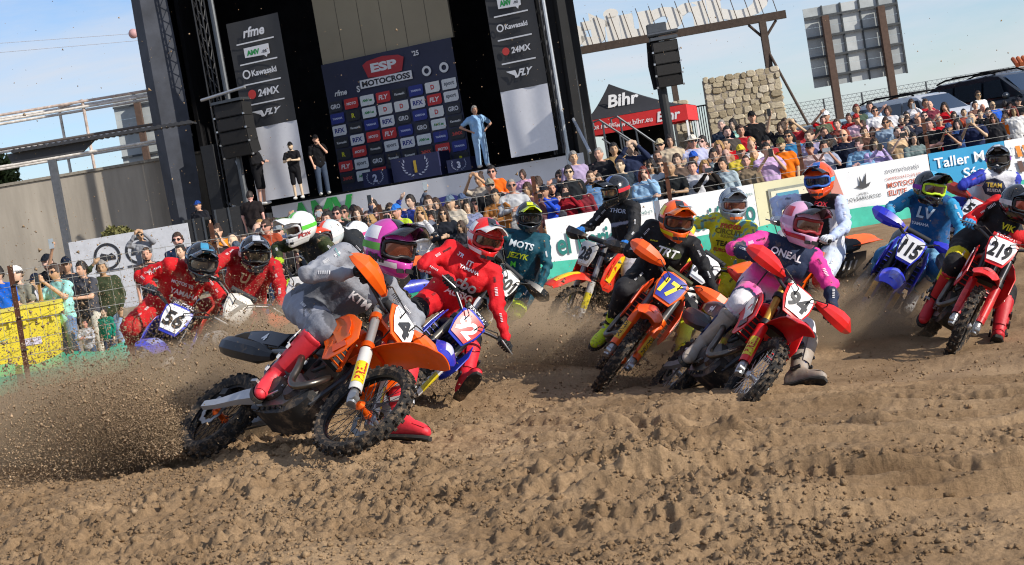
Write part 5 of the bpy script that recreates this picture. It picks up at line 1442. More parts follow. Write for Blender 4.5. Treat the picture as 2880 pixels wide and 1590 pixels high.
# ---------------------------------------------------------------- riders
JN = ['P', 'N', 'H', 'SR', 'SL', 'ER', 'EL', 'WR', 'WL', 'HR', 'HL', 'KR', 'KL', 'AR', 'AL', 'TR', 'TL']
RIDERS = {"ktm": [[-1.32, 10.047, 1.191], [-0.888, 9.924, 1.407], [-0.731, 9.937, 1.543], [-1.012, 9.865, 1.554], [-0.813, 10.08, 1.304], [-1.233, 9.683, 1.464], [-0.668, 10.13, 1.049], [-0.974, 9.612, 1.431], [-0.681, 9.922, 0.875], [-1.355, 9.987, 1.266], [-1.261, 10.042, 1.102], [-1.196, 9.612, 1.13], [-1.034, 9.812, 0.809], [-1.535, 9.677, 0.888], [-0.828, 9.572, 0.51], [-1.607, 9.512, 0.818], [-0.695, 9.464, 0.418]], "92": [[-0.574, 12.748, 0.924], [-0.284, 12.504, 1.255], [-0.153, 12.497, 1.422], [-0.429, 12.566, 1.375], [-0.137, 12.567, 1.139], [-0.662, 12.392, 1.3], [-0.143, 12.408, 0.874], [-0.474, 12.267, 1.151], [-0.121, 12.313, 0.603], [-0.606, 12.778, 1.018], [-0.515, 12.785, 0.845], [-0.795, 12.4, 0.947], [-0.402, 12.434, 0.625], [-1.012, 12.713, 0.743], [-0.482, 12.098, 0.371], [-1.071, 12.535, 0.71], [-0.389, 11.944, 0.429]], "94": [[1.87, 11.932, 0.658], [2.087, 11.633, 0.99], [2.19, 11.603, 1.167], [1.911, 11.666, 1.086], [2.257, 11.701, 0.902], [1.659, 11.508, 1.07], [2.32, 11.527, 0.676], [1.81, 11.307, 0.975], [2.27, 11.357, 0.479], [1.808, 11.907, 0.733], [1.933, 11.918, 0.578], [1.638, 11.521, 0.655], [2.086, 11.569, 0.378], [1.304, 11.618, 0.385], [1.941, 11.262, 0.115], [1.206, 11.458, 0.348], [1.998, 11.091, 0.053]], "17": [[1.191, 13.411, 0.786], [1.359, 13.115, 1.141], [1.429, 13.001, 1.292], [1.235, 13.22, 1.258], [1.542, 13.147, 1.066], [1.021, 13.114, 1.085], [1.585, 12.911, 0.881], [1.155, 12.883, 1.088], [1.632, 12.779, 0.641], [1.15, 13.447, 0.873], [1.274, 13.415, 0.724], [0.92, 13.099, 0.781], [1.411, 13.058, 0.527], [0.767, 13.354, 0.466], [1.275, 12.774, 0.234], [0.723, 13.179, 0.521], [1.255, 12.593, 0.182]], "219": [[4.092, 13.852, 0.553], [4.378, 13.53, 0.806], [4.386, 13.363, 0.932], [4.293, 13.637, 0.952], [4.343, 13.414, 0.647], [4.025, 13.595, 0.846], [4.589, 13.345, 0.489], [3.95, 13.339, 0.846], [4.479, 13.098, 0.495], [4.017, 13.844, 0.62], [4.156, 13.808, 0.483], [3.8, 13.496, 0.491], [4.218, 13.513, 0.172], [3.644, 13.752, 0.18], [4.029, 13.293, -0.148], [3.541, 13.609, 0.106], [3.951, 13.127, -0.204]], "115": [[4.056, 15.177, 0.565], [4.126, 14.999, 1.029], [4.05, 14.826, 1.121], [3.958, 15.098, 1.057], [4.243, 14.881, 0.923], [3.704, 14.967, 0.982], [4.255, 14.666, 0.721], [3.614, 14.717, 0.954], [4.139, 14.528, 0.528], [3.952, 15.163, 0.589], [4.124, 15.16, 0.492], [3.562, 14.968, 0.538], [3.999, 14.779, 0.344], [3.524, 15.364, 0.391], [3.871, 15.142, 0.144], [3.418, 15.21, 0.353], [3.778, 15.017, 0.035]], "28": [[1.338, 17.425, 0.909], [1.37, 17.319, 1.397], [1.29, 17.213, 1.559], [1.217, 17.446, 1.4], [1.454, 17.153, 1.327], [0.992, 17.511, 1.215], [1.398, 16.996, 1.08], [0.858, 17.277, 1.194], [1.273, 16.777, 0.99], [1.3, 17.503, 0.966], [1.426, 17.372, 0.891], [0.886, 17.464, 0.865], [1.275, 17.05, 0.651], [1.116, 17.703, 0.589], [1.407, 17.389, 0.422], [0.967, 17.611, 0.514], [1.297, 17.256, 0.343]], "14": [[2.188, 15.72, 0.634], [2.224, 15.478, 1.065], [2.278, 15.434, 1.259], [2.115, 15.637, 1.127], [2.406, 15.423, 0.995], [1.847, 15.524, 1.118], [2.402, 15.219, 0.769], [1.789, 15.283, 1.025], [2.254, 15.113, 0.559], [2.107, 15.723, 0.697], [2.24, 15.699, 0.55], [1.723, 15.544, 0.775], [1.978, 15.397, 0.394], [1.506, 15.814, 0.519], [1.796, 15.722, 0.178], [1.403, 15.659, 0.482], [1.74, 15.553, 0.109]], "111": [[3.015, 15.024, 0.704], [3.045, 14.919, 1.19], [3.033, 14.826, 1.376], [2.851, 14.97, 1.198], [3.187, 14.792, 1.128], [2.646, 15.186, 1.22], [3.156, 14.59, 0.905], [2.623, 14.968, 1.061], [2.959, 14.421, 0.821], [2.986, 15.102, 0.766], [3.101, 14.974, 0.673], [2.56, 15.141, 0.757], [2.886, 14.687, 0.435], [2.738, 15.356, 0.429], [3.0, 15.042, 0.219], [2.58, 15.261, 0.385], [2.879, 14.905, 0.164]], "601": [[0.107, 16.803, 0.759], [0.218, 16.699, 1.239], [0.293, 16.735, 1.436], [0.046, 16.789, 1.278], [0.403, 16.695, 1.171], [-0.104, 16.534, 1.332], [0.401, 16.54, 0.911], [-0.164, 16.304, 1.204], [0.276, 16.435, 0.691], [0.045, 16.827, 0.838], [0.189, 16.83, 0.704], [-0.334, 16.646, 0.935], [0.001, 16.515, 0.483], [-0.533, 16.918, 0.666], [-0.213, 16.861, 0.34], [-0.613, 16.751, 0.622], [-0.25, 16.691, 0.261]], "56": [[-3.054, 13.752, 1.196], [-2.733, 13.61, 1.553], [-2.6, 13.454, 1.597], [-2.884, 13.491, 1.605], [-2.603, 13.686, 1.422], [-3.159, 13.563, 1.549], [-2.482, 13.512, 1.215], [-3.032, 13.341, 1.448], [-2.459, 13.282, 1.08], [-3.117, 13.78, 1.273], [-2.965, 13.776, 1.147], [-3.294, 13.415, 1.136], [-2.762, 13.51, 0.877], [-3.349, 13.746, 0.865], [-2.983, 13.739, 0.587], [-3.393, 13.567, 0.819], [-2.975, 13.561, 0.521]], "red2": [[-2.456, 14.122, 1.105], [-2.241, 14.024, 1.549], [-2.195, 13.822, 1.58], [-2.427, 14.003, 1.599], [-2.085, 14.042, 1.435], [-2.51, 13.724, 1.551], [-2.029, 13.814, 1.248], [-2.551, 13.467, 1.495], [-2.021, 13.608, 1.074], [-2.525, 14.134, 1.179], [-2.361, 14.129, 1.068], [-2.712, 13.747, 1.169], [-2.268, 13.744, 0.9], [-2.839, 14.026, 0.867], [-2.461, 13.997, 0.611], [-2.895, 13.853, 0.814], [-2.461, 13.82, 0.541]], "53": [[5.63, 18.405, 0.691], [5.747, 18.018, 0.985], [5.786, 18.101, 1.174], [5.553, 18.022, 1.021], [5.929, 18.061, 0.925], [5.283, 17.898, 0.954], [5.869, 17.952, 0.651], [5.313, 18.152, 0.884], [5.733, 17.751, 0.529], [5.562, 18.441, 0.757], [5.687, 18.406, 0.607], [5.174, 18.267, 0.694], [5.498, 18.154, 0.314], [5.019, 18.564, 0.423], [5.3, 18.454, 0.079], [4.913, 18.409, 0.393], [5.239, 18.284, 0.017]], "fox": [[-1.83, 16.105, 1.149], [-1.907, 15.923, 1.608], [-2.01, 15.788, 1.731], [-2.072, 16.036, 1.591], [-1.796, 15.773, 1.535], [-2.291, 15.84, 1.563], [-1.638, 15.669, 1.301], [-2.247, 15.605, 1.444], [-1.678, 15.507, 1.087], [-1.908, 16.126, 1.209], [-1.742, 16.077, 1.11], [-2.266, 15.899, 1.136], [-1.855, 15.735, 0.876], [-2.312, 16.182, 0.815], [-1.943, 16.04, 0.586], [-2.413, 16.032, 0.758], [-1.991, 15.87, 0.514]], "orw": [[-1.573, 17.689, 1.178], [-1.727, 17.402, 1.559], [-1.898, 17.285, 1.597], [-1.83, 17.566, 1.6], [-1.655, 17.26, 1.441], [-2.123, 17.627, 1.604], [-1.481, 17.148, 1.223], [-2.164, 17.439, 1.414], [-1.686, 17.118, 1.051], [-1.629, 17.759, 1.223], [-1.505, 17.637, 1.126], [-2.039, 17.722, 1.099], [-1.734, 17.394, 0.855], [-1.936, 17.995, 0.782], [-1.672, 17.697, 0.556], [-2.094, 17.909, 0.722], [-1.793, 17.569, 0.483]], "whi": [[-1.752, 18.566, 0.924], [-1.713, 18.31, 1.347], [-1.698, 18.214, 1.527], [-1.73, 18.49, 1.431], [-1.803, 18.166, 1.243], [-2.029, 18.493, 1.404], [-1.94, 18.094, 0.972], [-2.217, 18.489, 1.21], [-2.08, 18.031, 0.736], [-1.771, 18.635, 0.995], [-1.715, 18.526, 0.838], [-2.189, 18.733, 0.972], [-2.047, 18.438, 0.581], [-2.107, 19.06, 0.705], [-2.0, 18.796, 0.346], [-2.292, 19.023, 0.684], [-2.165, 18.717, 0.292]]}
def seg_d(X, a, b):
    ab = b - a
    t = np.clip(((X - a) @ ab) / (ab @ ab), 0, 1)
    return np.linalg.norm(X - (a + t[:, None] * ab), axis=1), t
def helmet_shell():
    """lat-long shell with an eye port and a jutting chin bar; x forward"""
    na, ne = 52, 30
    P = np.zeros((ne, na, 3))
    el = np.linspace(R_(-62), R_(90), ne)
    az = np.linspace(-math.pi, math.pi, na, endpoint=False)
    for i, e in enumerate(el):
        for j, a in enumerate(az):
            P[i, j] = shell_pt(a, e)
    f = []
    for i in range(ne - 1):
        for j in range(na):
            k = (j + 1) % na
            e, a = (el[i] + el[i + 1]) / 2, az[j] + math.pi / na
            if -.36 < e - .05 * abs(a) < .29 and abs(a) < 1.12:
                continue
            f.append((i * na + j, i * na + k, (i + 1) * na + k, (i + 1) * na + j))
    me = MB().add(P.reshape(-1, 3), f).mesh(0)
    me = evaluated(me, [('SOLIDIFY', dict(thickness=.012, offset=-1)), ('SUBSURF', dict(levels=1))])
    me.shade_smooth()
    return me
def shell_pt(a, e, o=0.):
    ce, se = math.cos(e), math.sin(e)
    x, y, z = ce * math.cos(a), ce * math.sin(a), se
    fx = .145 if x > 0 else .158
    p = V(x * fx, y * .127, z * (.150 if z > 0 else .158))
    if z < 0 and x > 0:       # chin bar juts forward to a blunt point
        k = min(1, -z / .75)
        p[0] += .085 * k ** .8 * max(0, math.cos(a)) ** 2.0
        p[1] *= 1 - .25 * k * max(0, math.cos(a)) ** 2
        p[2] -= .012 * k * max(0, math.cos(a)) ** 2
    if z < 0 and x <= 0:
        p[2] *= .86
    if z > .2:
        p[0] -= .012 * (z - .2)
    r = 1 + o / .15
    return p * r
H_SHELL = helmet_shell()
def grid_on_shell(a0, a1, e0, e1, na, ne, o, th=.004, tilt=.05):
    rows = []
    for e in np.linspace(e0, e1, ne):
        rows.append([shell_pt(a, e + tilt * abs(a), o) for a in np.linspace(a0, a1, na)])
    return MB().loft(rows, False, False)
rows = []
for e in np.linspace(-.30, .24, 7):
    rows.append([V(.118 * math.cos(a) * math.cos(e * .8) + .018, .118 * math.sin(a), .15 * math.sin(e) + .004 * abs(a)) for a in np.linspace(-1.05, 1.05, 19)])
H_LENS = MB().loft(rows, False, False).mesh(180)
def ring(e0, e1, amax, o, wd):
    P_ = []
    for k in range(40):
        t = 2 * math.pi * k / 40
        a = amax * math.cos(t) * (1 - .0 * abs(math.sin(t)))
        a = max(-amax, min(amax, amax * 1.15 * math.cos(t)))
        e = (e0 + e1) / 2 + (e1 - e0) / 2 * max(-1, min(1, 1.25 * math.sin(t)))
        if e < -.2 and abs(a) < .22: e += .07
        P_.append(V((.122 + o) * math.cos(a) * math.cos(e * .8) + .02, (.121 + o) * math.sin(a), .152 * math.sin(e) + .004 * abs(a)))
    P_.append(P_[0])
    return MB().tube(P_, wd, 6, cap=False).mesh(180)
H_GOG = ring(-.31, .25, 1.02, 0, .011)
H_STRAP = MB().loft([[shell_pt(a, e, .004) for a in np.linspace(1.1, 2 * math.pi - 1.1, 40)] for e in (-.12, 0, .12)], False, False).mesh(180)
rows = []
for k in np.linspace(0, 1, 9):      # peak: from the brow forward and a little up
    x = .085 + .165 * k
    w = .108 - .012 * k - .05 * max(0, k - .75)
    z = .105 + .028 * k + .012 * math.sin(k * 3.1)
    s = np.linspace(-1, 1, 11)
    top = [V(x - .05 * (abs(t) ** 2.5) * (.35 + .2 * k), w * t, z - .05 * abs(t) ** 2.2 - (.0 if abs(t) < .35 else 0) + .007 * (abs(t) < .4)) for t in s]
    rows.append(top + [p - V(0, 0, .006) for p in top[::-1]])
H_PEAK = MB().loft(rows).mesh(40)
H_PEAKMARK = MB().loft([[V(.10 + .135 * k, t * .045, .118 + .028 * k + .012 * math.sin(k * 3.1)) for t in (-1, 0, 1)] for k in np.linspace(.05, .95, 6)], False, False).mesh(0)
mb = MB()
for s in (-1, 1):
    mb.prism([(-.022, -.010), (.018, -.012), (.024, .008), (-.016, .014)], (nrm(V(-.45, s, 0)), Zup, nrm(V(1, s * .4, 0))), .006, shell_pt(s * .42, -.66, .001))
mb.prism([(-.016, -.012), (.016, -.012), (.02, .012), (-.02, .012)], (V(0, 1, 0), Zup, V(1, 0, 0)), .006, shell_pt(0, -.62, .001))
H_VENT = mb.mesh()
H_SIDE = [MB().loft([[shell_pt(s * a, e, .0035) for a in np.linspace(*ar, 12)] for e in np.linspace(e0, e1, 6)], False, False).mesh(180) for s in (-1, 1) for ar, e0, e1 in (((1.25, 2.5), .25, .75), ((.55, 1.7), -.62, -.42))]
H_TOPBAND = MB().loft([[shell_pt(t * .5 / max(.25, math.cos(e)), e, .0035) if e < math.pi / 2 else V(0, 0, 0) for t in np.linspace(-.5, .5, 7)] for e in np.linspace(.62, 1.35, 10)], False, False).mesh(180)
def glove_mesh(s):
    """closed fist round a bar lying along y; bar at the origin, wrist behind and above"""
    mb = MB()
    w = V(-.052, 0, .022)
    mb.cap(V(-.05, -.002, .022), V(-.03, 0, .02), .036, .034, 10)
    mb.box(V(-.022, 0, .026), (.055, .084, .028), rotm(1, .35))
    mb.cap(V(-.03, -.03, .024), V(-.03, .03, .024), .021, .021, 8)
    for k, (yo, ln) in enumerate(((-.034, .92), (-.011, 1.05), (.012, 1.0), (.034, .82))):
        P_ = [V(-.006 + .031 * math.sin(a) * ln, yo, -.001 + .031 * math.cos(a) * ln) for a in np.linspace(-.35, 3.3, 9)]
        mb.tube(P_, [.0115, .0115, .0112, .0108, .0105, .010, .0095, .009, .007], 8)
    mb.tube([V(-.034, -s * .036, .008), V(-.03, -s * .05, -.012), V(-.008, -s * .052, -.027), V(.016, -s * .046, -.028)], [.013, .0125, .011, .008], 8)
    return mb.mesh(60)
GLOVE = {-1: glove_mesh(-1), 1: glove_mesh(1)}
def boot_parts():
    """boot with ankle at the origin, shin along +z, toe along +x"""
    rows = []
    for x, z, w, h in ((-.085, -.055, .030, .045), (-.075, -.04, .038, .065), (-.04, -.025, .042, .085), (.0, -.02, .045, .09), (.05, -.04, .047, .068), (.10, -.056, .048, .050), (.15, -.066, .047, .040), (.19, -.072, .038, .032), (.212, -.078, .02, .02)):
        rows.append([V(x, w * math.cos(a), z + h * math.sin(a)) for a in np.linspace(0, 2 * math.pi, 14, endpoint=False)])
    mb = MB().loft(rows)
    rows = []
    for z, x, rx, ry in ((-.05, .0, .062, .046), (.0, .0, .062, .050), (.06, -.006, .060, .054), (.14, -.012, .066, .06), (.22, -.012, .073, .066), (.29, -.004, .078, .070), (.31, 0, .076, .068), (.30, 0, .066, .058)):
        rows.append([V(x + rx * math.cos(a), ry * math.sin(a), z + .02 * math.cos(a) * (z > .2)) for a in np.linspace(0, 2 * math.pi, 16, endpoint=False)])
    mb.loft(rows)
    body = fuse(mb, .011, 3)
    sole = MB().loft([[V(x, w * t, z) for t, z in ((-1, -.115), (-.9, -.098), (.9, -.098), (1, -.115), (.8, -.122), (-.8, -.122))] for x, w in ((-.095, .03), (-.06, .042), (0, .036), (.06, .045), (.13, .05), (.19, .04), (.218, .02))]).mesh()
    shin = MB().loft([[V(.0 + (r + .004) * math.cos(a) - .006, (r * .9 + .004) * math.sin(a), z) for a in np.linspace(-.75, .75, 7)] for z, r in ((.07, .064), (.15, .071), (.23, .078), (.29, .082))], False, False).mesh(180)
    bk = []
    for z, x in ((-.005, .045), (.09, .045), (.17, .05)):
        for s in (-1, 1):
            pass
        bk.append(MB().box(V(.012, -.061 - .02 * (z > .05) * z, z), (.07, .014, .022), rotm(1, -.2)).mesh())
        bk.append(MB().box(V(.012, .061 + .02 * (z > .05) * z, z), (.07, .014, .022), rotm(1, -.2)).mesh())
    star = MB().prism([(.045 * (1 if k % 2 == 0 else .42) * math.cos(math.pi / 2 + k * math.pi / 5), .055 * (1 if k % 2 == 0 else .42) * math.sin(math.pi / 2 + k * math.pi / 5)) for k in range(10)], (V(1, 0, 0), Zup, V(0, -1, 0)), .005, V(-.005, -.0745, .225)).mesh(0)
    toe = MB().loft([[V(x, (w + .002) * math.cos(a), z + (h + .002) * math.sin(a)) for a in np.linspace(.5, math.pi - .5, 8)] for x, z, w, h in ((.12, -.06, .048, .046), (.16, -.067, .045, .04), (.195, -.073, .037, .03))], False, False).mesh(180)
    return body, sole, shin, bk, star, toe
BOOT = boot_parts()
M_CLOTH = mat(None, rough=.72, var=.09, src='attr', dirt=.12, bump=.9, bscale=22, spec=.3)
M_CLOTHC = mat(None, rough=.6, var=.04, src='attr', bump=.9, bscale=22, spec=.35)
M_CLOTHD = mat(None, rough=.75, var=.09, src='attr', dirt=.30, bump=.9, bscale=22, spec=.3)
# facing (x,y,z), roll to the right, jersey, sleeve, panel, trousers, knee, boot, glove, helmet main, second, peak, lens, text rows
RC_ = {
 'ktm': dict(f=(.62, -.74, -.22), roll=14, j='#5a5d66', s='#8d9099', pn='#4a4c54', t='#8a8d99', k='#777a84', b='#d9303c', g='#101012', h='#c43fa0', h2='#ece9ea', h3='#1c1c20', pk='#1d1d22', lens='#7a4030', gog='#17171a', strap='#6ab04a', rgh=.3,
      txt=[('KTM', 1013, 846, 66, 36, '#f2f2f4', .05), ('Bihr', 1088, 803, 30, 42, '#1b1b1e', .1), ('MOTOREX', 949, 710, 26, 62, '#1d8a86', 0)], helm_txt='Bihr', label='rider in a grey kit with a pink and white helmet on the leading bike', boot='coral red'),
 '92': dict(f=(.25, -.92, -.26), roll=22, j='#cf1620', s='#d3182280', pn='#1a1a1c', t='#cc1822', k='#1c1c1e', b='#cf2030', g='#121214', h='#d8201e', h2='#e9e7e4', h3='#26262a', pk='#e8e4e0', lens='#6a5040', gog='#b02020', strap='#d8d8d8',
      txt=[('YAMAHA', 1320, 759, 60, 25, '#f2e8e8', 0), ('cbo', 1311, 801, 66, 28, '#b0b0b4', .1), ('AUSIO', 1290, 828, 84, 24, '#f2e8e8', .25), ('YAMAHA', 1196, 764, 36, 12, '#f2e8e8', 0), ('iT', 1322, 742, 18, 25, '#f2e8e8', 0), ('TR', 1296, 717, 18, 30, '#d8dcf0', .2)], label='rider in a red and black kit with a red and white helmet', panel=(.52, .68)),
 '94': dict(f=(.36, -.9, -.2), roll=18, j='#24304c', s='#e8409a', pn='#d98ac0', t='#2b3358', k='#d8d4d8', b='#9a9086', g='#2a2c34', h='#dba6c6', h2='#b8283a', h3='#17171a', pk='#1a1a1e', lens='#6c4a40', gog='#8c1c24', strap='#caa4c0',
      txt=[('ONEAL', 2212, 716, 92, 20, '#e8e2ea', .05), ('Honda', 2180, 768, 48, 15, '#b03048', .15), ('KMP-MXSHOP', 2185, 784, 58, 18, '#b03048', 0), ('ONEAL', 2101, 702, 32, 14, '#d8d8e0', 0)], fadecol='#d7cfd8', label='rider in a pink and navy kit with a black-peaked red helmet', dirt=.2),
 '17': dict(f=(.12, -.96, -.22), roll=14, j='#19191c', s='#19191c', pn='#19191c', t='#1c1c1f', k='#26262a', b='#c6dc1e', g='#3a6a80', h='#ee6018', h2='#f2d818', h3='#232326', pk='#ef7a1a', lens='#7a4a38', gog='#2a2a2a', strap='#333333',
      txt=[('TRT', 1880, 711, 62, 18, '#f0f2f2', .3), ('DUNLOP', 1840, 677, 22, 12, '#d8d020', 0)], label='rider in a black kit with an orange and yellow helmet', oval='#3c4418'),
 '219': dict(f=(.3, -.92, -.2), roll=16, j='#1c1b1e', s='#cf1a1e', pn='#1c1b1e', t='#1c1b1e', k='#d8c81c', b='#b81c28', g='#3a8cc0', h='#17181b', h2='#17181b', h3='#c8c8cc', pk='#1a1b1e', lens='#a04030', gog='#141416', strap='#c8c8c8',
      txt=[('VIK', 2836, 641, 40, 20, '#d8d020', .1), ('219', 2821, 668, 46, 20, '#9a9aa0', .1)], label='rider in a red and black kit with a black helmet at the right'),
 '115': dict(f=(.25, -.95, -.15), roll=16, j='#1b5a94', s='#2f92c4', pn='#1b5a94', t='#7fb4d8', k='#3a78a8', b='#c8c8c8', g='#17181a', h='#15171a', h2='#15171a', h3='#44a0c8', pk='#15171a', lens='#5c3c38', gog='#b6d820', strap='#8030a0',
      txt=[('LV', 2604, 600, 50, 12, '#c8e0f4', .1), ('YAMAHA', 2588, 630, 50, 12, '#dce8f4', 0)], label='rider in a blue kit with a black helmet and lime goggles'),
 '28': dict(f=(-.78, -.6, -.12), roll=2, j='#1d1d20', s='#242427', pn='#1d1d20', t='#a9a5ab', k='#8a868c', b='#c04038', g='#1f6fc0', h='#1a1b1d', h2='#1a1b1d', h3='#3a5a9c', pk='#1b1c1e', lens='#9c8468', gog='#1a1a1a', strap='#c02030',
      txt=[('THOR', 1738, 593, 46, 6, '#b4bace', .1)], label='rider in a black jersey and black helmet in front of the newspaper banner', diag='#aab0c8'),
 '14': dict(f=(.02, -.99, -.12), roll=8, j='#d6cc2c', s='#cfc83a', pn='#c9c33a', t='#d8c820', k='#d8c820', b='#c8b428', g='#d8d8da', h='#8e9aa4', h2='#7f8b95', h3='#2a2c30', pk='#98a4ad', lens='#8c5a48', gog='#8a9098', strap='#d8d8d8',
      txt=[('CIRCUIT', 2049, 653, 76, 10, '#6a5c10', 0), ('EQUIPMENT', 2054, 668, 56, 10, '#8a7a20', 0), ('TEAM J', 2043, 689, 62, 8, '#3c3814', 0), ('EUROMOTO', 2043, 706, 74, 10, '#b83030', 0), ('moto', 2055, 636, 60, 8, '#b84830', .2)], label='rider in a yellow patterned kit with a grey helmet', chin='#e06a20'),
 '111': dict(f=(-.42, -.9, -.1), roll=4, j='#1c1d22', s='#b9c8e8', pn='#d9dbe2', t='#c7d2e6', k='#b04040', b='#e0e0e0', g='#cfd3d8', h='#f0541c', h2='#f0541c', h3='#2860b0', pk='#1b1b1e', lens='#22324a', gog='#3a6ac0', strap='#40b0d0',
      txt=[('FOX', 2309, 574, 38, 6, '#c8283a', .1)], label='rider in a white and blue kit with an orange helmet', wsides='#e2e4ea'),
 '601': dict(f=(.1, -.98, -.15), roll=10, j='#134a5c', s='#15505f', pn='#1a2a34', t='#124456', k='#c6dc1c', b='#2a3a40', g='#15161a', h='#1c2026', h2='#1c2026', h3='#d6e81a', pk='#d6e81a', lens='#3a3c40', gog='#15161a', strap='#33383c',
      txt=[('MOTS', 1467, 689, 70, 14, '#c9d2d8', .1), ('JEZYK', 1456, 722, 60, 12, '#c6d21c', .15), ('M', 1443, 743, 15, 8, '#5ac83a', 0)], label='rider in a dark teal kit with a yellow-edged black helmet'),
 '56': dict(f=(.25, -.93, -.26), roll=16, j='#c8141c', s='#cc161e', pn='#c8141c', t='#c0161c', k='#b0141a', b='#b02020', g='#26303a', h='#17191d', h2='#17191d', h3='#3a8ab0', pk='#17191d', lens='#7c766e', gog='#1b1b1e', strap='#35353a',
      txt=[('MOTOS VR', 514, 799, 66, 18, '#ecdcdc', 0), ('YAMAHA', 518, 828, 84, 20, '#f4e8e8', 0), ('CROSS', 500, 846, 50, 20, '#ecdcdc', .1), ('YN', 424, 768, 18, -20, '#ecdcdc', 0)], label='rider in a red kit with a glossy black helmet on number 56'),
 'red2': dict(f=(.2, -.95, -.2), roll=12, j='#a81820', s='#b41820', pn='#d02420', t='#b0201e', k='#8a1a1a', b='#a02020', g='#2a2a2c', h='#18191c', h2='#18191c', h3='#b8bcc2', pk='#1b1c20', lens='#5c5648', gog='#1a1a1c', strap='#c8c4bc',
      txt=[('U', 690, 784, 28, 14, '#d8c898', .2)], label='rider in a dark red jersey with a black helmet, second in the left group'),
 'fox': dict(f=(-.72, -.66, -.14), roll=0, j='#22262a', s='#2f3a1e', pn='#9cc424', t='#22262a', k='#9cc424', b='#8cb02a', g='#9cb828', h='#e6e6e4', h2='#e6e6e4', h3='#58b83a', pk='#e4e4e6', lens='#4a4238', gog='#c8c8c8', strap='#58c038', helm_txt='FOX', helm_col='#b03838', txt=[], label='rider with a white and green helmet and a black and lime sleeve'),
 'orw': dict(f=(-.66, -.72, -.2), roll=2, j='#1f2226', s='#1f2226', pn='#98b428', t='#222222', k='#222222', b='#333333', g='#222222', h='#c9d2d4', h2='#dcd8d4', h3='#e8431c', pk='#e8431c', lens='#4a4038', gog='#3a2a28', strap='#e8e0dc', txt=[], label='rider with an orange-peaked white helmet behind the leader'),
 'whi': dict(f=(-.76, -.62, -.1), roll=0, j='#2a3a9a', s='#2a3a9a', pn='#d8d8dc', t='#2a3a9a', k='#222a60', b='#dddddd', g='#333333', h='#e9e9ea', h2='#e9e9ea', h3='#17191c', pk='#e4e4e6', lens='#5a5040', gog='#d83a90', strap='#e8488c', txt=[], label='rider with a white helmet and pink goggles behind the leader'),
 '53': dict(f=(-.3, -.95, -.05), roll=4, j='#d9dbe4', s='#2a38a4', pn='#d9dbe4', t='#2c3a9c', k='#d8d8dc', b='#d8d8d8', g='#a83a28', h='#1d1f23', h2='#1d1f23', h3='#c4c8cc', pk='#1d1f23', lens='#3c3838', gog='#18181a', strap='#7a3a9a',
      txt=[('TEAM', 2796, 521, 44, 4, '#c8a840', 0), ('RUEDA', 2796, 536, 40, 4, '#e8e8ee', 0)], badge='#2c3450', label='rider in a white and blue jersey with a black helmet at the far right'),
}
BASE_Z = lambda M: np.array(M)
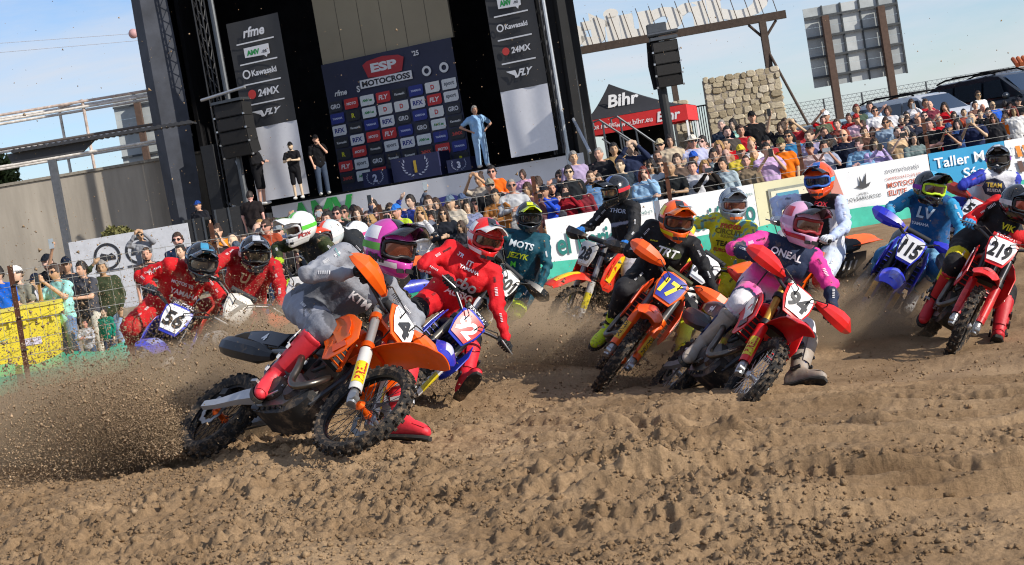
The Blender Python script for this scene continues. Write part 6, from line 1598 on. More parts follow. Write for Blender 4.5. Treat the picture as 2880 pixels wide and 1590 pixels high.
def make_rider(key, MWb, steer):
    c = RC_[key]
    X = np.array(RIDERS[key], float)
    J = dict(zip(JN, X))
    O = J['P'].copy()
    r_ = root('person', O, c['label'], 'person', 'riders in the race', local=True)
    for k in J:
        J[k] = J[k] - O
    P, Nk, H = J['P'], J['N'], J['H']
    up = nrm(Nk - P); lf = nrm(J['SL'] - J['SR']); lf = nrm(lf - up * (lf @ up)); fw = np.cross(lf, up)
    mb = MB()
    hips = (J['HL'] + J['HR']) / 2
    for s, S, Hh in ((-1, J['SR'], J['HR']), (1, J['SL'], J['HL'])):
        mb.cap(Hh + up * .02, P + up * .22 + lf * s * .075, .125, .115)
        mb.cap(P + up * .22 + lf * s * .075, Nk - up * .13 + lf * s * .095 + fw * .01, .115, .125)
        mb.cap(Nk - up * .02, S, .075, .082)
        mb.cap(Nk - up * .13 + lf * s * .09, S - up * .02, .12, .078)
    mb.cap(P + up * .1, Nk - up * .12 + fw * .035, .12, .115)
    mb.cap(P + up * .1 - fw * .02, Nk - up * .1 - fw * .04, .11, .12)
    mb.cap(Nk - up * .03, H - up * .06, .062, .055)
    for A_, B_, C_ in (('SR', 'ER', 'WR'), ('SL', 'EL', 'WL')):
        mb.cap(J[A_], J[B_], .076, .064); mb.cap(J[B_], J[C_], .061, .042)
    for A_, B_, C_ in (('HR', 'KR', 'AR'), ('HL', 'KL', 'AL')):
        mb.cap(J[A_], J[B_], .122, .097); mb.cap(J[B_], J[C_], .09, .058)
    near = key == 'ktm'
    me = fuse(mb, .0115 if near else .0155, 4)
    Vv = verts(me)
    # cloth folds: real relief, stronger at elbows, knees and waist
    nn = np.empty(len(Vv) * 3); me.vertices.foreach_get('normal', nn); nn = nn.reshape(-1, 3)
    fold = np.zeros(len(Vv))
    for A_, B_, w in (('SR', 'ER', 1), ('ER', 'WR', 1), ('SL', 'EL', 1), ('EL', 'WL', 1), ('HR', 'KR', .8), ('HL', 'KL', .8), ('P', 'N', .8)):
        d, t = seg_d(Vv, J[A_], J[B_])
        ln = np.linalg.norm(J[B_] - J[A_])
        ax = nrm(J[B_] - J[A_])
        k = np.exp(-(d / .11) ** 2) * (.4 + .6 * np.minimum(1, np.exp(-((t - 1) / .35) ** 2) + np.exp(-(t / .35) ** 2)))
        ph = vnoise(Vv[:, 0] * 9 + 3, Vv[:, 1] * 9 + Vv[:, 2] * 7, 11) * 5
        fold += w * k * (1 - 2 * np.abs(np.sin(.5 * (t * ln * 78 + ph * 1.6 + (Vv @ np.cross(ax, fw)) * 25))))
    Vn = Vv + nn * (fold * (.0085 if near else .0095))[:, None] + nn * ((vnoise(Vv[:, 0] * 14, Vv[:, 2] * 14 + Vv[:, 1] * 11, 3) - .5) * .014)[:, None]
    setverts(me, Vn)
    # garment colours by region
    H4 = lambda h: np.array(hexc(h[:7])[:3])
    segs = {'arm': [('SR', 'ER'), ('ER', 'WR'), ('SL', 'EL'), ('EL', 'WL')], 'leg': [('HR', 'KR'), ('KR', 'AR'), ('HL', 'KL'), ('KL', 'AL')]}
    da = np.min([seg_d(Vv, J[a], J[b])[0] / .07 for a, b in segs['arm']], 0)
    dl = np.min([seg_d(Vv, J[a], J[b])[0] / .11 for a, b in segs['leg']], 0)
    q = Vv - P
    tz = (q @ up) / np.linalg.norm(Nk - P); ty = q @ lf; tx = q @ fw
    C = np.tile(H4(c['j']), (len(Vv), 1))
    bl = lambda m_, col: np.where(m_[:, None], H4(col), C)
    if 'fadecol' in c:
        k = np.clip((.72 - tz) / .28, 0, 1)[:, None]
        k2 = np.clip((.42 - tz) / .25, 0, 1)[:, None]
        C = C * (1 - k) + H4('#e0489c') * k
        C = C * (1 - k2) + H4(c['fadecol']) * k2
    C = bl((tx > 0) & (np.abs(ty) > .15) & (tz > .05) & (tz < .7), c['pn']) if c['pn'] != c['j'] and 'panel' not in c and 'fadecol' not in c else C
    if 'panel' in c:
        C = bl((tx > -.02) & (tz > c['panel'][0]) & (tz < c['panel'][1]), c['pn'])
    if 'diag' in c:
        C = bl((tx > 0) & (np.abs(tz - .58 - ty * .5) < .035), c['diag'])
    if 'wsides' in c:
        C = bl((np.abs(ty) > .10) & (tz < .85) & (np.abs(ty) < .19), c['wsides'])
    dt_ = seg_d(Vv, P, Nk)[0]
    arm = (da < 1.12) & (((np.abs(ty) > .165) & (tz > .02)) | (dt_ > .235)) & ((tz > .3) | (dt_ > .3)) & (dl > .95)
    C = bl(arm, c['s'])
    if 'fadecol' in c:      # dark cuffs
        for a, b in (('ER', 'WR'), ('EL', 'WL')):
            d, t = seg_d(Vv, J[a], J[b]); C = bl((d < .075) & (t > .12), '#25304a')
    if key == '14':
        C = np.where(((vnoise(Vv[:, 0] * 30, Vv[:, 2] * 30 + Vv[:, 1] * 21, 4) > .64) & (arm | (np.abs(ty) > .1)))[:, None], H4('#6fa8b0'), C)
    leg = (tz < .06) | ((dl < 1.15) & (tz < .25) & (tx > .02)) 
    leg &= ~arm
    for a, b in segs['leg']:
        d, t = seg_d(Vv, J[a], J[b]); leg |= (d < .1) & (tz < .5) & (np.minimum(*[seg_d(Vv, J[x], J[y])[0] for x, y in (('ER', 'WR'), ('EL', 'WL'))]) > .085) & ((tz < .12) | (t > .35))
    C = bl(leg, c['t'])
    for a in ('KR', 'KL'):
        C = bl(leg & (np.linalg.norm(Vv - J[a], axis=1) < .115), c['k'])
    if key == 'ktm':      # waistband, lighter yoke, dark inner knees
        C = bl((np.abs(tz - .055) < .03) & ~arm & (dt_ < .19), '#26272c')
        C = bl((tz > .80) & (np.abs(ty) < .2) & ~leg, '#868992')
        for a in ('KR', 'KL'):
            C = bl(leg & (np.linalg.norm(Vv - (J[a] + lf * (.11 if a == 'KR' else -.11) - up * .02), axis=1) < .085), '#2c2d32')
    if key == '219':
        for a in ('KR', 'KL'):
            b = J['H' + a[1]]
            C = bl(leg & (np.abs(np.linalg.norm(Vv - J[a], axis=1) - .16) < .045), '#d8c81c')
            C = bl(leg & (np.linalg.norm(Vv - J[a], axis=1) < .115), '#1c1b1e')
    C = bl((np.linalg.norm(Vv - (H - up * .07), axis=1) < .08), '#1a1a1c')
    setcol(me, C)
    body = ob('body', me, M_CLOTHD if key in ('56', 'red2', '115', 'fox', '94') else M_CLOTHC if key == 'ktm' else M_CLOTH, r_)
    body['label'] = c['label'].replace('rider', 'body of the rider')[:90]
    bvh = BVHTree.FromPolygons([tuple(v) for v in verts(me)], [tuple(p.vertices) for p in me.polygons])
    def decal(s, px, py, wpx, ang, col, shear=0., nm='jersey_lettering', geo=None):
        """flat print laid on the cloth where the photograph shows it"""
        if geo is None:
            v, f, d = text_geo(s, 1, shear, .03)
            k = wpx / d[0]
        else:
            v, f = geo; k = wpx
        bm = bmesh.new()
        vs = [bm.verts.new(Vector((a * k, b * k, 0))) for a, b, _ in v]
        for q_ in f:
            try: bm.faces.new([vs[i] for i in q_])
            except ValueError: pass
        bmesh.ops.triangulate(bm, faces=bm.faces)
        for _ in range(3):
            ed = [e for e in bm.edges if e.calc_length() > 6]
            if not ed: break
            bmesh.ops.subdivide_edges(bm, edges=ed, cuts=1)
            bmesh.ops.triangulate(bm, faces=bm.faces)
        ca_, sa_ = math.cos(R_(ang)), math.sin(R_(ang))
        bad = []
        for v_ in bm.verts:
            a, b = v_.co.x, v_.co.y
            x_, y_ = px + a * ca_ + b * sa_, py + a * sa_ - b * ca_
            dr = nrm(FW + (x_ - 1440) / FPX * RC - (y_ - 795) / FPX * UC)
            hit = bvh.ray_cast(Vector(CAM - O), Vector(dr))
            if hit[0] is None: bad.append(v_)
            else: v_.co = hit[0] - Vector(dr) * (.008 if nm != 'jersey_lettering' else .014)
        if bad: bmesh.ops.delete(bm, geom=bad, context='VERTS')
        bmesh.ops.delete(bm, geom=[e for e in bm.edges if e.calc_length() > .09], context='EDGES_FACES')
        m2 = bpy.data.meshes.new('d'); bm.to_mesh(m2); bm.free()
        if len(m2.polygons): ob(nm, m2, mat(col, rough=.75, var=.05), body)
    def ov(w, h, n=24):
        rr = [(w * math.cos(t), h * math.sin(t), 0) for t in np.linspace(0, 6.283, n, endpoint=False)]
        return rr + [(0, 0, 0)], [(i, (i + 1) % n, n) for i in range(n)]
    if 'oval' in c:
        decal('', 1880, 711, 48, 18, c['oval'], 0, 'jersey_oval', ov(.8, .34))
    if 'badge' in c:
        decal('', 2796, 528, 34, 4, c['badge'], 0, 'jersey_badge', ov(1, .8, 8))
    for t_ in c['txt']:
        decal(*t_)
    q_ = random.Random(len(key) * 31 + ord(key[0]))
    nv = np.empty(len(Vv) * 3); me.vertices.foreach_get('normal', nv); nv = nv.reshape(-1, 3)
    Vc = verts(me)
    lum = lambda h: sum(hexc(h[:7])[:3]) / 3
    pal = ['#e8e8ea', '#d8d8dc', '#c8c8cc', '#2a2a2e'] if lum(c['j']) < .35 else ['#23242a', '#3a3c44', '#b83038', '#2c3a78']
    spots = [('SR', 'ER', .3), ('SR', 'ER', .62), ('ER', 'WR', .45), ('SL', 'EL', .35), ('SL', 'EL', .7), ('EL', 'WL', .4), ('HR', 'KR', .55), ('HL', 'KL', .55), ('HR', 'KR', .8)]
    for n_, (a_, b_, t_) in enumerate(spots):
        ctr = J[a_] + (J[b_] - J[a_]) * t_
        ax_ = nrm(J[b_] - J[a_])
        out = nrm(V(.1, -1, .25) - ax_ * (V(.1, -1, .25) @ ax_))
        sd_ = np.cross(ax_, out)
        w_, h_ = q_.uniform(.02, .04), q_.uniform(.007, .012)
        vs = []
        for i_ in range(12):
            for j_ in range(3):
                p_ = ctr + out * .3 + ax_ * (i_ / 11 * 2 - 1) * w_ + sd_ * (j_ - 1) * h_
                hit = bvh.ray_cast(Vector(p_), Vector(-out))
                vs.append(np.array(hit[0]) + out * .007 if hit[0] is not None and hit[3] < .4 else None)
        fs = [(i_ * 3 + j_, i_ * 3 + 3 + j_, i_ * 3 + 4 + j_, i_ * 3 + 1 + j_) for i_ in range(0, 11, 2) for j_ in range(2)]
        if any(v_ is None for v_ in vs): continue
        ob('kit_patch', MB().add(np.array(vs), fs).mesh(0), mat(q_.choice(pal), rough=.75, var=.1), body, kind='stuff')
    # helmet
    f = nrm(c['f'])
    rt = nrm(np.cross(f, Zup)); u = np.cross(rt, f)
    a = R_(c['roll'])
    sg_ = 1 if rt[0] > 0 else -1
    u = u * math.cos(a) + (rt if rt[0] > 0 else -rt) * math.sin(a)
    u = nrm(u); l_ = np.cross(u, f)
    hs = 1.2 if key == 'ktm' else 1.11
    HM = frame(H, f * hs, l_ * hs, u * hs)
    gl = dict(rough=.18, coat=.8, dirt=.06, var=.03)
    he = ob('helmet', H_SHELL, mat(c['h'], **gl), r_, HM)
    he['label'] = 'helmet of the ' + c['label'][:70]
    ob('peak', H_PEAK, mat(c['pk'], **gl), he)
    ob('peak_graphic', H_PEAKMARK, mat(c['h3'], **gl), he)
    for m_, cc in zip(H_SIDE, (c['h2'], c['h2'], c['h2'], c['h2'])):
        ob('shell_graphic', m_, mat(cc, **gl), he)
    ob('shell_graphic', H_TOPBAND, mat(c['h3'], **gl), he)
    ob('goggle_lens', H_LENS, mat(c['lens'], rough=.07, metal=.55, coat=1., var=.12, scale=14), he)
    ob('goggle_frame', H_GOG, mat(c['gog'], rough=.5), he)
    ob('goggle_strap', H_STRAP, mat(c['strap'], rough=.8, var=.2), he)
    ob('chin_vent', H_VENT, mat(c.get('chin', '#17171a'), rough=.6), he)
    if 'helm_txt' in c:
        for sd in (-1, 1):
            v, f_, d = text_geo(c['helm_txt'], 1, .1, .04)
            k = 1.0 / d[0]
            P_ = [shell_pt(sd * (1.2 - sd * 0 + (a_ * k) * (-1 if sd > 0 else 1) * (1) * .9) if sd < 0 else 1.2 - (a_ * k) * -.9 * -1, -.42 + b_ * k * .62, .006) for a_, b_, _ in v]
            P_ = [shell_pt(-1.25 + a_ * k * .8 if sd < 0 else 1.25 + a_ * k * .8, -.36 + b_ * k * .6, .007) for a_, b_, _ in v]
            ob('helmet_lettering', MB().add(P_, f_).mesh(0), mat(c.get('helm_col', '#1b1b1e'), rough=.4), he)
    # gloves on the grips
    MI = Matrix.Translation(Vector(-O)) @ MWb @ steer
    for s, w in ((-1, 'WR'), (1, 'WL')):
        gM = MI @ Matrix.Translation((1.087, s * .34, 1.15)) @ Matrix.Rotation(-.1, 4, 'Y')
        ob('glove', GLOVE[s], mat(c['g'], rough=.8, dirt=.15), r_, gM)
    # boots
    for s, k_, A_, T_ in ((-1, 'KR', 'AR', 'TR'), (1, 'KL', 'AL', 'TL')):
        z = nrm(J[k_] - J[A_]); x = J[T_] - J[A_]
        tp = nrm(J[T_] - J[A_])
        kw = .65 if key == 'ktm' and s > 0 else .1; x = nrm((1 - kw) * nrm(x - z * (x @ z)) + kw * tp); z = nrm(z - x * (x @ z)); y = np.cross(z, x)
        k = 1.14
        BM_ = frame(J[A_], x * k, y * k, z * k)
        mB = mat(c['b'], rough=.5, dirt=.45 if key == '94' else .2, var=.06, bump=.3, bscale=25)
        bt = ob('boot', BOOT[0], mB, r_, BM_)
        ob('sole', BOOT[1], mat('#242322', rough=.85, dirt=.35), bt)
        ob('shin_plate', BOOT[2], mB, bt)
        for m_ in BOOT[3]:
            ob('buckle', m_, mat('#c8ccd0' if key == 'ktm' else '#26262a', rough=.4), bt)
        ob('toe_cap', BOOT[5], mB, bt)
        if key in ('ktm', '17'):
            ob('star_emblem', BOOT[4], mat('#e8e8e8' if key == 'ktm' else '#26301a', rough=.5), bt)
    return r_
for key in BIKES:
    r_, MW, steer = make_bike(key)
    make_rider(key, MW, steer)

# ---------------------------------------------------------------- spectators and crew (local frame: feet at the origin, facing -y)
POSES = {0: ((-.24, .02, 1.14), (-.23, -.06, .90), (.24, .02, 1.14), (.23, -.06, .90)),
         1: ((-.25, -.04, 1.16), (.09, -.21, 1.17), (.25, -.04, 1.16), (-.09, -.245, 1.13)),
         2: ((-.25, -.14, 1.22), (-.055, -.30, 1.50), (.25, -.14, 1.22), (.055, -.30, 1.50)),
         3: ((-.33, -.10, 1.50), (-.10, -.16, 1.70), (.24, .02, 1.14), (.20, -.10, .92)),
         4: ((-.25, -.04, 1.16), (.09, -.21, 1.16), (.21, -.17, 1.20), (.05, -.16, 1.50)),
         5: ((-.25, -.15, 1.17), (-.04, -.35, 1.20), (.25, -.15, 1.17), (.05, -.36, 1.19)),
         6: ((-.27, -.12, 1.62), (-.15, -.22, 1.88), (.24, .02, 1.14), (.22, -.08, .92)),
         7: ((-.43, .10, 1.20), (-.19, -.04, 1.03), (.43, .10, 1.20), (.19, -.04, 1.03)),
         8: ((-.30, -.14, 1.42), (-.10, -.22, 1.66), (.30, -.14, 1.42), (.10, -.22, 1.66)),
         9: ((-.24, -.02, 1.14), (-.20, -.10, .92), (.23, -.16, 1.20), (.06, -.19, 1.46))}
def hand_add(mb, w, e, s):
    d = nrm(w - e)
    sd = nrm(np.cross(d, V(0, -1, .2)))
    p = np.cross(sd, d)
    mb.cap(w, w + d * .07, .026, .036, 8)
    for k in range(4):
        o = sd * (k - 1.5) * .019
        b = w + d * .095 + o
        L_ = (.055, .07, .066, .05)[k]
        mb.tube([b, b + d * L_ * .55 - p * .010, b + d * L_ - p * .034], [.0105, .010, .008], 6)
    mb.tube([w + d * .035 + sd * s * .03, w + d * .07 + sd * s * .055 - p * .012, w + d * .10 + sd * s * .052 - p * .03], [.012, .0115, .009], 6)
HC = V(0, -.02, 1.62)
def head_pt(a, e, o=0.):
    """a = 0 faces -y"""
    ce, se = math.cos(e), math.sin(e)
    x, y, z = ce * math.sin(a), -ce * math.cos(a), se
    p = V(x * .078, y * (.098 if y < 0 else .105), z * .125)
    f = max(0, math.cos(a)) * ce
    if z < 0:
        k = -z
        p[0] *= 1 - .30 * k * k
        p[1] = p[1] * (1 - .18 * k * k) if y > 0 else p[1] * (1 - .06 * k)
    g = lambda a0, e0, sa_, se_: math.exp(-((a - a0) / sa_) ** 2 - ((e - e0) / se_) ** 2)
    p[1] -= .026 * g(0, -.20, .16, .16) + .014 * g(0, -.02, .13, .18)          # nose
    p[1] += .012 * (g(.42, .06, .2, .13) + g(-.42, .06, .2, .13))               # sockets
    p[1] -= .006 * (g(.4, .27, .3, .1) + g(-.4, .27, .3, .1))                   # brow
    p[1] -= .008 * g(0, -.58, .3, .10) + .012 * g(0, -.95, .45, .18)            # lips, chin
    p[0] += .016 * (g(1.62, -.05, .16, .22) - g(-1.62, -.05, .16, .22))         # ears
    return p * (1 + o / .1) + HC
def head_mesh():
    na, ne = 44, 30
    v, f, c = [], [], []
    for i in range(ne):
        e = -math.pi / 2 + math.pi * i / (ne - 1)
        for j in range(na):
            a = -math.pi + 2 * math.pi * j / na
            v.append(head_pt(a, e))
            k = V(1, 1, 1)
            for s in (-1, 1):
                if ((a - s * .40) / .15) ** 2 + ((e - .07) / .06) ** 2 < 1: k = V(.16, .13, .12)
                if ((a - s * .42) / .24) ** 2 + ((e - .24) / .045) ** 2 < 1: k = V(.28, .22, .18)
            if (a / .27) ** 2 + ((e + .58) / .055) ** 2 < 1: k = V(.62, .34, .34)
            c.append(k)
    for i in range(ne - 1):
        for j in range(na):
            k = (j + 1) % na
            f.append((i * na + j, i * na + k, (i + 1) * na + k, (i + 1) * na + j))
    return np.array(v), f, np.array(c)
HV, HF, HCOL = head_mesh()
LEGS = (((-.09, 0, .92), (-.105, -.02, .50), (-.115, .01, .09)), ((.09, 0, .92), (.105, -.02, .50), (.115, .01, .09)))
_pm = {}
def body_for(pose):
    if ('b', pose) in _pm: return _pm[('b', pose)]
    mb = MB()
    er, wr, el, wl = [V(*q) for q in POSES[pose]]
    mb.cap(V(0, 0, .98), V(0, 0, 1.32), .11, .11)
    mb.cap(V(-.07, 0, 1.30), V(.07, 0, 1.30), .105, .105)
    mb.cap(V(0, .01, 1.42), V(0, -.01, 1.54), .055, .05)
    for s, e, w in ((-1, er, wr), (1, el, wl)):
        S = V(s * .185, 0, 1.41)
        mb.cap(V(s * .05, 0, 1.43), S, .06, .055)
        mb.cap(S, e, .05, .04); mb.cap(e, w, .038, .026)
        hand_add(mb, w, e, s)
    for A_, B_, C_ in LEGS:
        mb.cap(V(*A_), V(*B_), .082, .055); mb.cap(V(*B_), V(*C_), .055, .04)
    me = fuse(mb, .0145, 3)
    bm = bmesh.new(); bm.from_mesh(me)
    n0 = len(bm.verts)
    vs = [bm.verts.new(Vector(p)) for p in HV]
    for q in HF:
        try: bm.faces.new([vs[i] for i in q])
        except ValueError: pass
    bm.to_mesh(me); bm.free()
    me.shade_smooth()
    setcol(me, np.concatenate([np.ones((n0, 3)), HCOL]))
    _pm[('b', pose)] = me
    return me
def shirt_for(pose, sl):
    if ('s', pose, sl) in _pm: return _pm[('s', pose, sl)]
    mb = MB()
    er, wr, el, wl = [V(*q) for q in POSES[pose]]
    for s in (-1, 1):
        mb.cap(V(s * .06, 0, .90), V(s * .065, 0, 1.28), .128, .13)
    mb.cap(V(0, 0, .90), V(0, -.015, 1.30), .135, .14)
    mb.cap(V(-.09, 0, 1.30), V(.09, 0, 1.30), .132, .132)
    mb.cap(V(0, .005, 1.40), V(0, .0, 1.47), .09, .06)
    for s, e, w in ((-1, er, wr), (1, el, wl)):
        S = V(s * .185, 0, 1.40)
        mb.cap(V(s * .05, 0, 1.42), S, .075, .074)
        if sl == 0:
            mb.cap(S, S + (e - S) * .68, .072, .066)
        else:
            mb.cap(S, e, .072, .058); mb.cap(e, e + (w - e) * .93, .056, .042)
        if sl == 2:
            mb.cap(V(-.08, .06, 1.44), V(.08, .06, 1.44), .07, .07)
    me = fuse(mb, .017, 4)
    v = verts(me)
    nn = np.empty(len(v) * 3); me.vertices.foreach_get('normal', nn); nn = nn.reshape(-1, 3)
    v = v + nn * ((vnoise(v[:, 0] * 16 + v[:, 2] * 9, v[:, 2] * 11 + v[:, 1] * 14, 21) - .5) * .026)[:, None]
    setverts(me, v)
    _pm[('s', pose, sl)] = me
    return me
def trousers_for(short):
    if ('t', short) in _pm: return _pm[('t', short)]
    mb = MB()
    mb.cap(V(-.05, 0, .97), V(.05, 0, .97), .125, .125)
    for A_, B_, C_ in LEGS:
        A_, B_, C_ = V(*A_), V(*B_), V(*C_)
        mb.cap(A_, B_, .105, .082)
        if not short: mb.cap(B_, C_, .08, .068)
    me = fuse(mb, .02, 4)
    _pm[('t', short)] = me
    return me
def shoe():
    if 'shoe' not in _pm:
        mb = MB()
        for s in (-1, 1):
            mb.loft([[V(s * .12 + w * math.cos(a), y, max(.0, .045 + h * math.sin(a))) for a in np.linspace(0, 6.283, 10, endpoint=False)] for y, w, h in ((.07, .02, .03), (.05, .04, .055), (-.02, .042, .055), (-.1, .048, .04), (-.16, .04, .03), (-.185, .015, .02))])
        _pm['shoe'] = mb.mesh(60)
    return _pm['shoe']
def hair_mesh(t):
    if ('h', t) in _pm: return _pm[('h', t)]
    def cover(o, fn, na=40, ne=24):
        v, f = [], []
        for i in range(ne):
            e = -1.1 + (math.pi / 2 + 1.1) * i / (ne - 1)
            for j in range(na):
                a = -math.pi + 2 * math.pi * j / na
                v.append(head_pt(a, e, o * (1 + .35 * math.sin(a * 7 + e * 5) * (e > .2))))
        for i in range(ne - 1):
            for j in range(na):
                k = (j + 1) % na
                e = -1.1 + (math.pi / 2 + 1.1) * (i + .5) / (ne - 1)
                a = -math.pi + 2 * math.pi * (j + .5) / na
                if fn(abs(a), e): f.append((i * na + j, i * na + k, (i + 1) * na + k, (i + 1) * na + j))
        return MB().add(v, f)
    short = lambda a, e: e > (.55 if a < .95 else .55 - (a - .95) * 1.7 if a < 1.3 else -.05 if a < 1.75 else -.45)
    if t == 's': mb = cover(.014, short)
    elif t == 'u': mb = cover(.005, lambda a, e: e > (.62 if a < 1 else .2 if a < 1.7 else -.3))
    elif t in ('l', 'k'):
        mb = cover(.018, lambda a, e: e > (.5 if a < .7 else .3 - (a - .7) * 2 if a < 1.2 else -1.0))
        if t == 'l':
            for s in (-1, 1):
                mb.tube([V(s * .07, .02, 1.66), V(s * .088, .0, 1.56), V(s * .092, -.02, 1.46), V(s * .085, -.05, 1.36)], [.03, .036, .036, .014], 8)
            mb.tube([V(0, .09, 1.66), V(0, .10, 1.55), V(0, .085, 1.42), V(0, .085, 1.32)], [.05, .075, .075, .03], 10)
    elif t == 'b':
        mb = cover(.010, lambda a, e: e > (.5 if a < .8 else .1 if a < 1.5 else -.5)); mb.ell(V(0, .075, 1.745), (.045, .045, .04), 10, 7)
    elif t == 'c':
        mb = cover(.016, lambda a, e: e > .36)
        mb.loft([[HC + V(x, -.092 - .085 * k * math.sqrt(max(0, 1 - (x / .085) ** 2)), .055 - .012 * k - 1.5 * x * x + z) for x in np.linspace(-.08, .08, 9)] for k, z in ((0, .004), (1, .004), (1, -.003), (0, -.003))], False, False)
    elif t == 'h':
        mb = cover(.02, lambda a, e: e > .42)
        mb.lathe([(.09, 0), (.165, -.012), (.165, -.005), (.09, .008)], HC + V(0, 0, .055), (0, 0, 1), 28, True)
    else: return None
    me = mb.mesh(60)
    if t not in 'hc':
        v = verts(me); setverts(me, v + (vnoise(v[:, 0] * 90, v[:, 2] * 50 + v[:, 1] * 70, 5)[:, None] - .5) * .012)
    _pm[('h', t)] = me
    return me
mb = MB()
for s in (-1, 1):
    mb.loft([[HC + V(s * .036 + r * .034 * math.cos(a), -.099 + .01 * abs(math.cos(a)) + (0 if r > .5 else -.003), .012 + r * .023 * math.sin(a)) for a in np.linspace(0, 6.283, 12, endpoint=False)] for r in (1, .05)])
    mb.tube([HC + V(s * .068, -.085, .02), HC + V(s * .082, -.0, .012)], .004, 4)
mb.tube([HC + V(-.01, -.105, .02), HC + V(.01, -.105, .02)], .005, 4)
GLASS = mb.mesh(60)
v, f = [], []
BEARD = MB().loft([[head_pt(a, e, .007) for a in np.linspace(-1.35, 1.35, 19)] for e in (-1.15, -1.0, -.85, -.7)], False, False).loft([[head_pt(a, e, .006) for a in np.linspace(-.34, .34, 8)] for e in (-.47, -.38)], False, False).mesh(180)
PHONE = MB().box(V(0, 0, 0), (.078, .010, .158)).box(V(-.022, -.006, .055), (.024, .004, .026)).mesh(0)
CAMB = MB().box(V(0, 0, 0), (.14, .07, .10)).box(V(0, 0, .06), (.06, .06, .03)).lathe([(0, .15), (.036, .15), (.04, .1), (.036, .03), (.036, 0)], V(0, -.03, -.005), (0, -1, 0), 16).mesh()
M_SKIN = mat(None, rough=.55, var=.05, src='mul', spec=.35)
M_FAB = mat(None, rough=.9, var=.12, src='obj', scale=9, bump=.5, bscale=24, spec=.15)
M_HAIR = mat(None, rough=.65, var=.25, src='obj', scale=60)
M_GLS = mat('#101114', rough=.12, coat=1.)
def cname(h):
    r, g, b = [int(h.lstrip('#')[i:i + 2], 16) / 255 for i in (0, 2, 4)]
    mxx, mnn = max(r, g, b), min(r, g, b)
    if mxx < .2: return 'black'
    if mxx - mnn < .13: return 'dark grey' if mxx < .45 else 'grey' if mxx < .72 else 'white'
    hue = {r: (g - b), g: 2 * (mxx - mnn) + b - r, b: 4 * (mxx - mnn) + r - g}[mxx] / (mxx - mnn) * 60 % 360
    nm = [(18, 'red'), (42, 'orange'), (68, 'yellow'), (160, 'green'), (200, 'teal'), (255, 'blue'), (290, 'purple'), (335, 'pink'), (361, 'red')]
    n_ = next(k for lim, k in nm if hue < lim)
    if n_ in ('orange', 'yellow') and (mxx - mnn) < .45: n_ = 'tan' if mxx > .5 else 'brown'
    if n_ == 'orange' and mxx < .5: n_ = 'brown'
    return ('pale ' if mxx > .6 and mxx - mnn < .28 else 'dark ' if mxx < .42 else '') + n_
SKIN = [(.60, .36, .25), (.52, .30, .20), (.66, .42, .31), (.44, .25, .165), (.56, .34, .24)]
HAIRC = {'d': '#1d1613', 'n': '#3d2a1e', 'g': '#8f8a84', 'o': '#a5804e', 'r': '#6e2c20', 'w': '#d8d4cc'}
HWORD = {'s': 'short hair', 'u': 'cropped hair', 'l': 'long hair', 'k': 'bobbed hair', 'b': 'tied-up hair', 'c': 'cap', 'h': 'brimmed hat', '0': 'bald head'}
HC_W = {'d': 'dark', 'n': 'brown', 'g': 'grey', 'o': 'fair', 'r': 'red', 'w': 'white'}
PWORD = {0: 'standing with arms down', 1: 'with arms crossed', 2: 'filming with a phone', 3: 'shading the eyes with a hand', 4: 'with a hand at the mouth', 5: 'leaning forward with hands together', 6: 'with one arm raised high', 7: 'with hands on hips', 8: 'with both hands raised to the face', 9: 'holding a microphone'}
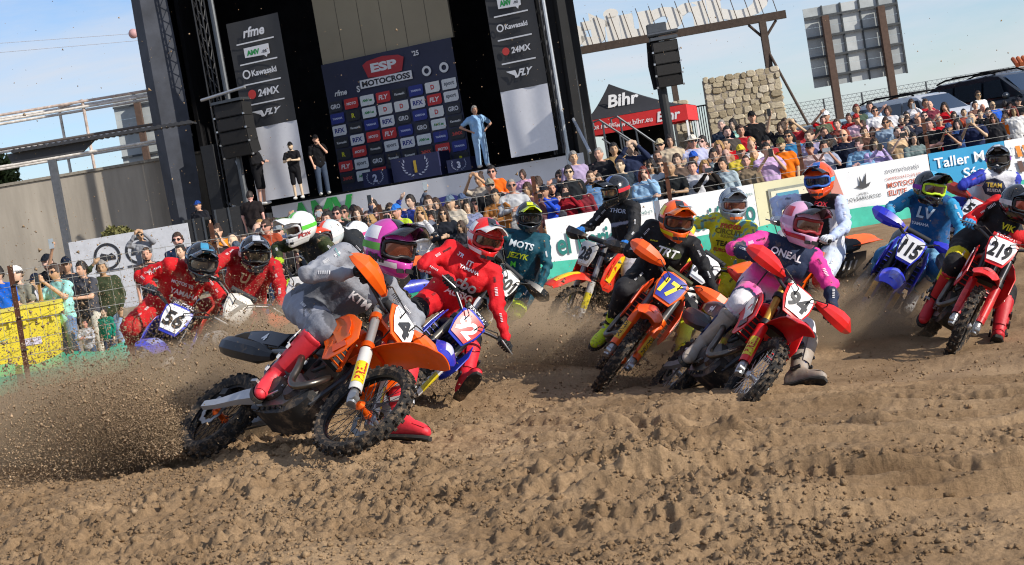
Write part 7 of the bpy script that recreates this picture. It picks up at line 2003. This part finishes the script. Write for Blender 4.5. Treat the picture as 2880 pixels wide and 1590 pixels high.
# x y D pose shirt sleeve hair+colour (cap colour after a colon) flags: s sunglasses, b beard, k child, f faces away, n camera, j jeans, t shorts
CROWD = '''-6 772 24 6 1f5fc8 0 sd s|49 774 24.5 1 8c8a7c 0 c:e4e4e4 b|103 792 25 4 c8c8d0 1 c:1c2438 -|135 739 26.5 0 1c1c20 0 c:1a1e26 b|158 766 24.2 2 9cd4cc 0 sn sj|187 747 26.3 6 2a2d34 0 c:1c2434 -|232 758 24.8 5 4a4b52 0 sd w|287 755 25 3 3c4430 1 sg j|240 910 23.9 5 b4b4b8 1 sd k|293 878 24.3 0 14806a 1 sd k|395 663 27.3 8 8c8e94 1 sn sk|413 717 27.2 0 4a3c38 0 un b|501 676 28.2 0 23304a 1 sn s|509 707 27.7 0 7a2a30 0 sd -
702 552 40 0 241f20 0 u0 f|558 579 45 0 23242a 0 c:20428a -|612 653 29 4 e08a20 0 bn -|605 674 28 0 3a3030 0 sd s|657 679 28 0 a8482c 0 0 -|666 699 27.4 0 3c4a5c 0 c:4a5462 -|725 648 30 0 2c2c34 0 0 -|733 636 31.2 0 5a5c64 0 uo s|775 634 31.2 4 5c4a44 1 kn -|783 653 30 0 7c7468 0 c:7d858c -
949 603 29 0 1f2026 0 sd s|921 617 28.6 0 40383a 0 sd -|897 600 29.4 2 2a2a2a 1 sd n|1005 603 29 0 6a5248 1 ln -|1051 582 29.6 0 2c2c30 0 sd -|1063 606 28.8 0 4e4440 1 kn -|1045 624 28.2 0 e07a28 0 lo s|1086 612 28.6 6 4a5068 1 sd -|1117 596 28.5 2 b8d43a 1 c:2f6fc0 -|1156 568 30 3 4a5ab0 1 sd -|1182 603 27.7 4 dcdce0 1 lo s|1205 571 29.6 0 22252c 0 sn -|1226 578 30.2 6 5c6474 1 kn -|1218 612 28 4 c8c4c4 1 ld -|1247 603 27.6 5 23262e 1 ln s|1268 571 29 0 c2b8a8 0 c:5c6c7c -|1315 582 29 0 8088a8 1 ld -|1298 638 27.3 5 3a3a40 1 ln s|1350 506 31 8 b8ac9c 0 bn -|1378 524 30 0 1c1c1f 1 c:8c8878 s|1384 485 31.8 1 e86a20 1 sd s|1394 552 29 5 a06a38 1 sd -|1438 524 29.3 5 b4b6ba 2 ug s|1471 492 30.2 0 d8a8c8 1 kn k|1485 534 29.4 0 6c4c50 1 kn -
1512 529 30 0 88706c 1 kn -|1532 540 28.9 2 2c4ec0 1 c:1d222c -|1590 538 28.7 2 8c1c28 1 ld -|1600 486 29.6 0 23262a 0 sd s|1612 445 31.6 0 a898b8 1 sg -|1661 499 29.3 0 5a7ca4 1 un b|1683 507 29.9 3 8c9098 0 sd -|1685 434 31.7 0 2a2a2e 1 ug -|1726 421 32.4 0 9c8058 0 sd -|1745 468 30.6 0 38424c 0 un -|1771 419 31.4 8 28304a 1 un -|1572 560 28.9 0 4a4a52 1 sd -|1632 528 28.9 0 7a3038 1 kn -|1716 520 29.2 0 5c5c66 0 sn -
1857 410 33 0 b4c0d0 1 c:b8a888 s|1884 398 32.6 1 c4b49c 2 kd -|1947 400 32.6 0 b0b4d4 0 h:d8d0c0 s|1977 400 33.2 4 d8d8dc 0 sd s|1849 442 31.6 0 3a3c44 1 un -|1855 467 30.6 0 2c3a30 0 sn s|1832 469 30.4 0 a8b4c0 1 ld s|1810 489 29.8 4 8cb0d0 1 lr s|1886 475 30.2 5 1f2224 0 0 -|1951 446 31.3 0 4060b0 0 c:2a55b0 -|1949 471 30.2 0 c8c8cc 1 sd -|1981 471 30.2 2 2a2624 1 lo -|2006 438 31.3 0 1c1d20 1 sd b|2022 416 32 0 a87c60 0 ko -|2043 408 32.6 0 c81c24 0 ud -|2042 438 31.5 0 5a6068 0 0 -|2034 463 30.2 3 a8b8c0 1 sd -|2083 428 31 0 d8c04a 0 c:d8c040 -|2121 436 31.2 0 2c2824 0 0 -|2154 422 30.7 2 c0a4cc 0 sd -|2154 400 33.2 0 b03038 0 c:1c1d20 -|2197 408 31 0 e8761c 0 c:5c5a40 b|2219 385 33.2 0 3a80b0 0 sd s|2030 353 36.4 0 2a3444 1 ug -|2062 351 37 0 a8d4c4 0 ld -|2044 373 34.6 1 4a4440 1 sd b|2083 369 34.8 0 a01c28 0 sn -|2114 331 36 0 1b1b1e 0 c:1b1b1e w|2207 349 36.2 0 2a2a30 0 sn -|2199 361 35 6 1f2026 0 kn -|2231 353 35.2 8 a83038 0 c:3a3a40 -|1905 452 31.2 0 6a5a50 1 sn -|2098 455 30.6 0 80705c 1 un -
2275 385 32.6 0 a8a0c0 0 un b|2278 419 31.2 4 c8b8b8 0 c:23242a -|2314 338 36.2 0 5c6450 1 sn k|2324 328 37 3 c81c24 0 c:e8e8e8 -|2317 375 33.6 0 3a3a3c 1 un b|2317 414 31.2 2 9ca4b8 0 sd -|2332 397 32.2 0 23242a 0 c:1c2030 -|2373 382 32 0 23283a 1 0 s|2388 333 37.4 0 c01c24 0 sn -|2408 308 38.4 0 4a5a4c 0 sr -|2408 336 36 4 dcb8c8 0 c:a83030 -|2447 301 38.8 0 a8c0d8 0 sd -|2460 314 37 1 e4e4e6 0 sd s|2498 313 37.2 3 e0e0e4 0 kn -|2502 350 36 0 ee7a18 0 sn k|2417 407 31.1 5 7ca4c4 1 bn -|2459 407 31 2 b4a4d0 1 ln -|2523 373 32 2 cdb08c 0 ud b|2548 372 33.6 0 8c8c90 1 kg -|2430 372 33.8 0 5a4038 0 sn -|2355 350 35.2 0 8c4a40 0 sn -
2563 294 37.6 2 e0e0e6 1 kn -|2549 328 36 0 23242c 0 sd -|2581 340 34 3 2c3040 1 un -|2568 392 31.2 5 6c7c7c 1 ld -|2613 350 32.4 1 202124 0 sd -|2602 292 38.4 0 b02430 0 sn -|2615 297 37.2 0 7c3a48 0 0 -|2656 302 36.6 4 c81c28 0 ld -|2642 341 34 3 c41c28 0 ug s|2669 363 32.2 2 20263a 0 c:3a4a6c n|2693 351 33 0 3a5890 0 ld -|2733 335 32.2 2 242c4c 0 0 n|2750 269 38.8 0 dfe2e4 0 sn s|2742 297 37.2 0 7a5a50 0 sd -|2757 321 35.2 0 2a2a2c 0 sn -|2779 318 34.2 0 1e1f22 1 sd sb|2794 335 33.6 0 2a2a2e 1 ln s|2791 297 36.8 0 2a5cc0 0 0 s|2826 296 37.4 0 2c3450 1 sd f|2828 326 34.4 0 ec7420 1 sn k|2851 314 34.3 0 d8d8d8 1 lr -|2863 286 37.2 0 1c1d20 0 c:2c2c34 s|2710 318 36 0 9a5048 0 ud -|2876 330 35 0 6c6c74 1 sn -'''
people = []
def add_person(x, y, D, pose, shirt, sl, hair, fl, yaw=None, zfoot=None, label=None, trou=None, short=False):
    p = at(x, y, D)
    by_ = 28.9 + .182 * (p[0] - .35) + .55      # stand behind the trackside banners
    if zfoot is None and p[0] > -.3 and p[1] < by_:
        D = D * by_ / p[1]
        p = at(x, y, D)
    kid = 'k' in fl
    if zfoot is not None:
        sc_ = (p[2] - zfoot) / 1.62; gz = zfoot
    else:
        gz = 0.0 if p[1] < 30 else float(plaza(p[0], p[1]))
        sc_ = (p[2] - gz) / 1.62
        if kid:
            sc_ = min(max(sc_, .5), .72)
        else:
            sc_ = min(max(sc_, .77), 1.05)
        gz = p[2] - 1.62 * sc_
    if yaw is None:
        yaw = R_(rnd.uniform(-34, 8)) if 'f' not in fl else R_(170)
    sx = sc_ * rnd.uniform(.97, 1.08)
    M = Matrix.Translation((p[0], p[1], gz)) @ Matrix.Rotation(yaw, 4, 'Z') @ Matrix.Diagonal((sx, sx, sc_, 1))
    ht = hair[0]
    hcol = hexc(hair[2:]) if ':' in hair else hexc(HAIRC.get(hair[1:], '#2a1f1a')) if ht != '0' else None
    who = 'child' if kid else 'woman' if ht in 'lkb' and 'b' not in fl else 'man'
    g = {0: 'top', 1: 'long-sleeved top', 2: 'hooded top'}[sl]
    hw = (cname(hair[2:]) + ' ' if ':' in hair else HC_W.get(hair[1:], '') + ' ' if ht != '0' else '') + HWORD[ht]
    lab = label or '%s in a %s %s, %s%s, %s' % (who, cname(shirt), g, hw, ' and sunglasses' if 's' in fl else ' and beard' if 'b' in fl else '', PWORD[pose])
    if 'n' in fl: lab = lab.replace('filming with a phone', 'holding a camera')
    r_ = root('person', None, lab.replace('top, ', 'top, '), 'person', 'spectators' if zfoot is None else 'people on the stage', M=M, local=True)
    b = ob('body', body_for(pose), M_SKIN, r_, color=tuple(c * rnd.uniform(.9, 1.1) for c in rnd.choice(SKIN)) + (1,))
    ob('shirt', shirt_for(pose, sl), M_FAB, r_, color=hexc(shirt))
    tc_ = trou or (rnd.choice(['#8fa6c4', '#6f86a8']) if 'j' in fl else '#cfcabc' if 'w' in fl else rnd.choice(['#22252e', '#2c3a54', '#3a4a68', '#1b1b1e', '#55504a', '#46566e']))
    ob('trousers', trousers_for(short), M_FAB, r_, color=hexc(tc_))
    ob('shoes', shoe(), M_FAB, r_, color=hexc(rnd.choice(['#1c1c1e', '#c8c8c8', '#4a3a30'])))
    hm = hair_mesh(ht)
    if hm: ob('cap' if ht == 'c' else 'hat' if ht == 'h' else 'hair', hm, M_FAB if ht in 'ch' else M_HAIR, r_, color=hcol)
    if ht in 'ch': ob('hair', hair_mesh('u'), M_HAIR, r_, color=hexc('#2a1f1a'))
    if 's' in fl: ob('sunglasses', GLASS, M_GLS, r_)
    if 'b' in fl: ob('beard', BEARD, M_HAIR, r_, color=hexc('#231a16'))
    people.append((r_, x))
    if pose in (2, 6) and 'n' not in fl or 'n' in fl:
        lp = V(0, -.375, 1.56) if pose == 2 else V(-.13, -.27, 2.0)
        if 'n' in fl: lp = V(0, -.31, 1.59)
        hm_ = M @ Matrix.Translation(Vector(lp)) @ (Matrix.Rotation(R_(90), 4, 'Y') if pose == 2 and rnd.random() < .6 and 'n' not in fl else Matrix.Identity(4))
        o = ob('camera' if 'n' in fl else 'phone', CAMB if 'n' in fl else PHONE, mat(rnd.choice(['#15161a', '#23303c', '#9aa4ac']), rough=.25, coat=.6), None, hm_)
        o['label'] = ('black camera held up by the ' if 'n' in fl else 'phone held up by the ') + ' '.join(lab.split(',')[0].split()[:8])
        o['category'] = 'camera' if 'n' in fl else 'phone'
        o['group'] = 'phones and cameras in the crowd'
        people.append((o, x))
    return r_
for ln in CROWD.replace('\n', '|').split('|'):
    x, y, D, ps, sh, sl, hr_, fl = ln.split()
    add_person(float(x), float(y), float(D), int(ps), sh, int(sl), hr_, fl)
qf = random.Random(5)
SHC = ['23262c', '1c1d20', '3a4250', 'c8c8cc', '8a2c30', '4a5a78', '6a5a4c', 'b8b0a4', '2c3a5a', '7c848c', 'a84a30', '5c6450', 'd8d8da', '304a40', '90a4b8', 'c09a70']
for k in range(78):
    x = 600 + 2270 * (k + qf.random()) / 78
    y = float(np.interp(x, [600, 1000, 1300, 1500, 1800, 2200, 2500, 2870], [664, 596, 566, 512, 446, 392, 345, 296])) + qf.uniform(-6, 34)
    D = float(np.interp(x, [600, 1000, 1500, 2000, 2870], [29.4, 30.2, 31.2, 33.2, 36])) + qf.uniform(-.6, 1.8)
    ht = qf.choice(['sd', 'sn', 'un', 'ld', 'kn', 'ud', 'sg', 'c:' + qf.choice(SHC), 'ln', 'bn', 'kd', '0'])
    add_person(x, y, D, qf.choice([0, 0, 1, 4, 5, 5, 3, 2]), qf.choice(SHC), qf.choice([0, 0, 1, 1, 2]), ht, qf.choice(['-', '-', 's', 's', 'b' if ht[0] in 'sucud' else '-']))
for (x, y, off, ps, sh, sl, hr_, fl, yw, lab, tr_, shrt) in (
        (712, 413, .9, 1, '1a1a1d', 1, 'sd', '-', 70, 'man in black jacket and shorts on the stage, facing the podium', '#17171a', True),
        (817, 412, .9, 5, '1b1b1e', 0, 'c:1a1a1d', 'b', -10, 'man in black tee, shorts and cap standing on the stage', '#1b1b1e', True),
        (887, 393, .3, 9, '17171a', 0, 'c:17171a', 'b', 15, 'man in black speaking into a microphone on the stage', '#3f4a5c', False),
        (1334, 311, .0, 7, '8db4dc', 0, 'sg', '-', 20, 'grey-haired man in light blue polo and jeans, hands on hips', '#93b2d2', False)):
    D = (ST.px(x, y, off) - CAM) @ FW
    add_person(x, y, D, ps, sh, sl, hr_, fl, R_(yw), zf, lab, tr_, shrt)
p = ST.px(875, 408, .15)
o = ob('microphone', MB().lathe([(0, 0), (.012, 0), (.014, .14), (.026, .16), (.026, .2), (0, .22)], (0, 0, 0), (.1, -.1, 1), 10), mat('#1a1a1c', rough=.4), None, Matrix.Translation(Vector(p) - Vector((0, .1, .2))))
o['label'], o['category'] = 'black microphone held by the man in black on the stage', 'microphone'
# every label singles out one person: order those dressed alike from left to right
by = {}
for o, x in people:
    by.setdefault(o['label'], []).append((x, o))
ORD = ['leftmost', 'second from left', 'third from left', 'fourth from left', 'fifth from left', 'sixth from left', 'seventh from left', 'eighth from left', 'ninth from left', 'tenth from left']
for lab, l in by.items():
    if len(l) > 1:
        l.sort(key=lambda t: t[0])
        lab = lab.replace(', with arms crossed', '').replace('sunglasses', 'shades').replace(' holding a camera', '').replace(' and beard', '')
        for i, (x, o) in enumerate(l):
            o['label'] = lab.replace(' standing with arms down', '') .rstrip(', ') + ', ' + ORD[min(i, 9)] + ' of those alike'
for o, x in people:
    for a_, b_ in ((', with arms crossed', ''), (', standing with arms down', ''), (' with hands together', ''), (' with a hand', ''), ('long-sleeved', 'long'), (' of those alike', ' such'), (' and sunglasses', ', shades'), (' and shades', ', shades'), ('leaning forward', 'leaning'), ('filming with a phone', 'filming'), (' in a ', ' in ')):
        if len(o['label'].replace('-', ' ').split()) > 16: o['label'] = o['label'].replace(a_, b_)

# ---------------------------------------------------------------- thrown soil
TET = np.array([(1, 1, 1), (-1, -1, 1), (-1, 1, -1), (1, -1, -1)]) * .62
TETF = np.array([(0, 1, 2), (0, 3, 1), (0, 2, 3), (1, 3, 2)])
def grains(P, size):
    n = len(P)
    A = rng.normal(size=(n, 3)); A /= np.linalg.norm(A, axis=1)[:, None]
    B = np.cross(A, rng.normal(size=(n, 3))); B /= np.linalg.norm(B, axis=1)[:, None] + 1e-9
    Cc = np.cross(A, B)
    Rm = np.stack([A, B, Cc], -1)
    big = size > .0042
    def mk(sel, K, Fk):
        m_ = sel.sum(); nk = len(K)
        v = np.einsum('nij,nkj->nki', Rm[sel], K[None] * (1 + .5 * (rng.random((m_, nk, 1)) - .5))) * size[sel][:, None, None] + P[sel][:, None, :]
        return v.reshape(-1, 3), (Fk[None] + (np.arange(m_) * nk)[:, None, None]).reshape(-1, 3)
    va, fa = mk(big, TET, TETF)
    vb, fb = mk(~big, np.array([(1, 0, .2), (-.6, .9, 0), (-.5, -.9, -.2)]), np.array([(0, 1, 2)]))
    return bigmesh(np.concatenate([va, vb]), np.concatenate([fa, fb + len(va)]))
def roost(p0, ang, spread, n, v0, v1, tmax, el0, el1, start=.15):
    """ballistic spray from a spinning wheel"""
    a = ang + spread * rng.normal(size=n) * .6
    e = R_(el0) + (R_(el1) - R_(el0)) * rng.random(n) ** 1.2
    v = v0 + (v1 - v0) * rng.random(n)
    # the wheel throws lumps in bursts: quantise angle and speed a little so that streaks show
    b = rng.integers(0, 46, n)
    a += (hsh(b, b * 7, 3) - .5) * spread * .9
    e += (hsh(b, b * 5, 9) - .5) * .35
    v *= .75 + .5 * hsh(b, b * 3, 4)
    t = tmax * rng.random(n) ** 1.35
    h = v * np.cos(e) * t
    P = np.stack([p0[0] + np.cos(a) * h, p0[1] + np.sin(a) * h, p0[2] + .03 + v * np.sin(e) * t - 4.9 * t * t], -1)
    P += rng.normal(size=P.shape) * start * (.15 + t[:, None] / tmax) * V(1, 1, .7)
    g = ground0(P[:, 0], P[:, 1])
    return P[P[:, 2] > g - .01]
M_GRAIN = mat((.36, .255, .16), rough=.97, var=.35, scale=1.2, spec=.08)
def put(P, lab, s0=-6.0, sd=.45, big=.034):
    s = np.clip(np.exp(rng.normal(s0, sd, len(P))), .0011, .012)
    k = rng.random(len(P)) < big
    s[k] = np.clip(np.exp(rng.normal(-4.9, .45, k.sum())), .004, .02)
    o = ob('soil_spray', grains(P, s), M_GRAIN, kind='stuff', label=lab, cat='soil')
    return o
bk = lambda key, d=0.: V(*BIKES[key][:3]) + V(-math.cos(BIKES[key][3]) * d, -math.sin(BIKES[key][3]) * d, 0)
P1 = np.concatenate([
    roost(bk('ktm', .15), R_(128), .62, 230000, 3.2, 7.6, .50, 5, 44, .15),
    roost(bk('ktm', .10), R_(150), .4, 70000, 2.0, 5.5, .5, 8, 46, .2),
    roost(bk('ktm', .9) + V(.9, .7, 0), R_(110), 1.0, 110000, 2.0, 4.2, .62, 25, 80, .3)])
put(P1, 'wall of brown soil thrown up by the leading orange bike')
put(roost(bk('56', -1.3), R_(50), 1.2, 30000, .8, 2.4, .34, 30, 80, .2), 'dark lumps of soil bursting over the front wheel of number 56', -5.3, .5, .05)
put(roost(bk('92', -.2) + V(.3, 0, 0), R_(60), .9, 60000, 1.5, 4.2, .40, 8, 60, .3), 'soil spray behind the red and black rider')
put(np.concatenate([roost(bk('17', .2), R_(110), .9, 68000, 1.5, 4.2, .42, 8, 55, .35), roost(bk('28', -1.5), R_(-30), 1.2, 44000, 1, 3, .4, 20, 70, .4)]), 'soil spray around the rear wheel of the orange bike with the blue plate')
put(np.concatenate([roost(bk('94', .1), R_(105), .6, 40000, 1.5, 5.0, .4, 6, 50, .2), roost(bk('111', .1), R_(60), .8, 32000, 1.5, 4, .4, 10, 55, .3)]), 'soil spray behind the pink rider')
put(np.concatenate([roost(bk('115', -1.2), R_(200), 1.0, 52000, 1, 3.6, .4, 15, 65, .3), roost(bk('219', .2), R_(110), .7, 40000, 1.5, 4.5, .4, 6, 50, .3)]), 'soil spray below the blue bike numbered 115')
put(np.concatenate([roost(bk('red2', -1.2), R_(100), 1.2, 44000, 1, 3.4, .42, 20, 75, .35)]), 'soil spray hiding the second red rider')
# stray specks hanging in the air over the whole field
n = 5200
y = 6.5 + 12 * rng.random(n)
x = (rng.random(n) - .5) * .72 * y
z = ground0(x, y) + .2 + 3.4 * rng.random(n) ** 1.6
keep = rng.random(n) < np.where(x < .2 * y, 1, .35)
put(np.stack([x, y, z], -1)[keep], 'stray specks of soil hanging in the air', -5.9, .4, .03)

# fine dust drifting behind the wheels
def dust(x, y, D, R, dens, lab):
    p = at(x, y, D)
    m = bpy.data.materials.new('dust')
    m.use_nodes = True
    t = m.node_tree
    t.nodes.clear()
    l = t.links.new
    out = N(t, 'ShaderNodeOutputMaterial')
    pv = N(t, 'ShaderNodeVolumePrincipled')
    pv.inputs['Color'].default_value = (.72, .56, .385, 1)
    pv.inputs['Anisotropy'].default_value = .1
    co = N(t, 'ShaderNodeTexCoord').outputs['Object']
    ln = N(t, 'ShaderNodeVectorMath', operation='LENGTH')
    l(co, ln.inputs[0])
    fo = N(t, 'ShaderNodeMapRange', i_1=1.0, i_2=.15, i_3=0., i_4=1.)
    l(ln.outputs['Value'], fo.inputs[0])
    nz_ = N(t, 'ShaderNodeTexNoise', i_Scale=2.4, i_Detail=4, i_Roughness=.6)
    l(co, nz_.inputs['Vector'])
    nm = N(t, 'ShaderNodeMapRange', i_1=.28, i_2=.62, i_3=0., i_4=1.)
    l(nz_.outputs[0], nm.inputs[0])
    a = N(t, 'ShaderNodeMath', operation='MULTIPLY'); b = N(t, 'ShaderNodeMath', operation='MULTIPLY', i_1=dens)
    l(fo.outputs[0], a.inputs[0]); l(nm.outputs[0], a.inputs[1]); l(a.outputs[0], b.inputs[0]); l(b.outputs[0], pv.inputs['Density'])
    l(pv.outputs[0], out.inputs['Volume'])
    o = ob('dust_cloud', MB().ell((0, 0, 0), (1, 1, 1), 20, 12), m, None, Matrix.Translation(Vector(p)) @ Matrix.Diagonal(R + (1,)), kind='stuff', label=lab, cat='dust')
dust(330, 1165, 11.4, (1.7, .9, .50), 11.0, 'brown dust haze behind the leading bike')
dust(770, 1040, 11.9, (.85, .55, .55), 20.0, 'brown dust haze between the leader and the red riders')
dust(1480, 985, 14.6, (.85, .6, .5), 10.0, 'brown dust haze between the red and the black rider')
dust(2400, 930, 14.3, (.85, .6, .5), 8.0, 'brown dust haze under the blue bike')
dust(1900, 1010, 12.9, (.55, .4, .34), 8.0, 'brown dust haze behind the rear wheel of the pink rider')
dust(2400, 800, 15.6, (.6, .4, .42), 8.0, 'brown dust haze below the orange bike numbered 111')
